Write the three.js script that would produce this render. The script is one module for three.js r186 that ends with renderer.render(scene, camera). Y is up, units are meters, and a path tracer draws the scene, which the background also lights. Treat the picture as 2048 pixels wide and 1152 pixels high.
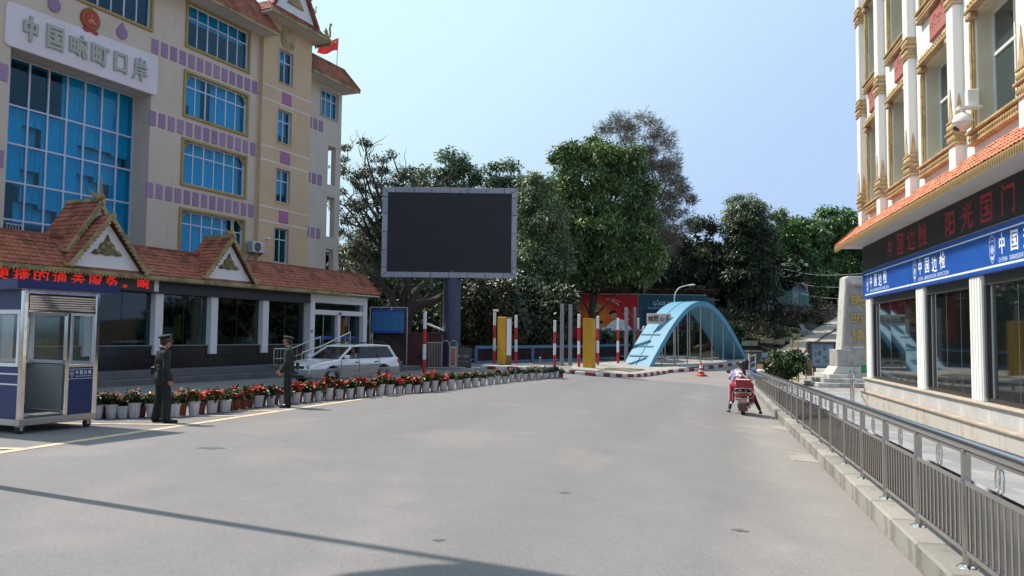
import * as THREE from 'three';
import { mergeGeometries } from 'three/addons/utils/BufferGeometryUtils.js';
import { MarchingCubes } from 'three/addons/objects/MarchingCubes.js';
import { RoundedBoxGeometry } from 'three/addons/geometries/RoundedBoxGeometry.js';

// ---------------------------------------------------------------- camera, sky, sun, exposure
const scene = new THREE.Scene();
const renderer = new THREE.WebGLRenderer();
renderer.toneMapping = THREE.LinearToneMapping;
renderer.toneMappingExposure = 1.14;
renderer.shadowMap.enabled = true;
const clamp = (x, a = 0, b = 1) => Math.min(b, Math.max(a, x));
const ss = (a, b, x) => { const t = clamp((x - a) / (b - a)); return t * t * (3 - 2 * t); };
const rad = (d) => (d * Math.PI) / 180;
const camera = new THREE.PerspectiveCamera(39.6, 2048 / 1152, 0.1, 2000);
camera.rotation.order = 'YXZ';
camera.position.set(0, 1.7, 0);
camera.rotation.set(rad(3.4), 0, rad(0.6));

const SUN_EL = 53.5, SUN_H = [-0.886, -0.463];
const sunDir = new THREE.Vector3(SUN_H[0] * Math.cos(rad(SUN_EL)), Math.sin(rad(SUN_EL)), SUN_H[1] * Math.cos(rad(SUN_EL))).normalize();
const sun = new THREE.DirectionalLight(new THREE.Color(1, 0.9, 0.79), 5.0);
sun.position.copy(sunDir).multiplyScalar(120);
sun.castShadow = true;
Object.assign(sun.shadow.camera, { left: -90, right: 90, top: 90, bottom: -90, near: 1, far: 320 });
sun.shadow.mapSize.set(4096, 4096);
scene.add(sun);
scene.add(sun.target);

function skyTexture() {                       // hazy spring sky: pale round the sun's side, blue away from it, whiter to the horizon
  const W = 512, H = 256, d = new Float32Array(W * H * 4);
  const mix = (a, b, t) => a + (b - a) * t;
  for (let j = 0; j < H; j++) {
    const el = ((j + 0.5) / H - 0.5) * Math.PI;
    for (let i = 0; i < W; i++) {
      const az = ((i + 0.5) / W - 0.5) * 2 * Math.PI;
      const x = Math.cos(az) * Math.cos(el), z = Math.sin(az) * Math.cos(el), y = Math.sin(el);
      const c = x * sunDir.x + y * sunDir.y + z * sunDir.z, up = Math.max(0, y);
      const band = [0.50, 0.675, 0.985], pale = [0.735, 0.99, 1.03], zen = [0.13, 0.215, 0.48];
      const near = ss(0.2, 0.68, c), high = ss(0.34, 0.95, up), o = (j * W + i) * 4;
      for (let k = 0; k < 3; k++) {
        let v = mix(mix(band[k] * (1 - 0.16 * ss(0.1, -0.9, c)), pale[k], near), mix(zen[k], pale[k], Math.pow(near, 5)), high * 0.9);
        v *= 1 + 0.8 * Math.pow(Math.max(0, c), 30);
        v *= 0.87; d[o + k] = y < 0 ? v * 0.45 : v;
      }
      d[o + 3] = 1;
    }
  }
  const t = new THREE.DataTexture(d, W, H, THREE.RGBAFormat, THREE.FloatType);
  t.mapping = THREE.EquirectangularReflectionMapping;
  t.magFilter = THREE.LinearFilter; t.minFilter = THREE.LinearFilter;
  t.needsUpdate = true;
  return t;
}
scene.background = skyTexture();
scene.environment = scene.background;
// scene.fog = new THREE.FogExp2(new THREE.Color(0.62, 0.72, 0.88), 0.0009);

// ---------------------------------------------------------------- helpers
let seed = 7;
const rnd = () => { seed = (seed + 0x6d2b79f5) | 0; let t = Math.imul(seed ^ (seed >>> 15), 1 | seed); t = (t + Math.imul(t ^ (t >>> 7), 61 | t)) ^ t; return ((t ^ (t >>> 14)) >>> 0) / 4294967296; };
const rr = (a, b) => a + (b - a) * rnd();
const lerp = (a, b, t) => a + (b - a) * t;
const V = (x, y, z) => new THREE.Vector3(x, y, z);

const used = new Map();
function numbered(name) { const n = used.get(name) || 0; used.set(name, n + 1); return n ? name + '_' + String(n).padStart(3, '0') : name; }
function tag(o, label, category, group) { o.userData.label = label; o.userData.category = category; if (group) o.userData.group = group; return o; }
function thing(name, label, category, pos = [0, 0, 0], turn = 0, group) {
  const g = new THREE.Group(); g.name = numbered(name); g.position.set(...pos); g.rotation.y = turn;
  scene.add(g); return tag(g, label, category, group);
}
function copyOf(o, pos, turn, label, group) {
  const c = o.clone(); c.name = numbered(o.name.replace(/_\d{3}$/, '')); c.position.set(...pos); if (turn !== undefined) c.rotation.y = turn;
  c.userData = { ...o.userData, label }; if (group) c.userData.group = group; scene.add(c); return c;
}
const merged = (gs) => { if (!Array.isArray(gs)) return gs; const g = gs.flat(9).filter(Boolean); return g.length === 1 ? g[0] : mergeGeometries(g.map(plain)); };
function part(name, geos, mat, parent, label) {
  const m = new THREE.Mesh(merged(geos), mat); m.name = name; m.castShadow = m.receiveShadow = true;
  if (label) m.userData.label = label;
  (parent || scene).add(m); return m;
}
function whole(name, geos, mat, label, category, group) { const m = part(numbered(name), geos, mat, scene); return tag(m, label, category, group); }
function struct(name, geos, mat) { const m = part(numbered(name), geos, mat, scene); m.userData.kind = 'structure'; return m; }

// every geometry: not indexed, position + normal + uv (uv in metres from its own axes)
function plain(g) {
  if (g.userData.plain) return g;
  let h = g.index ? g.toNonIndexed() : g;
  for (const k of Object.keys(h.attributes)) if (!['position', 'normal', 'uv'].includes(k)) h.deleteAttribute(k);
  if (!h.attributes.normal) h.computeVertexNormals();
  if (!g.userData.keepUv) boxUv(h);
  h.userData.plain = true; return h;
}
function boxUv(g) {
  const p = g.attributes.position, n = p.count, uv = new Float32Array(n * 2);
  for (let i = 0; i + 2 < n; i += 3) {
    const ax = p.getX(i), ay = p.getY(i), az = p.getZ(i), bx = p.getX(i + 1) - ax, by = p.getY(i + 1) - ay, bz = p.getZ(i + 1) - az, cx = p.getX(i + 2) - ax, cy = p.getY(i + 2) - ay, cz = p.getZ(i + 2) - az;
    const nx = Math.abs(by * cz - bz * cy), ny = Math.abs(bz * cx - bx * cz), nz = Math.abs(bx * cy - by * cx);
    for (let k = i; k < i + 3; k++) {
      const x = p.getX(k), y = p.getY(k), z = p.getZ(k);
      if (ny >= nx && ny >= nz) { uv[k * 2] = x; uv[k * 2 + 1] = z; } else if (nx >= nz) { uv[k * 2] = z; uv[k * 2 + 1] = y; } else { uv[k * 2] = x; uv[k * 2 + 1] = y; }
    }
  }
  g.setAttribute('uv', new THREE.BufferAttribute(uv, 2));
}
const E3 = new THREE.Euler(), Q4 = new THREE.Quaternion(), M4 = new THREE.Matrix4();
function place(g, x = 0, y = 0, z = 0, rx = 0, ry = 0, rz = 0, s = 1) {
  const sc = Array.isArray(s) ? V(...s) : V(s, s, s);
  return g.applyMatrix4(M4.compose(V(x, y, z), Q4.setFromEuler(E3.set(rx, ry, rz)), sc));
}
// box by its extents; b is a chamfer
function bx(x0, x1, y0, y1, z0, z1, b = 0) {
  const w = x1 - x0, h = y1 - y0, d = z1 - z0;
  const g = b > 0 ? chamferBox(w, h, d, Math.min(b, w * 0.45, h * 0.45, d * 0.45)) : new THREE.BoxGeometry(w, h, d);
  g.translate((x0 + x1) / 2, (y0 + y1) / 2, (z0 + z1) / 2); return plain(g);
}
function chamferBox(w, h, d, b) {
  const X = w / 2, Y = h / 2, Z = d / 2, pos = [];
  const P = (sx, sy, sz, a) => [sx * (X - (a === 0 ? 0 : b)), sy * (Y - (a === 1 ? 0 : b)), sz * (Z - (a === 2 ? 0 : b))];
  const tri = (a, c, e) => {
    const u = [c[0] - a[0], c[1] - a[1], c[2] - a[2]], v = [e[0] - a[0], e[1] - a[1], e[2] - a[2]];
    const n = [u[1] * v[2] - u[2] * v[1], u[2] * v[0] - u[0] * v[2], u[0] * v[1] - u[1] * v[0]];
    if (n[0] * (a[0] + c[0] + e[0]) + n[1] * (a[1] + c[1] + e[1]) + n[2] * (a[2] + c[2] + e[2]) < 0) pos.push(...a, ...e, ...c); else pos.push(...a, ...c, ...e);
  };
  const quad = (a, c, e, f) => { tri(a, c, e); tri(a, e, f); };
  for (const s of [-1, 1]) {
    quad(P(s, -1, -1, 0), P(s, 1, -1, 0), P(s, 1, 1, 0), P(s, -1, 1, 0));
    quad(P(-1, s, -1, 1), P(1, s, -1, 1), P(1, s, 1, 1), P(-1, s, 1, 1));
    quad(P(-1, -1, s, 2), P(1, -1, s, 2), P(1, 1, s, 2), P(-1, 1, s, 2));
    for (const t of [-1, 1]) {
      quad(P(s, t, -1, 0), P(s, t, 1, 0), P(s, t, 1, 1), P(s, t, -1, 1));
      quad(P(s, -1, t, 0), P(s, 1, t, 0), P(s, 1, t, 2), P(s, -1, t, 2));
      quad(P(-1, s, t, 1), P(1, s, t, 1), P(1, s, t, 2), P(-1, s, t, 2));
      for (const q of [-1, 1]) tri(P(s, t, q, 0), P(s, t, q, 1), P(s, t, q, 2));
    }
  }
  const g = new THREE.BufferGeometry(); g.setAttribute('position', new THREE.Float32BufferAttribute(pos, 3)); g.computeVertexNormals(); return g;
}
const cyl = (r0, r1, h, x, y, z, seg = 12, rx = 0, rz = 0, open = false) => plain(place(new THREE.CylinderGeometry(r1, r0, h, seg, 1, open), x, y, z, rx, 0, rz));
const ball = (r, x, y, z, sx = 1, sy = 1, sz = 1, seg = 12) => plain(place(new THREE.SphereGeometry(r, seg, Math.ceil(seg * 0.7)), x, y, z, 0, 0, 0, [sx, sy, sz]));
function bar(a, b, r0, r1 = r0, seg = 8) {      // round bar between two points
  const A = V(...a), B = V(...b), d = B.clone().sub(A), L = d.length();
  const g = new THREE.CylinderGeometry(r1, r0, L, seg, 1); g.translate(0, L / 2, 0);
  g.applyQuaternion(new THREE.Quaternion().setFromUnitVectors(V(0, 1, 0), d.normalize())); g.translate(A.x, A.y, A.z); return plain(g);
}
function sbar(a, b, w, h = w) {                 // square bar between two points
  const A = V(...a), B = V(...b), d = B.clone().sub(A), L = d.length();
  const g = new THREE.BoxGeometry(w, h, L); g.translate(0, 0, L / 2);
  const m = new THREE.Matrix4().lookAt(B, A, Math.abs(d.y) > 0.99 * L ? V(1, 0, 0) : V(0, 1, 0)); g.applyMatrix4(m); g.translate(A.x, A.y, A.z); return plain(g);
}
const tube = (pts, r, n = 24, seg = 6, closed = false) => plain(new THREE.TubeGeometry(new THREE.CatmullRomCurve3(pts.map((p) => V(...p)), closed), n, r, seg, closed));
const lathe = (pts, seg = 16) => plain(new THREE.LatheGeometry(pts.map((p) => new THREE.Vector2(p[0], p[1])), seg));
function shapeOf(pts) { const s = new THREE.Shape(); pts.forEach((p, i) => (i ? s.lineTo(p[0], p[1]) : s.moveTo(p[0], p[1]))); return s; }
function ext(pts, depth, bevel = 0, holes = []) {  // outline in x,y extruded along +z
  const s = shapeOf(pts); for (const h of holes) s.holes.push(shapeOf(h));
  return plain(new THREE.ExtrudeGeometry(s, { depth, bevelEnabled: bevel > 0, bevelSize: bevel, bevelThickness: bevel, bevelOffset: -bevel, bevelSegments: 1, curveSegments: 8 }));
}
function quads(list) {                           // list of [a,b,c,d] corner points
  const pos = []; for (const [a, b, c, d] of list) { pos.push(...a, ...b, ...c); if (d) pos.push(...a, ...c, ...d); }
  const g = new THREE.BufferGeometry(); g.setAttribute('position', new THREE.Float32BufferAttribute(pos, 3)); g.computeVertexNormals(); return plain(g);
}

// ---------------------------------------------------------------- textures and materials
const HASH = (x, y, s) => { let h = (Math.imul(x, 374761393) + Math.imul(y, 668265263) + Math.imul(s, 974634777)) | 0; h = Math.imul(h ^ (h >>> 13), 1274126177); return ((h ^ (h >>> 16)) >>> 0) / 4294967296; };
function pn(u, v, P, s, Q = P) {                        // periodic value noise, P x Q cells
  const x = u * P, y = v * Q, ix = Math.floor(x), iy = Math.floor(y), fx = x - ix, fy = y - iy, a = fx * fx * (3 - 2 * fx), b = fy * fy * (3 - 2 * fy);
  const w = (i, p) => ((i % p) + p) % p, x0 = w(ix, P), x1 = w(ix + 1, P), y0 = w(iy, Q), y1 = w(iy + 1, Q);
  return lerp(lerp(HASH(x0, y0, s), HASH(x1, y0, s), a), lerp(HASH(x0, y1, s), HASH(x1, y1, s), a), b);
}
const fbm = (u, v, P, o, s, Q = P) => { let t = 0, a = 0.5, n = 0; for (let k = 0; k < o; k++) { t += a * pn(u, v, P << k, s + k, Q << k); n += a; a *= 0.5; } return t / n; };
const noise2 = (x, y, s = 1) => { const ix = Math.floor(x), iy = Math.floor(y), fx = x - ix, fy = y - iy, a = fx * fx * (3 - 2 * fx), b = fy * fy * (3 - 2 * fy); return lerp(lerp(HASH(ix, iy, s), HASH(ix + 1, iy, s), a), lerp(HASH(ix, iy + 1, s), HASH(ix + 1, iy + 1, s), a), b); };
const fb2 = (x, y, s = 1, o = 4) => { let t = 0, a = 0.5, n = 0; for (let k = 0; k < o; k++) { t += a * noise2(x, y, s + k); n += a; a *= 0.5; x *= 2.03; y *= 2.03; } return t / n; };
const toS = (v) => Math.round(255 * (v <= 0.0031308 ? 12.92 * v : 1.055 * Math.pow(Math.min(1, v), 1 / 2.4) - 0.055));
function tex(n, metres, fn, linear = false, m = n) {    // fn(u, v) gives a linear value or [r, g, b]
  const d = new Uint8Array(n * m * 4);
  for (let j = 0; j < m; j++) for (let i = 0; i < n; i++) {
    const r = fn((i + 0.5) / n, (j + 0.5) / m), c = typeof r === 'number' ? [r, r, r] : r, o = (j * n + i) * 4;
    for (let k = 0; k < 3; k++) d[o + k] = linear ? clamp(c[k]) * 255 : toS(clamp(c[k]));
    d[o + 3] = 255;
  }
  const t = new THREE.DataTexture(d, n, m); t.wrapS = t.wrapT = THREE.RepeatWrapping; t.magFilter = THREE.LinearFilter; t.minFilter = THREE.LinearMipmapLinearFilter; t.generateMipmaps = true;
  if (!linear) t.colorSpace = THREE.SRGBColorSpace;
  t.repeat.set(1 / metres, n === m ? 1 / metres : n / m / metres); t.needsUpdate = true; return t;
}
function canvasTex(w, h, draw) {                 // flat print; uv 0..1
  const c = document.createElement('canvas'); c.width = w; c.height = h; draw(c.getContext('2d'), w, h);
  const t = new THREE.CanvasTexture(c); t.colorSpace = THREE.SRGBColorSpace; t.anisotropy = 8; return t;
}
function mat(c, rough = 0.8, o = {}) {
  const col = typeof c === 'string' ? new THREE.Color(c) : new THREE.Color().setRGB(...c);
  const P = o.physical || o.transmission !== undefined || o.clearcoat !== undefined || o.sheen !== undefined || o.ior !== undefined;
  const { physical, ...rest } = o;
  return new (P ? THREE.MeshPhysicalMaterial : THREE.MeshStandardMaterial)({ color: col, roughness: rough, ...rest });
}
const T = {};
T.grain = tex(512, 2.2, (u, v) => 0.80 + 0.16 * fbm(u, v, 6, 4, 3) + 0.1 * (pn(u, v, 200, 9) - 0.3));
T.plaster = tex(512, 5, (u, v) => { const st = fbm(u, v, 24, 3, 21, 3), b = fbm(u, v, 4, 5, 5); return clamp(0.86 + 0.14 * b - 0.14 * ss(0.62, 0.8, st) * ss(0.35, 0.7, b) + 0.06 * (pn(u, v, 256, 4) - 0.5)); });
T.bump = tex(512, 1.2, (u, v) => 0.6 * fbm(u, v, 24, 4, 8) + 0.4 * pn(u, v, 170, 12), true);
T.soot = tex(512, 4, (u, v) => { const f = fbm(u, v, 5, 5, 31), g = fbm(u, v, 14, 4, 37); const k = ss(0.48, 0.66, f * 0.6 + g * 0.4); return [lerp(1, 0.55, k), lerp(0.98, 0.56, k), lerp(0.95, 0.54, k)]; });
T.stone = tex(512, 1.6, (u, v) => { const f = fbm(u, v, 5, 5, 51), g = pn(u, v, 180, 55); return clamp(0.70 + 0.34 * f - 0.16 * (g > 0.78 ? 1 : 0)); });
T.granite = tex(512, 0.8, (u, v) => { const a = pn(u, v, 90, 61), b = pn(u, v, 150, 62), c = fbm(u, v, 6, 3, 66); return clamp(0.55 + 0.25 * a + 0.25 * (b - 0.4) + 0.2 * (c - 0.4)); });
T.concrete = tex(512, 2.4, (u, v) => { const f = fbm(u, v, 4, 6, 71), s = ss(0.58, 0.7, fbm(u, v, 9, 4, 77)), p = pn(u, v, 220, 79); return clamp(0.72 + 0.34 * f - 0.22 * s + 0.1 * (p - 0.5)); });
T.asphalt = tex(1024, 3.1, (u, v) => { const a = pn(u, v, 400, 81), b = pn(u, v, 210, 82), f = fbm(u, v, 9, 5, 83); return clamp(0.72 + 0.20 * (a - 0.5) + 0.12 * (b - 0.5) + 0.1 * (f - 0.5)); });
T.asphaltBump = tex(512, 1.1, (u, v) => 0.55 * pn(u, v, 150, 84) + 0.45 * pn(u, v, 80, 85), true);
T.brushed = tex(256, 0.5, (u, v) => 0.2 + 0.3 * pn(u, v, 3, 91, 200) + 0.14 * fbm(u, v, 6, 3, 95), true);
T.rust = tex(256, 1.8, (u, v) => { const f = fbm(u, v, 4, 5, 101), k = ss(0.45, 0.62, f); return [lerp(0.75, 0.42, k), lerp(0.72, 0.2, k), lerp(0.72, 0.12, k)]; });
T.soil = tex(512, 6, (u, v) => { const f = fbm(u, v, 8, 5, 111), k = ss(0.4, 0.62, fbm(u, v, 5, 4, 117)); return [lerp(0.30, 0.10, k) * (0.6 + 0.6 * f), lerp(0.22, 0.12, k) * (0.6 + 0.6 * f), lerp(0.14, 0.05, k) * (0.6 + 0.6 * f)]; });
T.bark = tex(256, 0.9, (u, v) => 0.5 + 0.5 * fbm(u, v, 12, 4, 121, 3));
T.leafy = tex(256, 0.5, (u, v) => 0.7 + 0.3 * fbm(u, v, 8, 3, 131));
T.wash = tex(512, 3, (u, v) => { const st = fbm(u, v, 30, 3, 141, 2), b = fbm(u, v, 5, 4, 145); return clamp(0.9 + 0.12 * b - 0.3 * ss(0.6, 0.78, st) * ss(0.4, 0.65, b)); });

const M = {
  cream: mat([0.63, 0.53, 0.415], 0.9, { map: T.plaster, bumpMap: T.bump, bumpScale: 0.004 }),
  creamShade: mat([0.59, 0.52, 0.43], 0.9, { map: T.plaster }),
  orange: mat([0.63, 0.46, 0.28], 0.9, { map: T.plaster, bumpMap: T.bump, bumpScale: 0.004 }),
  soffit: mat([0.62, 0.58, 0.52], 0.9, { map: T.plaster }),
  lilac: mat([0.36, 0.225, 0.36], 0.75, { map: T.grain, bumpMap: T.bump, bumpScale: 0.006 }),
  pink: mat([0.43, 0.16, 0.30], 0.75, { map: T.grain, bumpMap: T.bump, bumpScale: 0.006 }),
  gilt: mat([0.40, 0.29, 0.085], 0.55, { map: T.grain, metalness: 0.15 }),
  giltOld: mat([0.36, 0.285, 0.13], 0.7, { map: T.soot }),
  giltBright: mat([0.56, 0.37, 0.12], 0.5, { map: T.grain, metalness: 0.1 }),
  whiteFrame: mat([0.55, 0.57, 0.64], 0.4, { metalness: 0.1 }),
  white: mat([0.80, 0.79, 0.77], 0.85, { map: T.plaster }),
  whitePanel: mat([0.77, 0.70, 0.72], 0.85, { map: T.plaster }),
  letter: mat([0.42, 0.45, 0.36], 0.5, { map: T.grain }),
  tile: [mat([0.34, 0.105, 0.056], 0.8, { map: T.soot }), mat([0.28, 0.092, 0.054], 0.8, { map: T.soot }), mat([0.38, 0.122, 0.066], 0.8, { map: T.soot })],
  tileBright: [mat([0.60, 0.215, 0.115], 0.75, { map: T.grain }), mat([0.53, 0.18, 0.095], 0.75, { map: T.grain }), mat([0.66, 0.26, 0.15], 0.75, { map: T.grain })],
  darkGranite: mat([0.022, 0.019, 0.019], 0.22, { map: T.granite }),
  blackBand: mat([0.014, 0.008, 0.009], 0.35),
  concrete: mat([0.42, 0.395, 0.36], 0.9, { map: T.concrete, bumpMap: T.bump, bumpScale: 0.004 }),
  step: mat([0.15, 0.148, 0.15], 0.85, { map: T.stone, bumpMap: T.bump, bumpScale: 0.003 }),
  steel: mat([0.62, 0.60, 0.58], 0.22, { metalness: 1, roughnessMap: T.brushed }),
  steelDull: mat([0.42, 0.405, 0.39], 0.42, { metalness: 0.85 }),
  dark: mat([0.015, 0.015, 0.017], 0.6),
  rubber: mat([0.02, 0.02, 0.021], 0.85),
  bluePaint: mat([0.015, 0.05, 0.24], 0.4),
  red: mat([0.55, 0.02, 0.02], 0.5),
  grass: mat([0.06, 0.10, 0.02], 0.9),
};
// a pane that tinted daylight passes through
const pane = (c, o = {}) => mat(c, 0.03, { transmission: 1, thickness: 0, ior: 1.5, ...o });

// ground height of the square, in metres below the photographer's feet (x to the right, D straight ahead)
function ground(x, D) {
  const dip = 0.075 * Math.max(0, Math.min(x, 13) - 2) * (1 - ss(46, 64, D));
  return -0.006 * Math.min(D, 40) + 0.012 * Math.max(0, Math.min(D, 110) - 46) - dip;
}
const gy = (x, z) => ground(x, -z);

// strokes of the characters on the signs, on a 100 x 100 square, y down
M.blueGlass = pane([0.01, 0.80, 0.97], { ior: 1.38 });
const G = {
  中: ['20,28 20,64', '20,30 80,30 80,64', '20,60 80,60', '50,5 50,96'],
  国: ['12,8 12,94', '12,10 88,10 88,94', '12,90 88,90', '28,28 72,28', '32,48 68,48', '26,71 74,71', '50,28 50,71', '60,56 68,64'],
  畹: ['6,20 6,78', '6,22 42,22 42,78', '6,48 42,48', '24,22 24,74', '6,74 42,74', '70,4 74,14', '50,30 50,20 95,20 93,30', '60,34 50,58', '56,42 72,42 52,84', '56,52 64,60', '78,40 78,80 84,90 96,88 97,76', '78,42 93,42 92,60 84,60'],
  町: ['6,16 6,84', '6,18 48,18 48,84', '6,48 48,48', '27,18 27,80', '6,80 48,80', '54,20 98,20', '77,20 77,92 66,86'],
  口: ['16,14 16,90', '16,16 84,16 84,90', '16,84 84,84'],
  岸: ['50,2 50,24', '20,10 20,26 80,26', '80,8 80,28', '14,38 92,38', '20,38 18,70 6,96', '34,54 84,54', '28,70 92,70', '58,54 58,98'],
  边: ['10,10 20,22', '6,38 22,38 22,74 8,88', '8,84 30,86 60,94 96,92', '38,28 86,28 82,74 70,70', '60,8 58,40 36,76'],
  检: ['4,30 42,30', '24,4 24,96', '22,32 4,62', '26,40 40,54', '70,4 44,40', '70,6 98,36', '58,42 84,42', '52,56 58,72', '70,52 74,70', '92,52 80,86', '44,88 98,88'],
  阳: ['12,10 12,94', '12,12 36,12 26,38 38,54 32,70 20,70', '48,16 48,92', '48,18 90,18 90,92', '48,50 90,50', '48,86 90,86'],
  光: ['50,4 50,44', '22,14 34,32', '80,12 68,32', '6,46 94,46', '38,46 34,72 8,94', '62,46 62,84 70,92 94,88 94,74'],
  门: ['18,4 28,16', '14,24 14,96', '38,14 88,14 88,92 76,88'],
  便: ['28,4 8,44', '20,30 20,96', '34,14 96,14', '40,28 40,62', '40,30 90,30 90,62', '40,46 90,46', '40,60 90,60', '64,14 62,66 34,94', '42,68 66,84 96,94'],
  捷: ['4,26 36,26', '22,4 22,86 10,80', '4,60 36,48', '42,14 96,14', '46,30 88,30 88,56', '38,43 98,43', '46,56 88,56', '67,2 67,90', '67,70 92,70', '50,62 48,80 36,94', '44,76 64,90 98,94'],
  的: ['24,2 18,18', '8,20 8,86', '8,22 42,22 42,86', '8,50 42,50', '8,82 42,82', '62,4 50,36', '58,22 94,22 90,84 76,90', '62,44 74,60'],
  通: ['8,8 20,20', '4,36 20,36 20,72 6,88', '8,82 30,86 60,94 96,92', '38,8 88,8 66,24', '48,14 64,24', '40,30 40,82', '40,30 88,30 88,80 80,78', '40,46 88,46', '40,62 88,62', '64,30 64,80'],
  关: ['30,4 40,20', '70,4 60,20', '18,28 82,28', '6,54 94,54', '50,28 50,54 8,94', '50,54 92,94'],
  服: ['12,8 12,70 4,94', '12,10 38,10 38,88 28,86', '12,34 38,34', '12,58 38,58', '50,8 50,96', '50,10 90,10 90,34 78,32', '54,46 90,46 54,94', '58,56 94,94'],
  务: ['40,2 12,34', '34,14 74,14 10,54', '32,26 92,56', '18,64 82,64 76,90 62,88', '50,54 44,76 16,96'],
  岗: ['50,2 50,24', '18,10 18,26 82,26', '82,10 82,26', '14,40 14,96', '14,40 86,40 86,94 76,92', '34,52 66,86', '66,52 32,86'],
  橋: ['4,30 38,30', '21,4 21,96', '19,34 4,62', '24,40 36,54', '88,4 52,12', '44,22 98,22', '70,12 44,38', '70,22 96,40', '56,36 84,36 84,48 56,48 56,36', '46,96 46,58 94,58 94,94 86,92', '60,68 80,68 80,84 60,84 60,68'],
  和: ['40,6 10,16', '4,34 48,34', '26,14 26,94', '24,38 4,68', '28,42 46,60', '56,26 56,84', '56,28 94,28 94,84', '56,78 94,78'],
  平: ['12,14 88,14', '28,26 36,44', '72,26 62,44', '4,54 96,54', '50,14 50,98'],
  一: ['6,52 94,52'],
  山: ['50,6 50,84', '14,34 14,88 86,88', '86,34 86,90'],
  '。': ['22,74 36,74 40,84 34,94 22,94 16,84 22,74'],
};
const strokes = (ch) => (G[ch] || []).map((s) => s.split(' ').map((p) => p.split(',').map(Number)));
function glyph(ctx, ch, x, y, w, h, lw) {         // draw a character on a canvas, top left at x, y
  ctx.lineWidth = lw; ctx.lineCap = 'square'; ctx.lineJoin = 'miter';
  for (const s of strokes(ch)) { ctx.beginPath(); s.forEach(([a, b], i) => (i ? ctx.lineTo(x + (a * w) / 100, y + (b * h) / 100) : ctx.moveTo(x + (a * w) / 100, y + (b * h) / 100))); ctx.stroke(); }
}
function glyph3d(ch, w, h, lw, depth, wobble = 0) { // a character as raised bars, centred, in x,y with its back at z = 0
  const gs = []; let k = 0;
  for (const s of strokes(ch)) for (let i = 0; i + 1 < s.length; i++) {
    const a = [(s[i][0] / 100 - 0.5) * w, (0.5 - s[i][1] / 100) * h], b = [(s[i + 1][0] / 100 - 0.5) * w, (0.5 - s[i + 1][1] / 100) * h];
    const L = Math.hypot(b[0] - a[0], b[1] - a[1]), e = lw * 0.45, dz = 0.0008 * (k++ % 9), t0 = lw * (1 + wobble * 0.5), t1 = lw * (1 - wobble);
    const g = wobble ? ext([[-e, -t0 * 0.3], [0, -t0 / 2], [L + e, -t1 / 2], [L + e * 1.3, 0], [L + e * 0.5, t1 / 2], [0, t0 / 2], [-e, t0 * 0.2]], depth + dz, 0) : bx(-e, L + e, -lw / 2, lw / 2, 0, depth + dz);
    gs.push(place(g, a[0], a[1], 0, 0, 0, Math.atan2(b[1] - a[1], b[0] - a[0])));
  }
  return gs;
}

// ---------------------------------------------------------------- terrain, road, square, markings
const ROADLINE = [[19, 50], [21.5, 56], [25, 62], [33, 77], [43, 94], [53, 113], [57, 132], [46, 150], [20, 170]];
function roadSide(x, D) {                       // signed distance left of the road that climbs the hill
  let best = 1e9, sg = 1;
  for (let i = 0; i + 1 < ROADLINE.length; i++) {
    const [ax, ad] = ROADLINE[i], [bx2, bd] = ROADLINE[i + 1], ux = bx2 - ax, ud = bd - ad, L2 = ux * ux + ud * ud, t = clamp(((x - ax) * ux + (D - ad) * ud) / L2);
    const dx = x - ax - ux * t, dd = D - ad - ud * t, d = Math.hypot(dx, dd);
    if (d < best) { best = d; sg = ux * dd - ud * dx > 0 ? 1 : -1; }
  }
  return best * sg;
}
function terrain(x, D) {
  const rise = 0.11 * Math.max(0, Math.min(D, 190) - 64) + 0.03 * Math.max(0, D - 190), s = roadSide(x, D);
  const bank = (0.7 * ss(5.5, 6.3, s) + 1.1 * ss(6.8, 12, s)) * ss(58, 66, D) * ss(15.5, 19, x) + 0.8 * ss(8, 14, -s) * ss(62, 80, D);
  return ground(x, D) + rise + bank + (D > 70 ? (fb2(x * 0.12, D * 0.12, 5) - 0.5) * 1.1 * ss(7, 12, Math.abs(s)) : 0);
}
const kerbX = (D) => (D < 24.8 ? 3.38 + 0.261 * (D - 6.46) : 8.17 + 0.2675 * (D - 24.82));   // foot of the railing kerb
function sheet(xs, Ds, X, H, col) {             // grid sheet: X(xi, D) gives x, H(x, D) the height
  const nx = xs.length, nd = Ds.length, pos = [], uv = [], cols = [], idx = [];
  for (const D of Ds) for (const xi of xs) { const x = X(xi, D), y = H(x, D); pos.push(x, y, -D); uv.push(x, D); if (col) cols.push(...col(x, D)); }
  for (let j = 0; j + 1 < nd; j++) for (let i = 0; i + 1 < nx; i++) { const a = j * nx + i; idx.push(a, a + 1, a + nx, a + 1, a + nx + 1, a + nx); }
  const g = new THREE.BufferGeometry();
  g.setAttribute('position', new THREE.Float32BufferAttribute(pos, 3)); g.setAttribute('uv', new THREE.Float32BufferAttribute(uv, 2));
  if (col) g.setAttribute('color', new THREE.Float32BufferAttribute(cols, 3));
  g.setIndex(idx); g.computeVertexNormals(); g.userData.plain = true; return g;
}
const span = (a, b, st) => { const o = []; for (let v = a; v < b - 1e-6; v += st) o.push(v); o.push(b); return o; };

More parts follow.
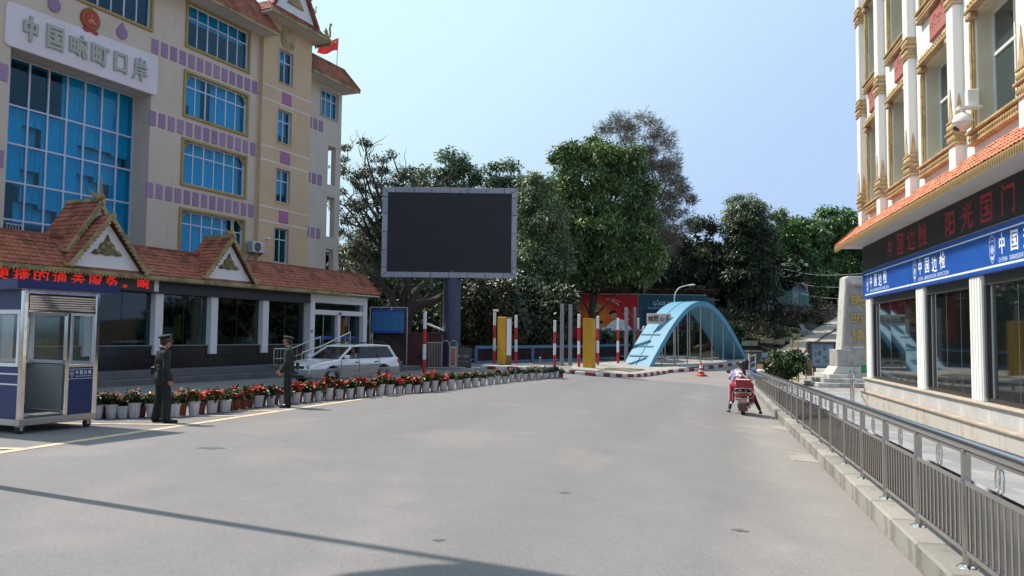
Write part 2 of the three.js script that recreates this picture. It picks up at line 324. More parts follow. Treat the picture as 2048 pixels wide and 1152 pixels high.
struct('ground', sheet([...span(-220, -30, 10), ...span(-25, 75, 2.5), ...span(80, 260, 10)], [...span(-60, 40, 5), ...span(44, 150, 2.5), ...span(155, 420, 12)], (x) => x, (x, D) => terrain(x, D) - (D < 58 ? 0.12 : 0.05) - 0.7 * ss(8.5, 6.2, Math.abs(roadSide(x, D))) * ss(50, 56, D),
  (x, D) => { const g = fb2(x * 0.25, D * 0.25, 9); return D < 56 ? (x > 24 && D > 44 ? [0.5, 0.45, 0.36] : [1.2, 1.15, 1.1]) : [0.5 + g * 0.45, 0.42 + g * 0.4, 0.34 + g * 0.3]; }), mat([0.62, 0.62, 0.62], 0.95, { map: T.soil, vertexColors: true }));

const asphalt = mat([0.262, 0.250, 0.258], 0.9, { map: T.asphalt, bumpMap: T.asphaltBump, bumpScale: 0.002, vertexColors: true });
const tSpan = [...span(0, 0.9, 0.012), ...span(0.905, 1, 0.004)];
struct('road', sheet(tSpan, [...span(-8, 3, 1), ...span(3.3, 34, 0.33), ...span(34.5, 60, 0.6)],
  (t, D) => lerp(-34, D < 44.3 ? kerbX(D) : kerbX(44.3) + ss(44.3, 52, D) * 30, t), (x, D) => ground(x, D),
  (x, D) => {                                   // worn asphalt: pale dusty drifts with ragged edges, old oil, a newer concrete lane at the far end
    const along = (x * 0.967 - D * 0.255), down = x * 0.255 + D * 0.967;
    let r = 1, g = 1, b = 1; const st = fb2(along * 1.1, down * 0.06, 21), pt = fb2(x * 0.5, D * 0.5, 31), fine = fb2(x * 2.3, D * 2.3, 41);
    const tr = fb2(along * 0.55 + 3, down * 0.018, 27), v = 0.97 + 0.18 * (st - 0.5) + 0.06 * (pt - 0.5) + 0.16 * (tr - 0.5); r *= v; g *= v; b *= v;
    const edge = kerbX(D) - x, dust = ss(1.6, 0.5, edge + 1.5 * (pt - 0.5) + 0.6 * (fine - 0.5)) * (D < 44 ? 1 : 0);
    r *= 1 + 0.32 * dust; g *= 1 + 0.27 * dust; b *= 1 + 0.19 * dust;
    const pale = ss(0.64, 0.72, fb2(x * 0.9 + 7, D * 0.42, 51)) * 0.12; r *= 1 + pale * 1.2; g *= 1 + pale; b *= 1 + pale * 0.8;
    const lane = ss(-0.25, 0.25, D - (43.2 + 0.22 * (x - 3)) + 0.5 * (fine - 0.5)) * ss(1.5, 2.2, x);
    r *= 1 + 0.34 * lane; g *= 1 + 0.27 * lane; b *= 1 + 0.17 * lane;
    return [r, g, b];
  }), asphalt);

// flat strip of paint 4 mm above the road, along points [x, D]
function strip(pts, w, H, lift, seg = 0.5) {
  const L = [], P = [];
  for (let i = 0; i + 1 < pts.length; i++) { const n = Math.max(1, Math.round(Math.hypot(pts[i + 1][0] - pts[i][0], pts[i + 1][1] - pts[i][1]) / seg)); for (let k = 0; k < n; k++) P.push([lerp(pts[i][0], pts[i + 1][0], k / n), lerp(pts[i][1], pts[i + 1][1], k / n)]); }
  P.push(pts[pts.length - 1]);
  for (let i = 0; i < P.length; i++) { const a = P[Math.max(0, i - 1)], b = P[Math.min(P.length - 1, i + 1)], dx = b[0] - a[0], dd = b[1] - a[1], l = Math.hypot(dx, dd), k = w / 2 / l; L.push([P[i][0] - dd * k, P[i][1] + dx * k, P[i][0] + dd * k, P[i][1] - dx * k]); }
  const y = (x, D) => H(x, D) + lift, q = [];
  for (let i = 0; i + 1 < L.length; i++) { const [a, b, c, d] = L[i], [e, f, g, h] = L[i + 1]; q.push([[a, y(a, b), -b], [c, y(c, d), -d], [g, y(g, h), -h], [e, y(e, f), -f]]); }
  return quads(q);
}
T.paintWear = tex(512, 1.3, (u, v) => { const k = ss(0.52, 0.62, 0.5 * fbm(u, v, 8, 5, 151) + 0.5 * pn(u, v, 120, 157)); return [lerp(0.86, 0.42, k), lerp(0.62, 0.40, k), lerp(0.38, 0.37, k)]; });
const yellow = mat([0.86, 0.86, 0.86], 0.8, { map: T.paintWear });
struct('painted_marking', [strip([[-8.6, 6.9], [-7.37, 11.7], [-6.35, 15.3], [-5.4, 18.7], [-4.36, 22.2], [-3.42, 24.8], [-2.68, 26.6]], 0.2, ground, 0.006), ...[[[-8.9, 12.1], [-7.3, 12.1]], [[-9.2, 15.62], [-6.25, 15.6]], [[-7.6, 17.3], [-5.8, 17.42]], [[-6.4, 18.75], [-5.35, 18.85]], [[-5.5, 21.4], [-4.6, 21.5]]].map((p) => strip(p, 0.16, ground, 0.009))], yellow);

// old oil drips and small dark patches on the asphalt
{
  const m = mat([0.155, 0.15, 0.155], 0.8, { map: T.asphalt }); let n = 0;
  for (const [x, D, r] of [[-4.6, 12.4, 0.13], [0.6, 9.1, 0.05], [4.6, 11.2, 0.06], [-0.6, 6.9, 0.04], [2.1, 7.4, 0.05]]) {
    const p = [], N = 18; for (let i = 0; i < N; i++) { const a = (i / N) * 6.2832, q = r * (0.45 + 0.9 * HASH(i, n, 91)); p.push([x + Math.cos(a) * q * 1.5, D + Math.sin(a) * q]); } n++;
    const q = []; for (let i = 0; i < N; i++) { const a = p[i], b = p[(i + 1) % N]; q.push([[x, ground(x, D) + 0.004, -D], [a[0], ground(...a) + 0.004, -a[1]], [b[0], ground(...b) + 0.004, -b[1]]]); } struct('oil_stain', quads(q), m);
  }
}
// ---- paved square behind the railing, on a kerb
const plazaH = (x, D) => ground(Math.min(x, 13), Math.min(D, 45)) + 0.2;
const paveMat = mat([0.37, 0.37, 0.39], 0.8, { map: T.stone, bumpMap: T.bump, bumpScale: 0.002 });
const plaza = struct('paved_square', sheet(span(0, 1, 0.04), span(-8, 47, 0.8), (t, D) => lerp(kerbX(D) + 0.2, 30, t), (x, D) => plazaH(x, D) - 0.02), mat([0.30, 0.29, 0.27], 0.9, { map: T.concrete }));
{
  const slab = bx(-0.395, 0.395, -0.02, 0.02, -0.295, 0.295, 0.006);
  const tones = [0, 1, 2, 3].map((k) => mat([[0.38, 0.38, 0.40], [0.33, 0.335, 0.355], [0.42, 0.415, 0.42], [0.30, 0.305, 0.33]][k], 0.75, { map: T.stone, bumpMap: T.bump, bumpScale: 0.002 }));
  const DX = 0.255, DZ = 0.967; let n = 0;
  for (let k = 0; k < 64; k++) for (let j = 0; j < 10; j++) {
    const along = 5.5 + k * 0.605, side = 0.72 + j * 0.805, x = 1.67 + along * DX + side * DZ, D = along * DZ - side * DX;
    const wall = 12.0 - (27.49 - Math.min(D, 27.6)) * 0.207;
    if (D > 43.6 || x > wall - 0.35 + (D > 28.2 ? 12 : 0) || x < kerbX(D) + 0.62 || side > (D > 28 ? 7 : 6)) continue;
    if (n++ > 298) break;
    const m = part('paving_slab', slab, tones[Math.floor(HASH(k, j, 3) * 4)], plaza);
    const e = 0.3, hx = (plazaH(x + e, D) - plazaH(x - e, D)) / (2 * e), hd = (plazaH(x, D + e) - plazaH(x, D - e)) / (2 * e);
    m.quaternion.setFromUnitVectors(V(0, 1, 0), V(-hx, 1, hd).normalize()).multiply(new THREE.Quaternion().setFromAxisAngle(V(0, 1, 0), -rad(14.8)));
    m.position.set(x, plazaH(x, D) - 0.006 + 0.004 * HASH(k, j, 9), -D);
  }
}
// kerb stones under the railing
{
  const kerb = new THREE.Group(); kerb.name = 'kerb'; kerb.userData.kind = 'structure'; scene.add(kerb);
  const ms = [0, 1, 2].map((k) => mat([[0.285, 0.27, 0.245], [0.24, 0.228, 0.21], [0.32, 0.30, 0.27]][k], 0.9, { map: T.concrete, bumpMap: T.bump, bumpScale: 0.006 }));
  const stone = bx(-0.17, 0.17, -0.22, 0, -0.49, 0.49, 0.02);
  for (let k = 0; k < 46; k++) {
    const D = 1.2 + k * 0.967, x = kerbX(D) + 0.05, m = part('kerb_stone', stone, ms[Math.floor(HASH(k, 1, 5) * 3)], kerb);
    const y0 = ground(kerbX(D - 0.48), D - 0.48) + 0.2, y1 = ground(kerbX(D + 0.48), D + 0.48) + 0.2;
    m.position.set(x, (y0 + y1) / 2 + 0.01 + 0.006 * HASH(k, 2, 7), -D); m.rotation.order = 'YXZ'; m.rotation.set(Math.atan2(y1 - y0, 0.96), -Math.atan(0.264), 0);
  }
}
// gutter gratings by the kerb: concrete pads with recessed slots
for (const [gx, gd] of [[5.05, 13.6], [6.55, 19.4]]) {
  const g = new THREE.Group(); g.name = numbered('gutter_grating'); scene.add(g); tag(g, gd < 15 ? 'concrete drain cover in the gutter, nearer to the camera' : 'concrete drain cover in the gutter, farther one by the railing', 'drain cover');
  g.position.set(gx, ground(gx, gd) + 0.004, -gd); g.rotation.order = 'YXZ'; g.rotation.set(-0.03, -0.26, -0.07);
  part('cover_plate', [-0.42, 0, 0.42].map((z) => bx(-0.33, 0.33, -0.03, 0.006, z - 0.2, z + 0.2, 0.008)), mat([0.34, 0.32, 0.29], 0.9, { map: T.concrete }), g);
}

// ---- the road that climbs the hill, with its footpath
const hillH = (x, D) => terrain(x, D);
function ribbon(off0, off1, lift, from = 0, to = ROADLINE.length - 1, wiggle = 0) {
  const P = new THREE.CatmullRomCurve3(ROADLINE.slice(from, to + 1).map(([x, d]) => V(x, 0, d))).getSpacedPoints(70), q = []; let prev = null;
  P.forEach((p, i) => {
    const t = P[Math.min(i + 1, P.length - 1)].clone().sub(P[Math.max(i - 1, 0)]).normalize(), nx = -t.z, nd = t.x, c = hillH(p.x, p.z) + lift, w = wiggle * (fb2(i * 0.4, 3, 7) - 0.5);
    const h2 = (o) => (o > 8 || o < -8 ? hillH(p.x + nx * o, p.z + nd * o) - 0.1 : c), row = [[p.x + nx * (off0 + w), h2(off0), -(p.z + nd * (off0 + w))], [p.x + nx * (off1 + w), h2(off1), -(p.z + nd * (off1 + w))]];
    if (prev) q.push([prev[0], prev[1], row[1], row[0]]); prev = row;
  });
  return quads(q);
}
const soilBank = mat([0.30, 0.30, 0.30], 0.95, { map: T.soil });
struct('verge', ribbon(5.0, 9.2, 0.06), soilBank);
struct('verge', ribbon(-9.5, -4.0, 0.02), soilBank);
struct('road', ribbon(-4.2, 3.2, 0.10), mat([0.40, 0.36, 0.31], 0.95, { map: T.concrete }));
struct('footpath', ribbon(3.2, 5.2, 0.24), mat([0.46, 0.41, 0.35], 0.95, { map: T.concrete }));
struct('kerb', ribbon(3.06, 3.2, 0.22), mat([0.32, 0.2, 0.16], 0.9, { map: T.concrete }));

// ---------------------------------------------------------------- left: office block and the hall in front of it
// Both stand along one street line: u runs along it away from the camera, w towards the street, turned 24 degrees from the view.
const UA = rad(24), LU = [Math.sin(UA), -Math.cos(UA)], LN = [Math.cos(UA), Math.sin(UA)], LTURN = rad(66);
const Lpos = (u, y, w) => [u * LU[0] + w * LN[0], y, u * LU[1] + w * LN[1]];
let uo = 0, yo = 0, wo = 0;
const B = (u0, u1, y0, y1, w0, w1, b = 0) => bx(u0 - uo, u1 - uo, y0 - yo, y1 - yo, w0 - wo, w1 - wo, b);
const loc = (g, u, y, w) => plain(place(g, u - uo, y - yo, w - wo));

// clay tiles laid on a slope: origin at the eave, a along the eave, b up the slope (unit vectors), in the parent's axes
const tileGeo = (() => {                        // a curved tile 1 wide, 1 long, its lower end lifted
  const pos = [], N = 4, h = 0.16;
  const P = (i, e, d) => { const t = i / N, x = t - 0.5, c = Math.sin(Math.PI * t); return [x * 1.06, h * c + (e ? 0 : 0.17) - d, e ? 1.22 : 0]; };
  for (let i = 0; i < N; i++) { const a = P(i, 0, 0), b = P(i + 1, 0, 0), c = P(i + 1, 1, 0), d = P(i, 1, 0), e = P(i, 0, 0.1), f = P(i + 1, 0, 0.1); pos.push(...a, ...c, ...b, ...a, ...d, ...c, ...e, ...a, ...b, ...e, ...b, ...f); }
  const g = new THREE.BufferGeometry(); g.setAttribute('position', new THREE.Float32BufferAttribute(pos, 3)); g.computeVertexNormals(); return g;
})();
function tiles(parent, o, a, b, W, L, tw, tl, mats, opt = {}) {   // W along the eave, L up the slope; opt.cut(s, t) leaves tiles out; opt.single counts tiles made one by one
  const A = V(...a), Bv = V(...b), N = A.clone().cross(Bv).normalize(); if (N.y < 0) N.negate();
  const nx = Math.max(1, Math.round(W / tw)), ny = Math.max(1, Math.round(L / tl)), sw = W / nx, sl = L / ny;
  const basis = new THREE.Matrix4().makeBasis(N.clone().cross(Bv), N, Bv), rest = [[], [], []]; let n = 0;
  const shared = new Map();
  for (let j = 0; j < ny; j++) for (let i = 0; i < nx; i++) {
    const s = (i + 0.5) * sw, t = j * sl; if (opt.cut && opt.cut(s, t + sl * 0.5)) continue;
    const k = Math.floor(HASH(i, j, 17 + nx) * 3), p = V(...o).addScaledVector(A, s).addScaledVector(Bv, t).addScaledVector(N, 0.01 + 0.012 * (HASH(i, j, 23) - 0.5));
    if (n < (opt.single || 0)) {
      if (!shared.has(k)) shared.set(k, plain(place(Object.assign(tileGeo.clone(), { userData: {} }), 0, 0, 0, 0, 0, 0, [sw, 0.9 * sw, sl])));
      const m = part('roof_tile', shared.get(k), mats[k], parent); m.quaternion.setFromRotationMatrix(basis); m.position.copy(p); n++;
    } else { const g = tileGeo.clone(); g.userData = {}; g.scale(sw, 0.9 * sw, sl); g.applyMatrix4(basis); g.translate(p.x, p.y, p.z); rest[k].push(plain(g)); }
  }
  rest.forEach((r, k) => { if (r.length) part('roof_tiles', r, mats[k], parent).userData.kind = 'stuff'; });
}
// carved board along an eave: a straight top and a row of drops below
function dropBoard(L, h, pitch, depth, sharp = 0.5) {
  const n = Math.max(2, Math.round(L / pitch)), p = [[0, 0], [0, -h * sharp]];
  for (let i = 0; i < n; i++) { const a = (i * L) / n, w = L / n; p.push([a + w * 0.2, -h * (sharp + 0.25)], [a + w * 0.5, -h], [a + w * 0.8, -h * (sharp + 0.25)], [a + w, -h * sharp]); }
  p.push([L, 0]); return ext(p, depth);
}

// ---- the office block
uo = 30; wo = -29.75; yo = -0.2;
const block = thing('office_building', 'cream office block with blue glazing and lilac tile bands on the left', 'building', Lpos(uo, yo, wo), LTURN);
{
  const H = (u0, u1, y0, y1) => [[u0 - uo, y0 - yo], [u1 - uo, y0 - yo], [u1 - uo, y1 - yo], [u0 - uo, y1 - yo]];
  const bigW = [[28.06, 32.2, 15.5, 17.55], [28.06, 32.2, 12.12, 14.14], [28.06, 32.2, 8.8, 10.86], [28.06, 32.2, 5.35, 7.5], [21.9, 25.9, 15.5, 17.55]];
  const slimW = [[34.3, 35.45, 15.55, 17.4], [34.3, 35.45, 12.2, 14.03], [34.3, 35.45, 8.9, 10.72], [34.3, 35.45, 5.55, 7.46]];
  const wingW = [39.35, 41.05, 15.1, 16.75];
  // walls
  part('wall', [
    place(ext([[12 - uo, 0], [33.05 - uo, 0], [33.05 - uo, 18.6], [12 - uo, 18.6]], 0.34, 0, [H(19.55, 26.1, 4.4, 12.5), ...bigW.map((w) => H(...w))]), 0, 0, -0.34),
    B(12, 33, -0.2, 18.4, -44, -43.7), B(12, 12.3, -0.2, 18.3, -43.7, -30.1), B(32.7, 32.98, -0.2, 18.2, -43.7, -30.1), B(33.3, 36.8, 0, 19, -34.2, -34), B(36.8, 39.7, 17.2, 17.35, -35.7, -30.9), B(26.1, 26.3, 4.3, 12.5, -31.3, -30.09), B(19.35, 19.55, 4.3, 12.5, -31.3, -30.09),
  ].map((g) => g), M.cream, block);
  part('recess_soffit', B(19.3, 26.3, 12.5, 12.6, -31.3, -30.09), M.soffit, block);
  part('tower_wall', [place(ext([[33.05 - uo, 0], [37.1 - uo, 0], [37.1 - uo, 19.6], [33.05 - uo, 19.6]], 0.3, 0, slimW.map((w) => H(...w))), 0, 0, -0.02), B(36.8, 37.1, -0.2, 19.4, -36, -29.77), B(33.05, 33.3, 17, 19.4, -36, -29.77)], M.orange, block);
  // wing with its open gallery at the end
  const slots = [[40.2, 40.98, 10.95, 13.4], [40.2, 40.98, 7.7, 10.2], [40.2, 40.98, 4.4, 6.95], [40.2, 40.98, 1.2, 3.7]];
  part('wing_wall', [place(ext([[37.1 - uo, 0], [41.5 - uo, 0], [41.5 - uo, 17.7], [37.1 - uo, 17.7]], 0.35, 0, [H(...wingW), ...slots.map((s) => H(...s))]), 0, 0, -1.1),
    B(39.7, 39.95, -0.2, 14.5, -36, -30.86), B(39.96, 41.5, 13.4, 17.4, -36, -30.86), ...[10.2, 6.95, 3.7].map((y) => B(39.96, 41.5, y, y + 0.75, -36, -30.86)), B(41.2, 41.48, -0.2, 13.39, -36, -35.6), B(37.1, 39.7, -0.2, 17.3, -36, -35.7)], M.creamShade, block);
  // bands of lilac tiles, one by one
  const lil = B(-0.19 + uo, 0.19 + uo, -0.335 + yo, 0.335 + yo, -0.02 + wo, 0.035 + wo, 0.012);
  const lilMats = [0, 1, 2].map((k) => mat([[0.36, 0.225, 0.36], [0.33, 0.20, 0.335], [0.385, 0.24, 0.375]][k], 0.75, { map: T.grain, bumpMap: T.bump, bumpScale: 0.006 }));
  const putTile = (u, y, w, s = 1) => { const m = part('wall_tile', lil, lilMats[Math.floor(HASH(Math.round(u * 7), Math.round(y * 5), 3) * 3)], block); m.position.set(u - uo, y - yo, w - wo); m.scale.set(s, s, 1); };
  for (const y of [14.78, 11.44, 8.14]) for (let k = 0; k < 13; k++) putTile(26.2 + k * 0.545, y, -29.75);
  for (const y of [11.44, 8.14]) for (let k = 0; k < 6; k++) putTile(19.28 - k * 0.545, y, -29.75);
  for (const y of [14.4, 11.06, 7.76]) for (let k = 0; k < 5; k++) putTile(37.3 + k * 0.53, y, -30.5, 0.95);
  // tower trim: pink panels, white lines, a fan relief
  for (const y of [14.72, 11.4, 8.1]) { part('pink_panel', B(34.62, 35.38, y - 0.33, y + 0.33, -29.48, -29.43, 0.015), M.pink, block); for (const d of [0.36, -0.42]) part('white_line', B(33.06, 37.09, y + d, y + d + 0.06, -29.485, -29.465), M.whitePanel, block); }
  { const p = []; for (let i = 0; i <= 20; i++) { const a = Math.PI * (1.22 - (1.44 * i) / 20); p.push([Math.cos(a) * 0.62, Math.sin(a) * 0.78]); } p.push([0.2, -0.62], [0.1, -0.42], [0, -0.7], [-0.1, -0.42], [-0.2, -0.62]); part('fan_relief', loc(ext(p, 0.06, 0.03), 34.95, 18.15, -29.5), mat([0.47, 0.36, 0.2], 0.8, { map: T.soot }), block); }
  // white name panel with raised characters, emblem and drops
  { const p = []; const r = 0.18, x0 = 19.25, x1 = 26.35, y0 = 12.5, y1 = 14.2; for (const [cx, cy, a0] of [[x1 - r, y0 + r, -90], [x1 - r, y1 + 0.14 - r, 0], [x0 + r, y1 - r, 90], [x0 + r, y0 + r, 180]]) for (let i = 0; i <= 4; i++) p.push([cx + r * Math.cos(rad(a0 + i * 22.5)) - uo, cy + r * Math.sin(rad(a0 + i * 22.5)) - yo]);
    part('name_panel', place(ext(p, 0.08, 0.015), 0, 0, 0.004), M.whitePanel, block); }
  [...'中国畹町口岸'].forEach((c, i) => part('raised_character', loc(plain(merged(glyph3d(c, 0.78, 0.98, c === '畹' || c === '岸' ? 0.1 : 0.13, 0.1))), 20.2 + i * 1.025, 13.42, -29.66), M.letter, block));
  { const e = part('emblem', loc(lathe([[0, 0.09], [0.3, 0.09], [0.34, 0.12], [0.42, 0.12], [0.46, 0.06], [0.46, 0], [0, 0]], 28).rotateX(Math.PI / 2), 22.83, 14.78, -29.745), mat([0.33, 0.1, 0.03], 0.5, { metalness: 0.2 }), block);
    part('emblem_field', loc(cyl(0.3, 0.3, 0.02, 0, 0, 0.1, 28, Math.PI / 2), 22.83, 14.78, -29.745), mat([0.42, 0.02, 0.012], 0.45), e);
    const st = (r, x, y) => { const p = []; for (let i = 0; i < 10; i++) { const a = Math.PI / 2 + (i * Math.PI) / 5, q = i % 2 ? r * 0.4 : r; p.push([x + q * Math.cos(a), y + q * Math.sin(a)]); } return ext(p, 0.012); };
    part('emblem_relief', [st(0.075, 0, 0.13), ...[[-0.13, 0.04], [-0.06, 0.0], [0.06, 0.0], [0.13, 0.04]].map(([x, y]) => st(0.028, x, y)), bx(-0.13, 0.13, -0.09, -0.05, 0, 0.015), bx(-0.09, 0.09, -0.05, -0.01, 0, 0.015), bx(-0.2, 0.2, -0.16, -0.12, 0, 0.015)].map((g) => loc(g, 22.83, 14.78, -29.63)), M.giltBright, e);
    part('emblem_finial', loc(ext([[-0.1, 0], [0.1, 0], [0, 0.16]], 0.06), 22.83, 15.22, -29.74), M.gilt, e);
    part('emblem_base', loc(ext([[-0.3, 0], [0.3, 0], [0.38, -0.14], [0.2, -0.2], [0, -0.14], [-0.2, -0.2], [-0.38, -0.14]], 0.1), 22.83, 14.36, -29.74), mat([0.32, 0.03, 0.02], 0.5), e); }
  for (const u of [21.2, 24.4]) { const p = []; for (let i = 0; i <= 18; i++) { const a = Math.PI / 2 + 0.5 + ((2 * Math.PI - 1) * i) / 18; p.push([0.27 * Math.cos(a), 0.27 * Math.sin(a) * 1.1]); } p.push([0, 0.46]); part('drop_ornament', loc(ext(p, 0.05, 0.012), u, 14.78, -29.74), lilMats[1], block); }
  // windows: gilt surround > bars and panes
  const curtainMat = mat([0.74, 0.74, 0.70], 0.95, { map: T.wash });
  function windowAt(u0, u1, y0, y1, w, nx, trans, s, gilt, dark) {
    const d = gilt ? 0.13 : 0.05, surround = gilt ? M.gilt : M.creamShade;
    const win = part('window', [B(u0 - d, u1 + d, y1, y1 + d, w - 0.02, w + 0.08, 0.015), B(u0 - d, u1 + d, y0 - d, y0, w - 0.02, w + 0.09, 0.015), B(u0 - d, u0, y0, y1, w - 0.02, w + 0.08, 0.015), B(u1, u1 + d, y0, y1, w - 0.02, w + 0.08, 0.015)], surround, block);
    const bars = [], yt = y1 - trans, g = 0.028, z0 = w - 0.16, z1 = w - 0.1;
    for (let i = 0; i <= nx; i++) { const u = lerp(u0 + g, u1 - g, i / nx), k = i % 2 ? g : g * 1.25; bars.push(B(u - k, u + k, y0, y1, z0, z1)); }
    for (const y of [y0 + g, yt, y1 - g]) bars.push(B(u0, u1, y - g, y + g, z0 + 0.003, z1 + 0.003));
    part('window_bars', bars, M.whiteFrame, win);
    for (let i = 0; i < nx; i++) for (let j = 0; j < 2; j++) { const a = lerp(u0, u1, i / nx), b = lerp(u0, u1, (i + 1) / nx), t = (HASH(i, j, s + 5) - 0.5) * 0.02;
      const p = part('pane', B(-(b - a) / 2 + uo, (b - a) / 2 + uo, (j ? yt : y0) - ((j ? yt : y0) + (j ? y1 : yt)) / 2 + yo, (j ? y1 : yt) - ((j ? yt : y0) + (j ? y1 : yt)) / 2 + yo, wo - 0.012, wo), M.blueGlass, win); p.position.set((a + b) / 2 - uo, ((j ? yt : y0) + (j ? y1 : yt)) / 2 - yo, w - 0.13 - wo); p.rotation.set(t, (HASH(i, j, s + 9) - 0.5) * 0.02, 0); }
    for (let i = 0; i < nx; i++) { const a = lerp(u0, u1, i / nx), b = lerp(u0, u1, (i + 1) / nx), h = HASH(i, 3, s); if (dark) { part('curtain', B(a, b, yt - 0.02, y1 + 0.1, w - 0.5, w - 0.47 + 0.02 * h), curtainMat, win); continue; } if (h > 0.13) part('curtain', B(a - 0.02, b + 0.02, h > 0.8 ? lerp(y0, yt, 0.45) : y0 - 0.1, y1 + 0.1, w - 0.5, w - 0.47 + 0.03 * h), curtainMat, win); }
    if (gilt && s !== 1 && s !== 5) for (const q of [-1, 1]) { const cu = q < 0 ? u0 : u1, f = []; f.push(sbarL(cu, y1 - 0.42, cu - q * 0.42, y1, w - 0.06, 0.045), sbarL(cu - q * 0.16, y1 - 0.3, cu - q * 0.02, y1 - 0.02, w - 0.06, 0.03), sbarL(cu - q * 0.3, y1 - 0.1, cu - q * 0.05, y1 - 0.22, w - 0.058, 0.03)); part('corner_bracket', f, M.gilt, win); }
    return win;
  }
  function sbarL(ua, ya, ub, yb, w, t) { return sbar([ua - uo, ya - yo, w - wo], [ub - uo, yb - yo, w - wo], t, t); }
  bigW.forEach((b, i) => windowAt(...b, -29.75, 6, 0.62, i + 1, true, i === 0 || i === 4));
  slimW.forEach((b, i) => windowAt(...b, -29.5, 2, 0.62, i + 11, false, i === 0));
  windowAt(...wingW, -30.5, 3, 0.55, 31, false, true);
  // curtain wall
  { const u0 = 19.4, u1 = 26.1, y0 = 4.5, y1 = 12.5, w = -30.9, ys = [4.5, 6.05, 7.55, 9.07, 10.6, 12.5], nx = 8, bars = [], us = []; for (let i = 0; i <= nx; i++) us.push(lerp(u0, u1, i / nx));
    for (const u of us) bars.push(B(u - 0.035, u + 0.035, y0, y1, w, w + 0.1)); for (const y of ys) bars.push(B(u0, u1, y - 0.035, y + 0.035, w + 0.003, w + 0.103));
    const cw = part('curtain_wall', bars, M.whiteFrame, block);
    for (let i = 0; i < nx; i++) for (let j = 0; j < 5; j++) { const cu = (us[i] + us[i + 1]) / 2, cy = (ys[j] + ys[j + 1]) / 2, hh = (ys[j + 1] - ys[j]) / 2, hw = (us[i + 1] - us[i]) / 2;
      const p = part('pane', B(uo - hw, uo + hw, yo - hh, yo + hh, wo - 0.012, wo), M.blueGlass, cw); p.position.set(cu - uo, cy - yo, w + 0.04 - wo); p.rotation.set((HASH(i, j, 78) - 0.5) * 0.016, (HASH(i, j, 79) - 0.5) * 0.02, 0); }
    // curtains behind the glass, some half drawn, some bays without
    for (let i = 0; i < nx; i++) for (let j = 0; j < 5; j++) { if ((j === 4 && i < 4) || (j === 0 && i < 4) || (j === 1 && i < 2)) continue; const h = HASH(i, j, 75), lo = h > 0.62 ? lerp(ys[j], ys[j + 1], 0.35 + 0.3 * HASH(i, j, 76)) : ys[j]; part('curtain', B(us[i] + 0.01, us[i + 1] - 0.01, lo, ys[j + 1], w - 0.3, w - 0.27 + 0.03 * h), curtainMat, cw); if (lo > ys[j]) part('curtain', B(us[i] + 0.01, us[i + 1] - 0.01, ys[j], lo + 0.02, w - 0.62, w - 0.6), curtainMat, cw); }
    part('floor_slab', [6.05, 9.07].map((y) => B(u0, u1, y - 0.1, y + 0.02, w - 3, w - 0.7)), M.concrete, cw);
    const gr = []; for (let k = 0; k < 6; k++) gr.push(B(us[1] + 0.14 + k * 0.12, us[1] + 0.165 + k * 0.12, 4.7, 5.9, w + 0.12, w + 0.145)); gr.push(B(us[1] + 0.1, us[2] - 0.06, 5.86, 5.9, w + 0.118, w + 0.147)); part('window_grille', gr, M.steelDull, cw); }
  // roofs: steep tiled skirts over deep soffits
  const roof = (u0, u1, yE, wE, run, rise, hipR, name) => {
    const L = Math.hypot(run, rise), sl = [0, rise / L, -run / L];
    part('soffit', [B(u0, u1, yE - 0.1, yE - 0.02, wE - 1.3, wE - 0.02)], M.soffit, block);
    const deck = part(name, [quads([[[u0 - uo, yE - yo, wE - wo], [u1 - uo, yE - yo, wE - wo], [u1 - hipR - uo, yE + rise - yo, wE - run - wo], [u0 - uo, yE + rise - yo, wE - run - wo]], [[u1 - uo, yE - yo, wE - wo], [u1 - uo, yE - yo, wE - 4 - wo], [u1 - hipR - uo, yE + rise - yo, wE - 4 - wo], [u1 - hipR - uo, yE + rise - yo, wE - run - wo]]])], M.tile[1], block);
    tiles(deck, [u0 - uo, yE - yo, wE - wo], [1, 0, 0], sl, u1 - u0, L, 0.18, 0.22, M.tile, { cut: (s, t) => s > u1 - u0 - hipR * (t / L) });
    part('ridge', [sbar([u0 - uo, yE + rise - yo + 0.04, wE - run - wo], [u1 - hipR - uo, yE + rise - yo + 0.04, wE - run - wo], 0.16, 0.14), sbar([u1 - uo, yE - yo + 0.05, wE - wo], [u1 - hipR - uo, yE + rise - yo + 0.05, wE - run - wo], 0.14, 0.14)], M.tile[1], deck);
    part('gutter_board', [B(u0, u1, yE - 0.14, yE + 0.01, wE - 0.02, wE + 0.03)], M.giltOld, deck);
  };
  roof(12, 33.3, 17.75, -28.65, 1.3, 1.9, 0.75, 'roof');
  roof(37.1, 41.95, 17.15, -29.45, 0.85, 1.25, 0.6, 'wing_roof');
  // tower roof with a front gable and bird finials
  { const u0 = 32.55, u1 = 37.65, yE = 18.85, wE = -28.55; part('tower_soffit', [B(u0, u1, yE - 0.12, yE - 0.02, -34, wE)], M.soffit, block);
    const deck = part('tower_roof', [quads([[[u0 - uo, yE - yo, wE - wo], [u1 - uo, yE - yo, wE - wo], [u1 - 0.6 - uo, yE + 0.75 - yo, wE - 0.75 - wo], [u0 + 0.6 - uo, yE + 0.75 - yo, wE - 0.75 - wo]], [[u0 - uo, yE - yo, -34 - wo], [u0 - uo, yE - yo, wE - wo], [u0 + 0.6 - uo, yE + 0.75 - yo, wE - 0.75 - wo], [u0 + 0.6 - uo, yE + 0.75 - yo, -34 - wo]]])], M.tile[1], block);
    tiles(deck, [u0 - uo, yE - yo, wE - wo], [1, 0, 0], [0, 0.7071, -0.7071], u1 - u0, 1.05, 0.18, 0.22, M.tile, { cut: (s, t) => s < t * 0.57 || s > u1 - u0 - t * 0.57 });
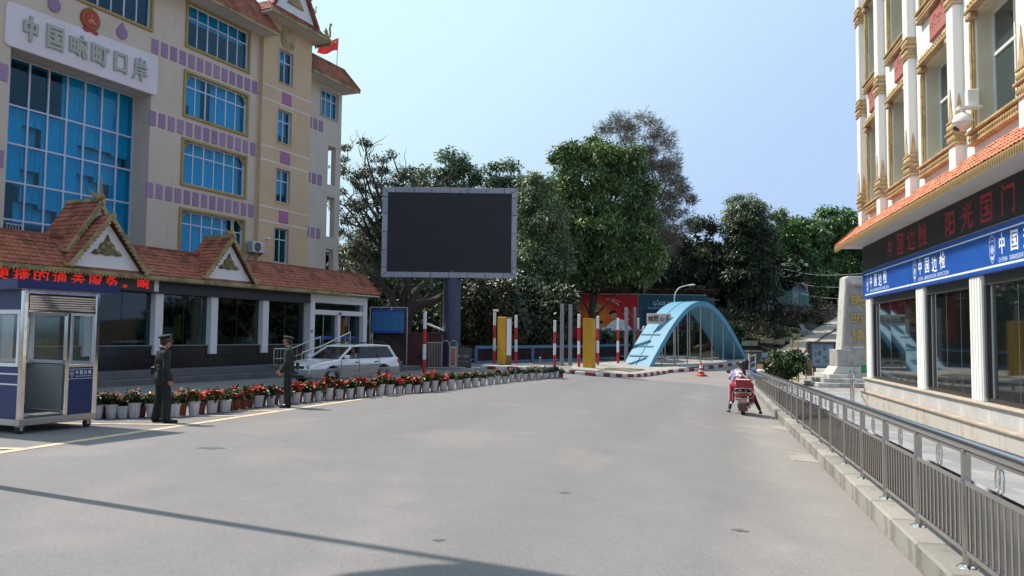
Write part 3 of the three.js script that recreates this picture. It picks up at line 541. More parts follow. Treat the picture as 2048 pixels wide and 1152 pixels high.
    tiles(deck, [u0 - uo, yE - yo, -33 - wo], [0, 0, 1], [0.625, 0.78, 0], 4.3, 0.95, 0.18, 0.22, M.tile, { cut: (s, t) => s > 4.4 - t * 0.8 });
    part('eave_board', loc(dropBoard(u1 - u0, 0.2, 0.16, 0.05), u0, yE + 0.02, wE), M.giltOld, deck);
    part('eave_board', [place(dropBoard(1.2, 0.3, 0.14, 0.05), 37.66 - uo, yE - 0.02 - yo, wE - wo, 0, Math.PI / 2, 0)], M.giltOld, deck);
    const gab = part('gable', loc(ext([[-1.75, 0], [1.75, 0], [0, 2.6]], 0.2), 35.1, 19.45, -29.35), M.white, block);
    for (const q of [-1, 1]) part('barge_board', sbar([35.1 + q * 1.95 - uo, 19.35 - yo, -29.1 - wo], [35.1 - uo, 22.25 - yo, -29.1 - wo], 0.3, 0.2), M.tile[1], gab);
    part('gable_relief', loc(ext([[-0.7, 0], [0.7, 0], [0.3, 0.5], [0, 1.0], [-0.3, 0.5]], 0.08, 0.03), 35.1, 20.0, -29.15), M.giltOld, gab);
    const bird = (u, y, w, s) => [tube([[0, 0, 0], [0.16, 0.1, 0], [0.3, 0.12, 0], [0.34, 0.38, 0], [0.3, 0.62, 0], [0.36, 0.82, 0]], 0.06, 20, 6), ball(0.075, 0.37, 0.86, 0, 1.2, 1, 1, 8), bar([0.4, 0.86, 0], [0.52, 0.83, 0], 0.03, 0.008), ext([[0.2, 0], [0.05, 0.35], [-0.12, 0.5], [-0.08, 0.3], [-0.22, 0.32], [-0.14, 0.12], [-0.26, 0.06], [0, -0.06]], 0.06)].map((g) => plain(place(g, u - uo, y - yo, w - wo, 0, 0, 0, s)));
    part('bird_finial', bird(37.35, yE + 0.12, wE - 0.12, 1.05), M.giltOld, block);
    [0.3, 0.5, 0.72].forEach((t, i) => part('bird_finial', bird(35.3 + 1.95 * (1 - t), 19.35 + 2.9 * t, -29.05, 0.5 - i * 0.03), M.giltOld, block)); }
  part('flat_roof', [B(12, 33.04, 18.2, 18.35, -43.9, -30.05), B(33.04, 37, 18.9, 19.1, -34.2, -29.85), B(37.2, 41.4, 17.4, 17.5, -35.9, -30.9)], M.concrete, block);
}
// flag on the wing roof
{
  const P = Lpos(41.75, 18.3, -31.25), f = thing('flag', 'red flag blowing left on a thin roof pole', 'flag', P, 0);
  part('flag_pole', bar([0, -0.8, 0], [0.14, 2.55, 0], 0.03, 0.022), M.steelDull, f);
  const pos = [], nx = 14, ny = 8, p = (i, j) => { const s = i / nx, t = j / ny; return [0.14 - 0.05 * (1 - t) - s * 1.2 + 0.06 * Math.sin(s * 5), 1.72 + t * 0.8 - s * 0.26 - 0.1 * s * t + 0.05 * Math.sin(s * 7), 0.17 * Math.sin(s * 8 + t * 2) * s]; };
  for (let i = 0; i < nx; i++) for (let j = 0; j < ny; j++) pos.push(...p(i, j), ...p(i + 1, j), ...p(i + 1, j + 1), ...p(i, j), ...p(i + 1, j + 1), ...p(i, j + 1));
  const g = new THREE.BufferGeometry(); g.setAttribute('position', new THREE.Float32BufferAttribute(pos, 3)); g.computeVertexNormals();
  part('cloth', g, mat([0.62, 0.03, 0.03], 0.8, { side: THREE.DoubleSide, transmission: 0.3, thickness: 0 }), f);
  const star = (r, x, y) => { const q = []; for (let i = 0; i < 10; i++) { const a = Math.PI / 2 + (i * Math.PI) / 5, k = i % 2 ? r * 0.4 : r; q.push([x + k * Math.cos(a), y + k * Math.sin(a)]); } return ext(q, 0.03); };
  part('stars', [star(0.1, -0.04, 2.26), star(0.035, -0.2, 2.36), star(0.035, -0.26, 2.26), star(0.035, -0.24, 2.14)].map((s2) => place(s2, 0, 0, 0.06)), mat([0.8, 0.6, 0.1], 0.7), f);
}
// air conditioner and camera on the wall beside the tower
{
  const a = thing('air_conditioner', 'white air conditioner outdoor unit on the cream wall above the hall roof', 'air conditioner', Lpos(32.85, 5.9, -29.4), LTURN);
  const cab = part('cabinet', bx(-0.45, 0.45, 0, 0.6, -0.18, 0.18, 0.03), mat([0.62, 0.61, 0.58], 0.5, { map: T.grain }), a);
  part('fan_grille', [...[0.08, 0.14, 0.2, 0.24].map((r) => plain(place(new THREE.TorusGeometry(r, 0.008, 4, 24), -0.1, 0.3, 0.19))), ...[0, 1, 2, 3].map((k) => plain(place(new THREE.BoxGeometry(0.48, 0.01, 0.01), -0.1, 0.3, 0.19, 0, 0, (k * Math.PI) / 4)))], M.steelDull, cab);
  part('fan_opening', cyl(0.25, 0.25, 0.02, -0.1, 0.3, 0.176, 24, Math.PI / 2), M.dark, cab);
  part('side_louvre', [0.1, 0.18, 0.26, 0.34, 0.42, 0.5].map((y) => bx(-0.465, -0.44, y, y + 0.03, -0.14, 0.14)), M.steelDull, cab);
  part('bracket', [bx(-0.3, -0.26, -0.05, 0, -0.35, 0.2), bx(0.26, 0.3, -0.05, 0, -0.35, 0.2), sbar([-0.28, -0.3, -0.33], [-0.28, -0.05, 0.1], 0.03), sbar([0.28, -0.3, -0.33], [0.28, -0.05, 0.1], 0.03)], M.dark, a);
  const c = thing('security_camera', 'small white bullet camera on the wall above the outdoor unit', 'security camera', Lpos(33.5, 6.75, -29.45), LTURN);
  part('camera_body', [bx(-0.02, 0.26, -0.05, 0.05, 0.12, 0.24, 0.02)], M.white, c); part('arm', [bar([-0.2, 0, -0.02], [0.02, 0, 0.18], 0.02)], M.white, c); part('lens', cyl(0.035, 0.035, 0.03, 0.275, 0, 0.18, 10, 0, Math.PI / 2), M.dark, c);
}

// ---- the hall in front
uo = 28; wo = -24.6; yo = -0.25;
const hall = thing('entrance_hall', 'low hall with dark granite base, wide windows and clay tiled roof', 'building', Lpos(uo, yo, wo), LTURN);
{
  const cols = [13.5, 16.4, 19.25, 22.2, 25.0, 28.06];
  // granite base in slabs
  for (let u = 11; u < 30.9; u += 1.2) for (const [a, b, k] of [[0.3, 0.74, 0], [0.745, 1.16, 1]]) { const e = Math.min(u + 1.196, 30.95); part('granite_slab', B(u, e, a, b, -24.75, -24.58 + 0.004 * HASH(Math.round(u * 3), k, 4), 0.006), M.darkGranite, hall); }
  part('window_sill', B(11, 30.95, 1.16, 1.2, -24.8, -24.52, 0.008), mat([0.3, 0.29, 0.28], 0.5, { map: T.granite }), hall);
  for (const u of cols) part('column', [B(u - 0.19, u + 0.19, 0.82, 3.2, -24.9, -24.44, 0.02)], M.white, hall);
  // shop glass, tinted, with a room behind
  const tint = pane([0.50, 0.62, 0.62]);
  for (let i = 0; i < cols.length; i++) { const a = cols[i] + 0.19, b = i + 1 < cols.length ? cols[i + 1] - 0.19 : 30.95, m = (a + b) / 2; for (const [p, q] of [[a, m - 0.012], [m + 0.012, b]]) part('glass_pane', B(p, q, 1.2, 3.15, -24.705, -24.695), tint, hall); part('glazing_bar', B(m - 0.012, m + 0.012, 1.2, 3.15, -24.71, -24.69), M.dark, hall); }
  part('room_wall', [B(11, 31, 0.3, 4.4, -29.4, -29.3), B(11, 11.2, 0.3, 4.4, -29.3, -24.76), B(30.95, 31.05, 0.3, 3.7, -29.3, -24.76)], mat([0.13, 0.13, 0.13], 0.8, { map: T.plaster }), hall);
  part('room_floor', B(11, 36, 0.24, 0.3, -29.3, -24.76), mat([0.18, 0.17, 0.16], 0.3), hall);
  part('flat_roof', B(11, 36, 3.62, 3.75, -29.3, -24.4), M.concrete, hall);
  part('lintel', [B(11, 30.98, 3.14, 3.73, -24.9, -24.32)], M.blackBand, hall);
  part('lintel_end', [B(21.62, 21.9, 3.2, 3.62, -24.31, -24.2)], M.white, hall);
  // things seen through the glass
  part('counter', [B(23.2, 24.4, 0.3, 1.9, -26.4, -26.0, 0.02), B(16.8, 18.9, 0.3, 1.45, -26.6, -26, 0.02), B(28.6, 30.2, 0.3, 1.5, -26.8, -26.2, 0.02)], mat([0.5, 0.55, 0.58], 0.5), hall);
  part('yellow_board', B(24.5, 24.9, 1.4, 2.35, -26.2, -26.15), mat([0.6, 0.33, 0.03], 0.6), hall);
  part('pillar', [20.6, 23.6, 26.6].map((u) => B(u, u + 0.4, 0.3, 3.6, -27.6, -27.2)), mat([0.3, 0.31, 0.31], 0.6), hall);
  // steps along the front
  for (let u = 10; u < 30; u += 1.6) { const j = HASH(Math.round(u * 5), 1, 8) * 0.006; part('step_stone', B(u, Math.min(u + 1.594, 30), -0.25, 0.045 + j * 0.4, -24.0, -23.16 + j, 0.012), M.step, hall); part('step_stone', B(u, Math.min(u + 1.594, 30), 0.05, 0.3 + j * 0.4, -24.7, -23.62 + j, 0.012), M.step, hall); }
  // LED board on the left part of the lintel
  const led = canvasTex(2048, 128, (c, w, h) => {
    c.fillStyle = '#0a0505'; c.fillRect(0, 0, w, h);
    const n = 16, k = document.createElement('canvas'); k.width = 512; k.height = 64; const q = k.getContext('2d'); q.fillStyle = '#000'; q.fillRect(0, 0, 512, 64); q.strokeStyle = '#f00';
    [...'便捷的通关服务。畹'].forEach((ch, i) => glyph(q, ch, 4 + i * 56, 4, 44, 54, 4.6));
    const d = q.getImageData(0, 0, 512, 64).data; c.fillStyle = '#ff2010';
    for (let y = 0; y < 32; y++) for (let x = 0; x < 256; x++) if (d[((y * 2 + 1) * 512 + x * 2 + 1) * 4] > 90) { c.beginPath(); c.arc(x * 8 + 4, y * 4 + 2, 2.5, 0, 7); c.fill(); }
  });
  const ledMat = mat([0.02, 0.02, 0.02], 0.5, { emissive: new THREE.Color(1, 1, 1), emissiveMap: led, emissiveIntensity: 1.1 });
  const lb = part('led_board', [B(11, 21.6, 3.16, 3.7, -24.3, -24.1)], M.blackBand, hall);
  const lf = new THREE.PlaneGeometry(6.0, 0.46); lf.userData.plain = true; const lm = part('led_screen', lf, ledMat, lb); lm.position.set(18.55 - uo, 3.43 - yo, -24.096 - wo);
  // tiled roof
  const yE = 3.74, wE = -23.78, run = 1.12, rise = 1.09, L = Math.hypot(run, rise), U0 = 11, U1 = 36.1;
  const deck = part('roof', [quads([[[U0 - uo, yE - yo, wE - wo], [U1 - uo, yE - yo, wE - wo], [U1 - 0.05 - uo, yE + rise - yo, wE - run - wo], [U0 - uo, yE + rise - yo, wE - run - wo]], [[U1 - uo, yE - yo, wE - wo], [U1 - uo, yE - yo, -29.5 - wo], [U1 - uo, yE + rise - yo, -29.5 - wo], [U1 - uo, yE + rise - yo, wE - run - wo]]]), B(U0, U1, yE + rise - 0.15, yE + rise - 0.08, -29.6, wE - run)], M.tile[1], hall);
  part('soffit', [B(U0, U1, yE - 0.08, yE - 0.02, -24.6, wE - 0.03)], M.soffit, hall);
  tiles(deck, [14.5 - uo, yE - yo, wE - wo], [1, 0, 0], [0, rise / L, -run / L], U1 - 14.5, L, 0.18, 0.2, M.tile, { single: 300, cut: (s, t) => { const u = 14.5 + s; return (u > 17.95 && u < 20.9) || (u > 23.7 && u < 26.55); } });
  part('ridge', [sbar([U0 - uo, yE + rise + 0.03 - yo, wE - run - wo], [U1 - uo, yE + rise + 0.03 - yo, wE - run - wo], 0.14, 0.12), sbar([U1 - uo, yE + 0.05 - yo, wE - wo], [U1 - 0.05 - uo, yE + rise + 0.04 - yo, wE - run - wo], 0.12, 0.12), B(32.2, 37.3, 5.0, 5.3, -29.4, -29.2), B(36.6, 37.3, 5.0, 5.25, -29.2, -29.0)], M.tile[1], deck);
  part('eave_board', loc(dropBoard(33.4 - U0, 0.2, 0.13, 0.05), U0, yE + 0.01, wE - 0.01), M.giltOld, deck);
  // gables
  const gable = (uc, half, y0, yT, wF, depth, two) => {
    const g = part('gable', loc(ext([[-half * 0.93, 0], [half * 0.93, 0], [0, (yT - y0) * 0.9]], 0.12), uc, y0, wF - 0.3), M.white, hall);
    const sl = Math.hypot(half, yT - y0);
    const pair = (dw, dy, hf, yb, dp) => { for (const q of [-1, 1]) {
      const e = [uc + q * hf - uo, yb + dy - yo, wF + dw - wo], s2 = Math.hypot(hf, yT - y0), d = [(-q * hf) / s2, (yT - y0) / s2, 0];
      const slope = part('gable_roof', quads([[e, [e[0], e[1], e[2] - dp], [e[0] + d[0] * s2, e[1] + d[1] * s2, e[2] - dp], [e[0] + d[0] * s2, e[1] + d[1] * s2, e[2]]]]), M.tile[1], g);
      tiles(slope, q < 0 ? [e[0], e[1], e[2] - dp] : e, [0, 0, q < 0 ? 1 : -1], d, dp, s2, 0.18, 0.2, M.tile, {});
      // barge board: its lower edge carved
      const bd = dropBoard(s2 + 0.1, 0.17, 0.17, 0.07, 0.55), m = new THREE.Matrix4(), xA = V(...d), zA = V(0, 0, 1), yA = zA.clone().cross(xA); if (q > 0) { /* mirrored side: run from the top down */ xA.negate(); yA.copy(zA.clone().cross(xA)); }
      m.makeBasis(xA, yA, zA); bd.applyMatrix4(m); const st = q < 0 ? e : [e[0] + d[0] * s2, e[1] + d[1] * s2, e[2]]; bd.translate(st[0], st[1] + 0.06, st[2] + 0.01); part('barge_board', bd, M.giltOld, g);
      part('roof_horn', ext([[0, 0], [0.22 * q, 0.02], [0.34 * q, 0.22], [0.2 * q, 0.12], [0.02 * q, 0.14]], 0.06).translate(e[0] - 0.1 * q, e[1], e[2]), M.giltOld, g);
    } };
    if (two) { pair(-0.55, 0.24, half * 0.82, y0 + 0.26, depth); part('upper_infill', loc(ext([[-half * 0.78, 0], [half * 0.78, 0], [0, (yT - y0) * 0.98]], 0.08), uc, y0 + 0.55, wF - 0.72), M.white, g); }
    pair(0, 0, half, y0, two ? 0.9 : depth);
    part('gable_relief', loc(ext([[-0.62, 0], [-0.5, 0.14], [-0.34, 0.18], [-0.28, 0.36], [-0.12, 0.46], [0, 0.72], [0.12, 0.46], [0.28, 0.36], [0.34, 0.18], [0.5, 0.14], [0.62, 0], [0.42, -0.03], [0.25, 0.02], [0, -0.05], [-0.25, 0.02], [-0.42, -0.03]].map(([x, y]) => [x * half * 0.62, y * half * 0.62]), 0.05, 0.03), uc, y0 + half * 0.34, wF - 0.17), mat([0.22, 0.165, 0.08], 0.7, { map: T.soot, bumpMap: T.bump, bumpScale: 0.03 }), g);
    for (let k = 0; k < 5; k++) part('relief_leaf', ball(0.055 * half, uc + (k - 2) * 0.13 * half - uo, y0 + half * (0.4 + 0.09 * (2 - Math.abs(k - 2))) - yo, wF - 0.09 - wo, 1, 0.8, 0.5, 8), M.giltOld, g);
    part('gable_foot', loc(dropBoard(half * 2, 0.16, 0.13, 0.06), uc - half, y0 - 0.02, wF - 0.16), M.giltOld, g);
    const yy = yT + (two ? 0.6 : 0.05), wf = two ? wF - 0.55 : wF;
    part('ridge_finial', [bar([uc - uo, yy - yo, wf - wo], [uc - uo, yy + (two ? 0.85 : 0.7) - yo, wf - wo], 0.06, 0.012), ball(0.11, uc - uo, yy + 0.1 - yo, wf - wo, 1.4, 1, 1, 8), ext([[0.1, 0], [0.1, 0.14], [-0.1, 0.2], [-0.3, 0.16], [-0.42, 0.26], [-0.36, 0.06], [-0.2, 0]], 0.07).translate(uc - uo, yy + 0.02 - yo, wf - 0.03 - wo), sbar([uc - uo, yy - yo, wf - wo], [uc - uo, yy - yo, wf - depth - wo], 0.12, 0.12)], M.giltOld, g);
  };
  gable(19.35, 1.56, 3.8, 5.66, -23.72, 1.75, true);
  gable(25.1, 1.46, 3.8, 5.6, -23.72, 1.5, false);
  // white portal with glass doors
  part('portal', [B(31.05, 31.4, 0.3, 3.6, -25.0, -24.35, 0.02), B(35.45, 35.8, 0.3, 3.6, -25.0, -24.35, 0.02), B(31.4, 35.45, 3.2, 3.6, -25.0, -24.36, 0.02), B(31.4, 35.45, 2.62, 2.86, -24.9, -24.4, 0.015), B(33.32, 33.55, 0.3, 2.62, -24.9, -24.42, 0.015), B(35.5, 35.8, 0.3, 3.6, -29.4, -25.0)], M.white, hall);
  for (const [a, b] of [[31.4, 33.32], [33.55, 35.45]]) { const d = part('glass_door', B(a, b, 0.32, 2.62, -24.62, -24.61), tint, hall); part('blue_band', B(a + 0.1, b - 0.1, 1.42, 1.58, -24.605, -24.6), M.bluePaint, d); part('door_rail', [B((a + b) / 2 - 0.02, (a + b) / 2 + 0.02, 0.32, 2.6, -24.63, -24.59)], M.steelDull, d); }
  part('transom_pane', B(31.4, 35.45, 2.86, 3.2, -24.62, -24.61), tint, hall);
  part('door_sensor', B(33.35, 33.5, 2.66, 2.76, -24.4, -24.34, 0.01), M.dark, hall);
  part('blue_sticker', B(31.1, 31.22, 1.75, 1.87, -24.345, -24.335), M.bluePaint, hall);
  // landing, side steps
  part('landing', [B(30, 36.3, -0.3, 0.3, -24.9, -22.4, 0.02), B(28.6, 30, -0.3, 0.0, -23.6, -22.4, 0.02), B(36.3, 38.2, -0.3, 0.0, -24.6, -22.4, 0.02)], M.step, hall);
}
// handrails of the landing
function rail(pts, label, pickets) {
  const r = thing('handrail', label, 'handrail', Lpos(30, 0, -22.5), LTURN), P = pts.map(([u, y, w]) => [u - 30, y, w + 22.5]), top = [], mid = [], post = [];
  for (let i = 0; i + 1 < P.length; i++) { top.push(bar([P[i][0], P[i][1] + 0.92, P[i][2]], [P[i + 1][0], P[i + 1][1] + 0.92, P[i + 1][2]], 0.03)); mid.push(bar([P[i][0], P[i][1] + 0.5, P[i][2]], [P[i + 1][0], P[i + 1][1] + 0.5, P[i + 1][2]], 0.018)); }
  part('top_rail', top, M.steel, r); part('mid_rail', mid, M.steel, r);
  for (const p of P) part('post', bar(p, [p[0], p[1] + 0.92, p[2]], 0.025), M.steel, r);
  for (let i = 0; i + 1 < P.length; i++) for (let k = 1; k <= pickets; k++) { const t = k / (pickets + 1), x = lerp(P[i][0], P[i + 1][0], t), y = lerp(P[i][1], P[i + 1][1], t), z = lerp(P[i][2], P[i + 1][2], t); part('picket', bar([x, y + 0.05, z], [x, y + 0.92, z], 0.012, 0.012, 5), M.steel, r); }
}
rail([[27.3, 0.1, -23.3], [28.4, 0.1, -23.3], [30.6, 0.62, -23.4]], 'steel handrail behind the second guard, rising to the glass doors', 4);
rail([[27.9, -0.05, -22.3], [29.2, 0.2, -22.3], [31.4, 0.85, -22.3]], 'steel handrail rising above the white car to the doors', 5);
rail([[33.4, 0.25, -22.6], [34.9, 0.85, -23.4]], 'short steel handrail slanting up right of the doors, above the car roof', 1);

// ---------------------------------------------------------------- right: inspection office, sunlit
{
  const A = rad(11.7), D2 = [Math.sin(A), -Math.cos(A)], NR = [-Math.cos(A), -Math.sin(A)], C0 = -6.127, VO = -22;
  const Rpos = (v, y, o) => [-v * D2[0] + (C0 + o) * NR[0], y, -v * D2[1] + (C0 + o) * NR[1]], RTURN = rad(-101.7);
  const b = thing('inspection_office', 'white office with gilt window mouldings and blue sign over dark shop windows', 'building', Rpos(VO, 0, 0), RTURN);
  const R = (v0, v1, y0, y1, o0, o1, c = 0) => bx(v0 - VO, v1 - VO, y0, y1, o0, o1, c);
  const at = (g, v, y, o) => plain(place(g, v - VO, y, o));
  const V0 = -29.3, V1 = -3;
  const stainTex = tex(512, 3.4, (u, v) => { const f = fbm(u, v, 6, 5, 201), g = fbm(u, v, 22, 4, 207, 5), k = ss(0.5, 0.66, 0.55 * f + 0.45 * g); return [lerp(0.86, 0.72, k), lerp(0.85, 0.58, k), lerp(0.83, 0.38, k)]; });
  const lower = mat([0.50, 0.485, 0.46], 0.75, { map: stainTex }), upper = mat([0.53, 0.525, 0.52], 0.7, { map: T.stone });
  const white = mat([0.82, 0.815, 0.80], 0.8, { map: T.plaster }), jamb = mat([0.62, 0.59, 0.47], 0.85, { map: T.plaster });
  const giltTex = tex(512, 1.5, (u, v) => { const k = ss(0.5, 0.62, fbm(u, v, 7, 5, 221)); return [lerp(1, 0.78, k), lerp(1, 0.72, k), lerp(1, 0.66, k)]; });
  const gilt = mat([0.52, 0.37, 0.17], 0.55, { map: giltTex, metalness: 0.1 }), giltWorn = mat([0.48, 0.345, 0.19], 0.7, { map: giltTex });
  // plinth
  for (let v = V0; v < -6; v += 2.4) part('plinth_slab', R(v, Math.min(v + 2.396, -6), -1.2, -0.06, -0.4, 0.002 * HASH(Math.round(v * 3), 1, 3), 0.008), lower, b);
  part('plinth_ledge', R(V0 - 0.05, -6, -0.06, 0.0, -0.4, 0.06, 0.012), mat([0.48, 0.40, 0.33], 0.7, { map: T.stone }), b);
  for (let v = V0 + 0.02; v < -6; v += 1.6) part('plinth_slab', R(v, Math.min(v + 1.597, -6), 0.0, 0.36, -0.5, -0.12 + 0.002 * HASH(Math.round(v * 3), 2, 3), 0.006), upper, b);
  part('window_ledge', R(V0, -6, 0.36, 0.41, -0.5, -0.05, 0.01), mat([0.55, 0.47, 0.39], 0.6, { map: T.stone }), b);
  // fluted columns and windows
  const cols = [-28.75, -22.92, -18.9, -14.3, -9.8];
  for (const v of cols) { const c = part('column', R(v - 0.33, v + 0.33, 0.41, 3.08, -0.34, -0.17, 0.01), white, b); part('flute_rib', [-0.24, -0.08, 0.08, 0.24].map((d) => R(v + d - 0.055, v + d + 0.055, 0.41, 3.06, -0.172, -0.145, 0.012)), white, c); }
  const shop = mat([0.006, 0.010, 0.010], 0.035, { ior: 2.3 }), frameD = mat([0.05, 0.048, 0.045], 0.45, { metalness: 0.4 }), frameG = mat([0.2, 0.22, 0.23], 0.4, { metalness: 0.5 });
  for (let i = 0; i < cols.length; i++) {
    const a = cols[i] + 0.33, e = i + 1 < cols.length ? cols[i + 1] - 0.33 : -6, n = 3;
    const f = part('window_frame', [R(a, e, 0.41, 0.5, -0.5, -0.25), R(a, e, 2.86, 3.08, -0.5, -0.24), R(a, a + 0.12, 0.5, 2.86, -0.5, -0.22), R(e - 0.07, e, 0.5, 2.86, -0.5, -0.25)], frameD, b);
    part('window_liner', [R(a + 0.24, a + 0.33, 0.5, 2.86, -0.34, -0.27)], frameG, f);
    for (let k = 0; k < n; k++) { const p = part('pane', R(VO - (e - a - 0.36) / n / 2 + 0.008, VO + (e - a - 0.36) / n / 2 - 0.008, 0.5, 2.86, -0.012, 0), shop, f); p.position.set(a + 0.33 + ((e - a - 0.36) * (k + 0.5)) / n - VO, 0, -0.305); p.rotation.y = (HASH(i, k, 33) - 0.5) * 0.012; }
    part('pane_joint', [1, 2].map((k) => R(a + 0.33 + ((e - a - 0.36) * k) / n - 0.008, a + 0.33 + ((e - a - 0.36) * k) / n + 0.008, 0.5, 2.86, -0.31, -0.303)), frameG, f);
  }
  // sign board with emblems and lettering
  const board = part('sign_board', R(V0 + 0.02, -6, 3.08, 4.0, -0.4, -0.1, 0.01), mat([0.012, 0.075, 0.36], 0.4), b);
  const signTex = canvasTex(1600, 256, (c, w, h) => {
    c.fillStyle = '#1a55ae'; c.fillRect(0, 0, w, h);
    for (let i = 0; i < 900; i++) { const x = rnd() * w, l = 10 + rnd() * 90; c.fillStyle = `rgba(${10 + rnd() * 20},${40 + rnd() * 40},${110 + rnd() * 60},${0.05 + rnd() * 0.16})`; c.fillRect(x, 30 + rnd() * 20, 1 + rnd() * 7, l); }
    for (let i = 0; i < 160; i++) { c.fillStyle = `rgba(90,140,220,${rnd() * 0.08})`; c.beginPath(); c.ellipse(rnd() * w, rnd() * h, 10 + rnd() * 60, 5 + rnd() * 26, 0, 0, 7); c.fill(); }
    c.fillStyle = '#eef2fa'; c.fillRect(0, 26, w, 9); c.fillRect(0, 226, w, 13);
    c.strokeStyle = c.fillStyle = '#eef2fa'; c.lineWidth = 4;
    const X = 120; c.beginPath(); c.moveTo(X, 44); c.bezierCurveTo(X + 14, 62, X + 40, 62, X + 44, 72); c.lineTo(X + 42, 150); c.bezierCurveTo(X + 38, 180, X + 14, 206, X, 214); c.bezierCurveTo(X - 14, 206, X - 38, 180, X - 42, 150); c.lineTo(X - 44, 72); c.bezierCurveTo(X - 40, 62, X - 14, 62, X, 44); c.stroke();
    c.beginPath(); c.arc(X, 132, 25, 0, 7); c.stroke(); c.lineWidth = 3; c.beginPath(); c.ellipse(X, 132, 10, 25, 0, 0, 7); c.moveTo(X - 25, 132); c.lineTo(X + 25, 132); c.stroke();
    c.font = 'italic bold 34px serif'; c.textAlign = 'center'; c.lineWidth = 5; c.fillText('CII', X, 145); [168, 180, 192].forEach((y, k) => { c.beginPath(); c.arc(X, y - 20, 30 - k * 5, 0.5, 2.64); c.stroke(); });
    for (let k = 0; k < 4; k++) glyph(c, '中国边检'[k], X - 30 + k * 15, 70 + (k === 0 || k === 3 ? 6 : 0), 11, 14, 1.6);
    c.strokeStyle = '#f4f7fc';
    [...'中国边检'].forEach((ch, i) => { const x = 208 + i * 176, y = 48 + (i === 2 ? 8 : 0); glyph(c, ch, x, y, 116, 122, 13); glyph(c, ch, x + 3, y + 2, 114, 118, 8); });
    c.font = '38px sans-serif'; c.textAlign = 'left'; c.save(); c.translate(214, 216); c.scale(1.16, 1); c.fillText('CHINA  IMMIGRATION  INSPECTION', 0, 0); c.restore();
  });
  const signMat = mat([0.9, 0.9, 0.9], 0.45, { map: signTex });
  for (const v of [-28.55, -23.12, -17.72, -12.3]) { const g = new THREE.PlaneGeometry(5.4, 0.86); g.userData.plain = true; const m = part('sign_print', g, signMat, board); m.position.set(v + 2.32 - VO, 3.54, -0.096); }
  // LED board
  const led = canvasTex(2048, 128, (c, w, h) => {
    c.fillStyle = '#000'; c.fillRect(0, 0, w, h); const k = document.createElement('canvas'); k.width = 512; k.height = 32; const q = k.getContext('2d'); q.fillStyle = '#000'; q.fillRect(0, 0, 512, 32); q.strokeStyle = '#f00';
    const px = (v) => ((v + 29.3) / 17.3) * 512; const t = [['中', -25.74], ['国', -24.62], ['边', -23.53], ['检', -22.5], ['阳', -20.33], ['光', -19.2], ['国', -18.06], ['门', -16.96]];
    for (const [ch, v] of t) glyph(q, ch, px(v) - 11, 4, 22, 25, 1.9);
    const d = q.getImageData(0, 0, 512, 32).data; c.fillStyle = '#e0142c';
    for (let y = 0; y < 32; y++) for (let x = 0; x < 512; x++) if (d[(y * 512 + x) * 4] > 100) c.fillRect(x * 4, y * 4, 3.2, 1.9);
  });
  const lb = part('led_board', R(V0 - 0.1, -6, 4.02, 4.88, -0.4, -0.14), mat([0.012, 0.010, 0.011], 0.5), b);
  { const g = new THREE.PlaneGeometry(17.3, 0.82); g.userData.plain = true; const m = part('led_screen', g, mat([0.014, 0.012, 0.013], 0.55, { emissive: new THREE.Color(1, 1, 1), emissiveMap: led, emissiveIntensity: 0.45 }), lb); m.position.set(-29.3 + 8.65 - VO, 4.45, -0.136); }
  part('led_frame', [R(V0 - 0.1, -6, 4.0, 4.025, -0.3, -0.12), R(V0 - 0.1, -6, 4.87, 4.9, -0.3, -0.12)], M.steelDull, lb);
  // eave: soffit, carved trim, tiles
  const oE = 0.66, yE = 4.92, v0 = -29.85;
  part('soffit', [R(v0 + 0.05, -6, 4.86, 4.9, -0.4, oE - 0.06)], mat([0.66, 0.65, 0.64], 0.85, { map: T.plaster }), b);
  { const trim = part('eave_board', R(v0, -6, 4.84, 4.95, oE - 0.05, oE + 0.01, 0.01), giltWorn, b); const leaf = plain(place(new THREE.ConeGeometry(0.062, 0.21, 6), 0, 0, 0, Math.PI, 0, 0.35, [1, 1, 0.6])); const n = Math.floor((-6 - v0) / 0.105);
    for (let i = 0; i < Math.min(n, 226); i++) { const m = part('carved_leaf', leaf, i % 3 ? gilt : giltWorn, trim); m.position.set(v0 + 0.05 + i * 0.105 - VO, 4.81, oE + 0.015); m.rotation.z = (HASH(i, 1, 41) - 0.5) * 0.2; } }
  const run = 0.98, rise = 0.86, L = Math.hypot(run, rise), deck = part('roof', quads([[[v0 - VO, yE, oE], [-6 - VO, yE, oE], [-6 - VO, yE + rise, oE - run], [v0 + 0.3 - VO, yE + rise, oE - run]], [[v0 - VO, yE, oE], [v0 + 0.3 - VO, yE + rise, oE - run], [v0 + 0.3 - VO, yE + rise, -4], [v0 - VO, yE, -4]]]), M.tileBright[1], b);
  tiles(deck, [v0 - VO, yE, oE], [1, 0, 0], [0, rise / L, -run / L], 19, L, 0.165, 0.24, M.tileBright, { single: 300, cut: (s, t) => s < (0.3 * t) / L });
  part('hip_ridge', sbar([v0 - VO, yE + 0.05, oE], [v0 + 0.3 - VO, yE + rise + 0.05, oE - run], 0.1, 0.1), M.tileBright[1], deck);
  // upper wall with deep windows
  const wins = [[-28.85, -27.3], [-25.93, -24.08], [-22.6, -20.4], [-18.95, -16.6], [-15.2, -12.8]], levels = [[6.27, 8.92], [10.42, 13.1], [14.5, 17]];
  const oW = -0.3, holes = []; for (const [a, e] of wins) for (const [p, q] of levels) holes.push([[a - VO, p], [e - VO, p], [e - VO, q], [a - VO, q]]);
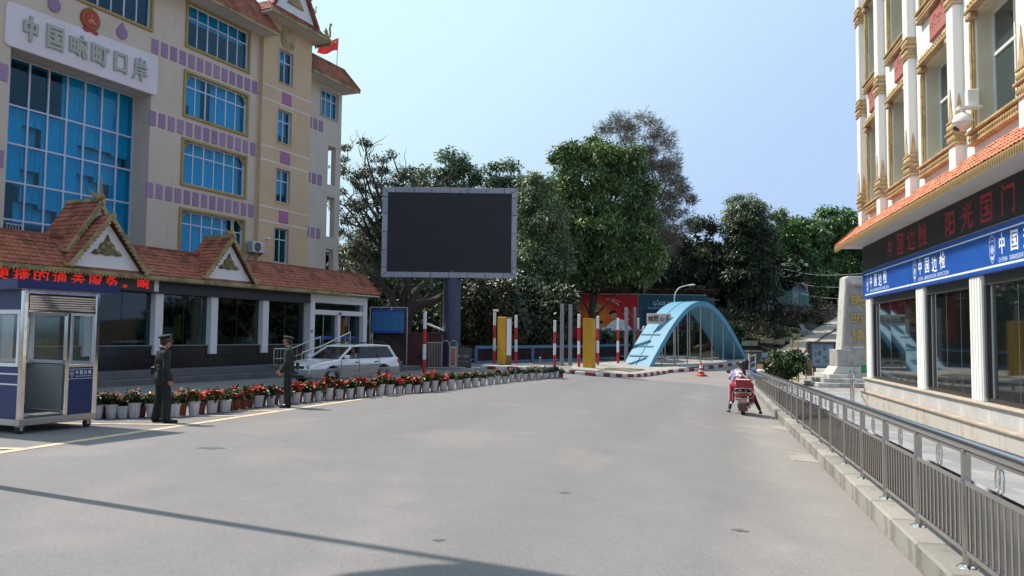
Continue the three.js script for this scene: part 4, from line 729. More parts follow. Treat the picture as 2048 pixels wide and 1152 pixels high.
  part('wall', [place(ext([[-29.7 - VO, 3], [-8 - VO, 3], [-8 - VO, 18], [-29.7 - VO, 18]], 0.5, 0, holes), 0, 0, oW - 0.5), R(-29.7, -29.4, 3, 18, -12, oW - 0.51), R(V0, V0 + 0.2, -1.2, 3, -12, -0.41), R(V0, -6, -1.2, 0.4, -0.8, -0.41), R(V0, -6, 3.0, 4.9, -0.9, -0.41)], white, b);
  const glassU = mat([0.035, 0.055, 0.06], 0.05, { ior: 1.9 });
  wins.forEach(([a, e], i) => levels.forEach(([p, q], k) => {
    if (k === 2) return;
    const w = part('window', [R(a - 0.13, a, p, q, oW - 0.03, oW + 0.06, 0.02), R(e, e + 0.13, p, q, oW - 0.03, oW + 0.07, 0.02), R(e + 0.015, e + 0.1, p, q - 0.2, oW + 0.05, oW + 0.1, 0.03), R(a - 0.1, a - 0.015, p, q - 0.2, oW + 0.05, oW + 0.1, 0.03)], gilt, b);
    part('jamb', [R(a, a + 0.03, p, q, oW - 0.5, oW - 0.032), R(e - 0.03, e, p, q, oW - 0.5, oW - 0.032), R(a + 0.03, e - 0.03, q - 0.03, q, oW - 0.5, oW - 0.032), R(a + 0.03, e - 0.03, p, p + 0.03, oW - 0.5, oW - 0.032)], jamb, w);
    part('sill_moulding', [R(a - 0.2, e + 0.2, p - 0.07, p, oW - 0.02, oW + 0.19, 0.015), R(a - 0.17, e + 0.17, p - 0.25, p - 0.07, oW - 0.02, oW + 0.12, 0.02), R(a - 0.19, e + 0.19, p - 0.31, p - 0.25, oW - 0.02, oW + 0.16, 0.015)], giltWorn, w);
    const beads = []; for (let v = a - 0.1; v < e + 0.1; v += 0.12) beads.push(ball(0.045, v - VO, p - 0.16, oW + 0.125, 1, 1.3, 0.7, 6)); part('carved_beads', beads, gilt, w);
    const hd = part('head_moulding', [R(a - 0.18, e + 0.18, q, q + 0.08, oW - 0.02, oW + 0.17, 0.015), R(a - 0.14, e + 0.14, q + 0.08, q + 0.24, oW - 0.02, oW + 0.1, 0.02), R(a - 0.18, a + 0.12, q - 0.16, q, oW - 0.02, oW + 0.15, 0.03), R(e - 0.12, e + 0.18, q - 0.16, q, oW - 0.02, oW + 0.15, 0.03)], giltWorn, w);
    const scr = []; for (let v = a - 0.05; v < e + 0.05; v += 0.17) scr.push(plain(place(new THREE.TorusGeometry(0.05, 0.018, 4, 8), v - VO, q + 0.16, oW + 0.11))); for (let v = a - 0.1; v < a + 0.5; v += 0.11) scr.push(at(new THREE.ConeGeometry(0.05, 0.12, 5), v, q + 0.29, oW + 0.06)); for (let v = e - 0.4; v < e + 0.12; v += 0.11) scr.push(at(new THREE.ConeGeometry(0.05, 0.12, 5), v, q + 0.29, oW + 0.06)); part('carved_crest', scr, gilt, hd);
    const yt = lerp(p, q, 0.62), m = (a + e) / 2, z = oW - 0.4; part('window_bars', [R(a + 0.03, a + 0.09, p, q, z, z + 0.06), R(e - 0.09, e - 0.03, p, q, z, z + 0.06), R(m - 0.035, m + 0.035, p, q, z, z + 0.06), R(a, e, yt - 0.035, yt + 0.035, z + 0.003, z + 0.063), R(a, e, q - 0.09, q - 0.03, z + 0.003, z + 0.063), R(a, e, p + 0.03, p + 0.09, z + 0.003, z + 0.063)], mat([0.7, 0.72, 0.74], 0.35), w);
    for (const [x0, x1] of [[a + 0.03, m], [m, e - 0.03]]) for (const [y0, y1] of [[p, yt], [yt, q]]) part('pane', R(x0, x1, y0, y1, z + 0.015, z + 0.025), glassU, w);
    const cl = []; for (let v = m; v < e - 0.1; v += 0.07) cl.push(at(plain(new THREE.CylinderGeometry(0.045, 0.05, (q - p) * 0.9, 6)), v, (p + q) / 2, z - 0.12)); part('curtain', cl, mat([0.5, 0.47, 0.36], 0.9), w);
  }));
  // pilasters with gilt lotus bands, carved red panels
  for (const v of [-29.45, -26.85, -23.55, -19.9, -16.0, -12.2]) {
    const p = part('pilaster', R(v - 0.22, v + 0.22, 5.3, 18, oW - 0.02, oW + 0.22, 0.015), white, b);
    for (const y of [6.45, 9.72, 13.0]) { const c = part('lotus_band', [R(v - 0.26, v + 0.26, y - 0.3, y - 0.25, oW - 0.01, oW + 0.26, 0.01), R(v - 0.26, v + 0.26, y + 0.24, y + 0.3, oW - 0.01, oW + 0.26, 0.01), R(v - 0.29, v + 0.29, y - 0.03, y + 0.03, oW - 0.01, oW + 0.29, 0.01), R(v - 0.245, v + 0.245, y - 0.25, y - 0.03, oW - 0.01, oW + 0.24, 0.08), R(v - 0.245, v + 0.245, y + 0.03, y + 0.24, oW - 0.01, oW + 0.24, 0.08)], giltWorn, p);
      const pt = []; for (const dy of [-0.14, 0.14]) for (let k = 0; k < 5; k++) { pt.push(ball(0.05, v - 0.2 + k * 0.1 - VO, y + dy, oW + 0.235, 0.9, 1.7, 0.7, 6), ball(0.05, v + 0.24 - VO, y + dy, oW + 0.02 + k * 0.05, 0.7, 1.7, 0.6, 6)); } part('lotus_petals', pt, gilt, c); }
    part('gilt_flame', [at(ext([[-0.14, 0], [0.14, 0], [0, 0.75]], 0.02), v, 6.75, oW + 0.222), plain(place(ext([[-0.09, 0], [0.09, 0], [0, 0.6]], 0.02), v + 0.222 - VO, 6.75, oW + 0.11, 0, Math.PI / 2, 0))], giltWorn, p);
  }
  [[-28.05, 1.0], [-24.75, 1.15], [-21.3, 1.25], [-17.75, 1.3], [-14, 1.3]].forEach(([v, w]) => [9.33, 13.5].forEach((y) => {
    const p = part('carved_panel', [R(v - w / 2, v + w / 2, y, y + 0.78, oW - 0.02, oW + 0.06, 0.012)], mat([0.48, 0.17, 0.14], 0.85, { map: T.grain, bumpMap: T.bump, bumpScale: 0.02 }), b);
    const cr = []; for (let k = 0; k < 6; k++) cr.push(at(new THREE.TorusGeometry(0.07 + 0.03 * (k % 3), 0.016, 4, 12, 4.5), v - w * 0.36 + k * w * 0.145, y + 0.3 + 0.2 * HASH(k, 1, 8), oW + 0.062)); cr.push(R(v - w / 2 + 0.03, v + w / 2 - 0.03, y + 0.03, y + 0.05, oW + 0.05, oW + 0.072), R(v - w / 2 + 0.03, v + w / 2 - 0.03, y + 0.73, y + 0.75, oW + 0.05, oW + 0.072)); part('carving', cr, mat([0.44, 0.15, 0.125], 0.85), p);
  }));
  part('flat_roof', R(-29.6, -8, 17.9, 18, -12, oW - 0.5), M.concrete, b);
  // dome camera on its bracket, cables
  const c = thing('dome_camera', 'white dome security camera on a bracket beside the gilt window', 'security camera', Rpos(-18.75, 6.2, 0.05), RTURN);
  part('bracket_arm', [bx(-0.12, 0.12, 0.52, 0.56, -0.36, 0.1), bx(-0.16, 0.02, 0.56, 0.95, -0.34, -0.1, 0.015), bar([0, 0.52, 0], [0, 0.42, 0], 0.04)], M.white, c);
  part('dome_housing', plain(place(new THREE.SphereGeometry(0.21, 18, 8, 0, 6.2832, 0, 1.7), 0, 0.24, 0, 0, 0, 0, [1, 0.95, 1])), mat([0.78, 0.78, 0.8], 0.35), c);
  part('dome_lower', plain(place(new THREE.SphereGeometry(0.2, 18, 12), 0, 0.24, 0, 0, 0, 0, [1, 1, 1])), mat([0.6, 0.6, 0.6], 0.35), c); part('dome_glass', plain(place(new THREE.SphereGeometry(0.1, 16, 8), -0.03, 0.12, 0.09, 0, 0, 0, [1, 0.85, 1])), mat([0.03, 0.03, 0.035], 0.08), c);
  const hr = thing('handrail', 'short steel handrail at the corner of the white office, by the steps', 'handrail', Rpos(-28.4, -0.72, 0.42), RTURN);
  part('post', [bar([0, 0, 0], [0, 1.06, 0], 0.035)], M.steel, hr); part('rail', [tube([[0, 1.06, 0], [-0.15, 1.12, -0.05], [-1.9, 1.35, -0.3]], 0.03, 12, 8), tube([[0, 0.75, 0], [-0.2, 0.8, -0.05], [-1.9, 0.98, -0.3]], 0.02, 12, 6)], M.steel, hr); part('post', bar([-1.9, 0.1, -0.3], [-1.9, 1.35, -0.3], 0.03), M.steel, hr);
}

// ---------------------------------------------------------------- railing on the kerb
{
  const r = thing('metal_railing', 'long steel railing with close bars and ring ornaments along the right kerb', 'railing', [kerbX(6), ground(kerbX(6), 6) + 0.2, -6], 0);
  const rx = (D) => kerbX(D) + 0.06, ry = (D) => ground(kerbX(D), D) + 0.205, base = [kerbX(6), ground(kerbX(6), 6) + 0.2, -6];
  const P = (D, h) => [rx(D) - base[0], ry(D) + h - base[1], -D - base[2]];
  const st = mat([0.42, 0.395, 0.37], 0.3, { metalness: 0.9, roughnessMap: T.brushed }), shiny = M.steel;
  const postG = plain(new THREE.CylinderGeometry(0.036, 0.036, 0.62, 10).translate(0, 0.31, 0)), upG = bx(-0.028, 0.028, 0.62, 0.84, -0.028, 0.028, 0.004), flange = lathe([[0, 0.035], [0.05, 0.03], [0.075, 0.01], [0.08, 0]], 12), pick = bx(-0.016, 0.016, 0.13, 0.6, -0.016, 0.016), ringG = plain(place(new THREE.TorusGeometry(0.066, 0.007, 5, 18), 0, 0, 0, 0, 0, 0, [0.62, 1.15, 1]));
  const s0 = 3.0, sp = 1.4, n = 29; let np = 0; const far = [];
  const yaw = -Math.atan(0.264) + Math.PI / 2;
  for (let i = 0; i <= n; i++) {
    const D = s0 + i * sp, p = part('post', postG, st, r); p.position.set(...P(D, 0));
    const u = part('upper_post', upG, st, p); u.rotation.y = yaw; const f = part('flange', flange, shiny, p);
    if (i < n) {
      const D1 = D + sp, nb = 11;
      for (let k = 1; k <= nb; k++) { const d = D + (sp * k) / (nb + 1); if (np < 296) { const m = part('picket', pick, st, r); m.position.set(...P(d, 0)); m.rotation.y = yaw; np++; } else far.push(plain(place(Object.assign(pick.clone(), { userData: { plain: true } }), ...P(d, 0), 0, yaw, 0))); }
      const dm = D + sp / 2; for (const q of [-0.035, 0.035]) { const m = part('ring_ornament', ringG, shiny, r); const c = P(dm, 0.72); m.position.set(c[0] + q * 0.25, c[1], c[2] - q); m.rotation.y = yaw; }
    }
  }
  if (far.length) part('pickets', far, st, r).userData.kind = 'stuff';
  const run = (h, w, hh, m, nm, round) => { const g = []; for (let i = 0; i < n; i++) { const a = P(s0 + i * sp, h), b = P(s0 + (i + 1) * sp, h); g.push(round ? bar(a, b, w, w, 14) : sbar(a, b, w, hh)); } g.push(...(round ? [ball(w, ...P(s0 + n * sp, h), 1, 1, 1, 8)] : [])); part(nm, g, m, r); };
  run(0.875, 0.043, 0, mat([0.50, 0.50, 0.52], 0.2, { metalness: 0.95 }), 'top_rail', true); run(0.82, 0.03, 0.02, st, 'rail_web'); run(0.61, 0.045, 0.035, shiny, 'mid_rail'); run(0.12, 0.045, 0.035, st, 'bottom_rail');
}

// ---------------------------------------------------------------- guard booth
{
  const b = thing('guard_booth', 'steel framed guard booth with blue panels and open doorway on small wheels', 'booth', [-8.46, -0.09, -13.9], LTURN);
  const st = M.steel, blue = mat([0.004, 0.021, 0.115], 0.35), y0 = 0.22, W = 1.42, Dp = 1.9;
  for (const [x, z] of [[0, 0], [W, 0], [0, -Dp], [W, -Dp]]) part('post', bx(x - 0.05, x + 0.05, y0, 2.52, z - 0.05, z + 0.05, 0.02), st, b);
  part('base_frame', [bx(-0.05, W + 0.05, 0.14, 0.24, -Dp - 0.05, -Dp + 0.05, 0.01), bx(-0.05, W + 0.05, 0.14, 0.26, -0.06, 0.052, 0.01), bx(-0.052, 0.06, 0.14, 0.25, -Dp + 0.05, -0.06, 0.01), bx(W - 0.06, W + 0.052, 0.14, 0.25, -Dp + 0.05, -0.06, 0.01)], M.steelDull, b);
  part('floor', bx(0.05, W - 0.05, 0.2, 0.24, -Dp + 0.05, -0.06), mat([0.2, 0.21, 0.22], 0.5, { map: T.grain }), b);
  for (const [x, z] of [[0.02, -0.02], [W - 0.1, -0.02], [0.02, -Dp], [W - 0.1, -Dp]]) { const w = part('caster', cyl(0.075, 0.075, 0.05, x, 0.075, z, 16, Math.PI / 2), M.rubber, b); part('fork', [bx(x - 0.05, x + 0.05, 0.12, 0.15, z - 0.05, z + 0.05), bx(x - 0.02, x + 0.03, 0.06, 0.13, z + 0.03, z + 0.04), bx(x - 0.02, x + 0.03, 0.06, 0.13, z - 0.04, z - 0.03)], mat([0.45, 0.42, 0.3], 0.5), w); }
  // roof with blue fascia
  const rf = part('roof', bx(-0.34, W + 0.2, 2.53, 2.66, -Dp - 0.3, 0.3, 0.015), mat([0.6, 0.62, 0.64], 0.5), b);
  part('fascia', [bx(-0.36, W + 0.22, 2.5, 2.66, 0.3, 0.32), bx(-0.362, -0.342, 2.5, 2.662, -Dp - 0.3, 0.3)], blue, rf);
  part('soffit', bx(-0.33, W + 0.19, 2.505, 2.529, -Dp - 0.29, 0.29), M.steelDull, rf);
  // street side: louvre head, doorway, glazed half panel
  for (let k = 0; k < 6; k++) part('louvre', plain(place(new THREE.BoxGeometry(W - 0.12, 0.035, 0.02), W / 2, 2.18 + k * 0.042, 0.03, 0.5)), st, b);
  part('head_frame', [bx(0.05, W - 0.05, 2.11, 2.16, -0.04, 0.05, 0.008), bx(0.05, W - 0.05, 2.44, 2.51, -0.04, 0.05, 0.008)], st, b);
  const dx = 0.83; part('door_post', bx(dx - 0.04, dx + 0.04, 0.26, 2.11, -0.045, 0.045, 0.012), st, b);
  part('blue_panel', bx(dx + 0.04, W - 0.05, 0.27, 1.12, -0.03, 0.02), blue, b);
  part('panel_cap', [bx(dx + 0.04, W - 0.05, 1.12, 1.18, -0.04, 0.04, 0.01)], st, b);
  const printT = canvasTex(512, 192, (c, w, h) => { c.clearRect(0, 0, w, h); c.fillStyle = '#0b2a66'; c.fillRect(0, 0, w, h); c.fillStyle = c.strokeStyle = '#e8edf6'; c.fillRect(0, 8, w, 7); c.fillRect(0, 176, w, 7); c.lineWidth = 5; c.beginPath(); c.moveTo(68, 30); c.lineTo(112, 52); c.lineTo(108, 110); c.lineTo(68, 156); c.lineTo(28, 110); c.lineTo(24, 52); c.closePath(); c.stroke(); c.beginPath(); c.arc(68, 92, 24, 0, 7); c.stroke(); c.font = 'bold 26px serif'; c.textAlign = 'center'; c.fillText('CII', 68, 101);
    [...'中国边检'].forEach((ch, i) => glyph(c, ch, 146 + i * 90, 34, 64, 72, 8)); c.font = 'bold 21px sans-serif'; c.textAlign = 'left'; c.fillText('CHINA IMMIGRATION INSPECTION', 142, 144); });
  { const g = new THREE.PlaneGeometry(W - 0.05 - dx - 0.05, 0.2); g.userData.plain = true; const m = part('panel_print', g, mat([0.9, 0.9, 0.9], 0.4, { map: printT }), b); m.position.set((dx + 0.04 + W - 0.05) / 2, 1.0, 0.0235); }
  const clear = pane([0.86, 0.9, 0.9]);
  part('glass_pane', bx(dx + 0.05, W - 0.06, 1.19, 2.1, -0.005, 0.0), clear, b);
  part('pane_frame', [bx(dx + 0.04, W - 0.05, 2.07, 2.11, -0.02, 0.02), bx(dx + 0.04, dx + 0.07, 1.18, 2.07, -0.02, 0.02), bx(W - 0.08, W - 0.05, 1.18, 2.07, -0.02, 0.02)], M.whiteFrame, b);
  // back wall, ends
  const inner = mat([0.5, 0.49, 0.47], 0.6, { map: T.grain });
  part('back_panel', [bx(0.05, W - 0.05, 0.25, 1.16, -Dp - 0.02, -Dp + 0.02)], inner, b);
  part('inner_rails', [bx(0.3, 0.335, 0.3, 1.14, -Dp + 0.02, -Dp + 0.05), bx(1.0, 1.035, 0.3, 1.14, -Dp + 0.02, -Dp + 0.05), bx(0.335, 1.0, 0.66, 0.69, -Dp + 0.02, -Dp + 0.047), bx(0.05, W - 0.05, 1.15, 1.2, -Dp - 0.04, -Dp + 0.22)], mat([0.62, 0.6, 0.53], 0.5), b);
  part('back_window_frame', [bx(0.05, W - 0.05, 2.08, 2.14, -Dp - 0.03, -Dp + 0.03), bx(0.05, W - 0.05, 1.2, 1.24, -Dp - 0.03, -Dp + 0.03), ...[0.05, 0.66, 1.31].map((x) => bx(x, x + 0.1, 1.24, 2.08, -Dp - 0.03, -Dp + 0.03)), bx(0.05, W - 0.05, 2.14, 2.5, -Dp - 0.03, -Dp + 0.03)], M.whiteFrame, b);
  for (const x of [0.15, 0.76]) part('glass_pane', bx(x, x + 0.51, 1.24, 2.08, -Dp - 0.006, -Dp), clear, b);
  for (const x of [0, W]) { const q = x ? -1 : 1, s = x - q * 0.03; const lo = Math.min(s, s + q * 0.04), hi = lo + 0.04;
    part('blue_panel', [bx(lo, hi, 0.26, 1.14, -Dp + 0.05, -0.06)], blue, b); part('white_line', [1.02, 0.84].map((y) => bx(x ? lo + 0.02 : lo - 0.004, x ? hi + 0.004 : hi - 0.02, y, y + 0.025, -Dp + 0.05, -0.06)), M.white, b); part('inner_lining', bx(x ? lo - 0.012 : hi + 0.002, x ? lo - 0.002 : hi + 0.012, 0.26, 1.14, -Dp + 0.05, -0.06), inner, b);
    part('window_frame', [bx(lo - 0.012, hi + 0.012, 1.16, 1.22, -Dp + 0.05, -0.06), bx(lo - 0.012, hi + 0.012, 2.08, 2.15, -Dp + 0.05, -0.06), bx(lo - 0.01, hi + 0.01, 1.22, 2.08, -0.12, -0.06), bx(lo - 0.01, hi + 0.01, 1.22, 2.08, -Dp + 0.05, -Dp + 0.12), bx(lo - 0.01, hi + 0.01, 1.22, 2.08, -0.72, -0.66)], mat([0.75, 0.77, 0.8], 0.4), b);
    part('glass_pane', bx(lo + 0.015, lo + 0.022, 1.22, 2.08, -Dp + 0.12, -0.12), clear, b); part('name_board', bx(lo - 0.01, hi + 0.01, 2.16, 2.5, -Dp + 0.05, -0.06), blue, b); }
  // the name over the end window, only its last character in view
  const nm = plain(merged([...'国岗'].map((ch, i) => place(plain(merged(glyph3d(ch, 0.2, 0.22, 0.026, 0.008))), -0.2 + i * 0.36, 0, 0))));
  part('name_letters', place(nm, -0.005, 2.33, -0.62, 0, -Math.PI / 2, 0), M.white, b);
}

// ---------------------------------------------------------------- LED billboard
{
  const b = thing('led_billboard', 'large switched-off black LED screen with grey panelled frame on one thick pole', 'billboard', [-3.72, -0.24, -47.2], rad(0.8));
  const fr = [0, 1, 2].map((k) => mat([[0.34, 0.34, 0.38], [0.30, 0.30, 0.345], [0.37, 0.37, 0.41]][k], 0.45, { map: T.wash, metalness: 0.3 }));
  const W = 7.95, y0 = 5.27, y1 = 10.62, f = 0.34, z = 0.42;
  part('cabinet', bx(-W / 2 + 0.06, W / 2 - 0.06, y0 + 0.06, y1 - 0.06, -0.45, z - 0.06), fr[1], b);
  part('screen', bx(-W / 2 + f, W / 2 - f, y0 + f, y1 - f, z - 0.06, z - 0.02), mat([0.011, 0.0095, 0.0105], 0.55, { map: tex(256, 0.32, (u, v) => 0.75 + 0.25 * ((Math.floor(u * 16) + Math.floor(v * 16)) % 2), false) }), b);
  const pan = (pts, k) => part('frame_panel', ext(pts, 0.12, 0.012).translate(0, 0, z - 0.09), fr[k % 3], b);
  const g = 0.012, n = 6, st = (W - 2 * f - 0.84) / n; let k = 0;
  for (const [ya, yb, m] of [[y0, y0 + f, 1], [y1 - f, y1, -1]]) { for (let i = 0; i < n; i++) { const x = -W / 2 + f + 0.42 + i * st; pan([[x + g, ya + g], [x + st - g, ya + g], [x + st - g, yb - g], [x + g, yb - g]], k++ * 2 + i); }
    const o = m > 0 ? ya : yb, e = m > 0 ? yb : ya; for (const q of [-1, 1]) { const p = [[q * (W / 2 - 0.015), o + m * g], [q * (W / 2 - f - 0.015), e - m * g], [q * (W / 2 - f - 0.42 + 0.01), e - m * g], [q * (W / 2 - f - 0.42 + 0.01), o + m * g]]; pan(q * m > 0 ? p.reverse() : p, k++); } }
  const nv = 4, sv = (y1 - y0 - 2 * f - 0.5) / nv;
  for (const q of [-1, 1]) { for (let i = 0; i < nv; i++) { const y = y0 + f + 0.25 + i * sv, xa = q > 0 ? W / 2 - f : -W / 2, xb = xa + f; pan([[xa + g, y + g], [xb - g, y + g], [xb - g, y + sv - g], [xa + g, y + sv - g]], k++ + i); }
    for (const m of [1, -1]) { const o = m > 0 ? y0 : y1, p = [[q * (W / 2 - g), o + m * 0.02], [q * (W / 2 - g), o + m * (f + 0.25 - g)], [q * (W / 2 - f + g), o + m * (f + 0.25 - g)], [q * (W / 2 - f + g), o + m * (f + 0.01)]]; pan(q * m > 0 ? p : p.reverse(), k++); } }
  part('pole', plain(place(new THREE.CylinderGeometry(0.52, 0.54, 5.7, 20), 0.18, 2.85, -0.1)), mat([0.062, 0.072, 0.115], 0.45, { metalness: 0.3, map: T.grain }), b);
  part('base_plate', [bx(-0.7, 1.06, 0, 0.08, -1, 0.8, 0.02)], M.steelDull, b);
  part('cable_pipe', bar([-0.42, 0, 0.1], [-0.42, 5.5, 0.1], 0.04), M.dark, b);
}
// ---- dark wall and blue notice board behind the car, folding gate, stone plaque
{
  const w = thing('boundary_wall', 'dark red rendered wall behind the white car, below the blue notice board', 'wall', [-6.1, -0.24, -46.1], rad(0));
  part('wall_face', [bx(-2.9, 2.1, 0, 1.98, -0.12, 0.12, 0.01)], mat([0.075, 0.022, 0.02], 0.85, { map: T.soot, bumpMap: T.bump, bumpScale: 0.006 }), w);
  for (const x of [-2.4, -1.2, 0]) part('plank_joint', bx(x, x + 0.03, 0.02, 1.96, 0.12, 0.13), M.dark, w);
  part('planks', bx(-2.9, 0.1, 0.02, 1.94, 0.12, 0.127), mat([0.055, 0.04, 0.032], 0.85, { map: T.soot }), w);
  part('wall_cap', bx(-2.95, 2.15, 1.98, 2.04, -0.16, 0.16, 0.01), mat([0.10, 0.03, 0.03], 0.7), w);
  const n = thing('notice_board', 'blue notice board with four pale sheets on steel posts above the wall', 'notice board', [-7.08, -0.24, -45.6], 0);
  for (const x of [-0.98, 1.13]) part('post', bar([x, 0, 0], [x, 3.46, 0], 0.035), M.steelDull, n); part('top_bar', bar([-0.98, 3.46, 0], [1.13, 3.46, 0], 0.03), M.steelDull, n);
  const bd = part('board', bx(-0.9, 0.96, 2.0, 3.36, -0.04, 0.04, 0.012), mat([0.012, 0.06, 0.30], 0.4), n);
  for (let i = 0; i < 4; i++) { const t = canvasTex(128, 256, (c, W, H) => { c.fillStyle = '#2f7db4'; c.fillRect(0, 0, W, H); c.fillStyle = '#1a4f86'; for (let y = 22; y < H - 14; y += 11) c.fillRect(12, y, 60 + rnd() * 44, 4); }); const g = new THREE.PlaneGeometry(0.435, 1.0); g.userData.plain = true; const m = part('sheet', g, mat([0.8, 0.8, 0.8], 0.5, { map: t }), bd); m.position.set(-0.9 + 0.24 + i * 0.458, 2.66, 0.043); }
  const g = thing('folding_gate', 'grey folding gate with arched tops and a red notice strip', 'gate', [-3.75, -0.24, -44.6], rad(-8));
  for (let i = 0; i < 2; i++) { const x = 0.1 + i * 0.44; part('arch_frame', tube([[x - 0.2, 0.05, 0], [x - 0.2, 1.4, 0], [x - 0.14, 1.56, 0], [x, 1.62, 0], [x + 0.14, 1.56, 0], [x + 0.2, 1.4, 0], [x + 0.2, 0.05, 0]], 0.025, 40, 6), M.steelDull, g); }
  for (let i = 0; i < 9; i++) part('gate_bar', bar([-0.92 + i * 0.09, 0.05, -0.1], [-0.92 + i * 0.09, 1.5, -0.1], 0.014), M.steelDull, g); part('gate_rail', [bar([-0.98, 1.5, -0.1], [-0.1, 1.5, -0.1], 0.025), bar([-0.98, 0.1, -0.1], [-0.1, 0.1, -0.1], 0.025)], M.steelDull, g);
  part('motor_box', bx(0.34, 0.72, 0.05, 1.3, -0.12, 0.08, 0.03), mat([0.3, 0.3, 0.3], 0.5), g);
  const rt = canvasTex(64, 256, (c, W, H) => { c.fillStyle = '#b3b0a8'; c.fillRect(0, 0, W, H); c.fillStyle = '#c0262c'; c.fillRect(12, 24, 40, 210); c.fillStyle = '#eac98a'; for (let y = 40; y < 220; y += 36) { c.fillRect(20, y, 24, 4); c.fillRect(30, y, 4, 24); c.fillRect(22, y + 12, 20, 4); } });
  { const p = new THREE.PlaneGeometry(0.34, 1.1); p.userData.plain = true; const m = part('notice_strip', p, mat([0.8, 0.8, 0.8], 0.6, { map: rt }), g); m.position.set(0.53, 0.72, 0.085); }
  const gh = thing('gate_lodge', 'small white roofed lodge with a red surround behind the folding gate', 'hut', [-4.05, -0.24, -47.2], 0);
  part('wall', bx(-0.7, 0.75, 0, 2.1, -0.6, 0.1, 0.01), mat([0.2, 0.05, 0.05], 0.8), gh); part('door_panel', bx(-0.35, 0.4, 0, 1.9, 0.1, 0.13), mat([0.3, 0.31, 0.33], 0.6), gh); part('roof', [place(ext([[-1.0, 0.35], [-0.9, 0.42], [0.1, 0.02], [0.1, -0.06]], 0.9), 0, 2.2, -0.6)], M.white, gh);
  const pl = thing('stone_plaque', 'dark stone plaque with two pale lines of lettering on the parapet end', 'plaque', [-2.9, -0.24, -47.0], 0);
  part('slab', bx(-0.57, 0.56, 0, 1.16, -0.14, 0.14, 0.015), mat([0.085, 0.082, 0.082], 0.5, { map: T.granite }), pl);
  [...'中国一畹町'].forEach((c, i) => part('letter', place(plain(merged(glyph3d(c, 0.13, 0.2, 0.026, 0.008))), -0.36 + i * 0.18, 0.72, 0.142), mat([0.28, 0.25, 0.2], 0.6), pl)); part('small_line', [0, 1, 2, 3, 4, 5, 6, 7].map((i) => bx(-0.4 + i * 0.105, -0.33 + i * 0.105, 0.38, 0.43, 0.14, 0.147)), mat([0.25, 0.23, 0.19], 0.6), pl);
}
// ---- bridge parapet: blue rails over close dark bars
{
  const path = [[-2.3, 52.6], [1.5, 56.0], [5.5, 60.2], [9.6, 65.2]], b = thing('bridge_parapet', 'long parapet with blue top rail over dark vertical bars', 'parapet', [-2.3, -0.17, -52.6], 0);
  const barMat = mat([0.06, 0.035, 0.03], 0.7), blue = mat([0.075, 0.20, 0.34], 0.5, { map: T.wash }), P = (x, D, h) => [x + 2.3, ground(x, D) + h + 0.17, -D + 52.6];
  for (let i = 0; i + 1 < path.length; i++) { const [a, c] = path[i], [e, f] = path[i + 1], L = Math.hypot(e - a, f - c); part('top_rail', sbar(P(a, c, 1.06), P(e, f, 1.06), 0.16, 0.2), blue, b); part('bottom_rail', sbar(P(a, c, 0.1), P(e, f, 0.1), 0.14, 0.14), blue, b); part('blue_post', sbar(P(a, c, 0), P(a, c, 1.0), 0.2, 0.2), blue, b);
    const n = Math.round(L / 0.17); for (let k = 1; k < n; k++) { const t = k / n; part('bar', sbar(P(lerp(a, e, t), lerp(c, f, t), 0.15), P(lerp(a, e, t), lerp(c, f, t), 0.98), 0.05, 0.05), barMat, b); } part('backing_panel', sbar(P(a - 0.1, c + 0.14, 0.55), P(e - 0.1, f + 0.14, 0.55), 0.03, 0.8), mat([0.05, 0.028, 0.022], 0.9, { map: T.soot }), b); }
  const k = thing('bollard', 'small pale bollard on the pavement before the parapet', 'bollard', [1.9, ground(1.9, 53) , -53], 0); part('shaft', cyl(0.06, 0.05, 0.42, 0, 0.21, 0, 10), mat([0.4, 0.35, 0.3], 0.8), k); part('band', cyl(0.07, 0.07, 0.08, 0, 0.44, 0, 10), M.white, k);
}
// ---- traffic islands with red and white kerb stones
const redK = mat([0.23, 0.035, 0.04], 0.8, { map: T.concrete }), whiteK = mat([0.60, 0.57, 0.54], 0.85, { map: T.concrete }), soilM = mat([0.8, 0.8, 0.8], 0.95, { map: T.soil });
function island(name, poly, h, edge, topMat, bedPoly) {
  const g = new THREE.Group(); g.name = numbered(name); g.userData.kind = 'structure'; scene.add(g);
  const c = poly.reduce((a, p) => [a[0] + p[0] / poly.length, a[1] + p[1] / poly.length], [0, 0]), q = [];
  const Y = (p) => ground(p[0], p[1]) + h - 0.015;
  for (let i = 0; i < poly.length; i++) { const a = poly[i], b = poly[(i + 1) % poly.length]; q.push([[c[0], Y(c), -c[1]], [a[0], Y(a), -a[1]], [b[0], Y(b), -b[1]], [c[0] + 0.001, Y(c), -c[1]]]); }
  part('island_top', quads(q), topMat, g);
  let n = 0; for (let i = 0; i < edge; i++) { const a = poly[i], b = poly[(i + 1) % poly.length], L = Math.hypot(b[0] - a[0], b[1] - a[1]), m = Math.max(1, Math.round(L / 0.62)); for (let k = 0; k < m; k++) { const s = k / m, t = (k + 1) / m, A = [lerp(a[0], b[0], s), lerp(a[1], b[1], s)], Bp = [lerp(a[0], b[0], t), lerp(a[1], b[1], t)], len = L / m; const st = part('kerb_stone', bx(-len / 2 + 0.006, len / 2 - 0.006, -0.12, h, -0.12, 0.12, 0.025), n++ % 2 ? redK : whiteK, g); st.position.set((A[0] + Bp[0]) / 2, (ground(...A) + ground(...Bp)) / 2, -(A[1] + Bp[1]) / 2); st.rotation.order = 'YZX'; st.rotation.y = Math.atan2(b[1] - a[1], b[0] - a[0]); st.rotation.z = Math.atan2(ground(...Bp) - ground(...A), len); } }
  return g;
}
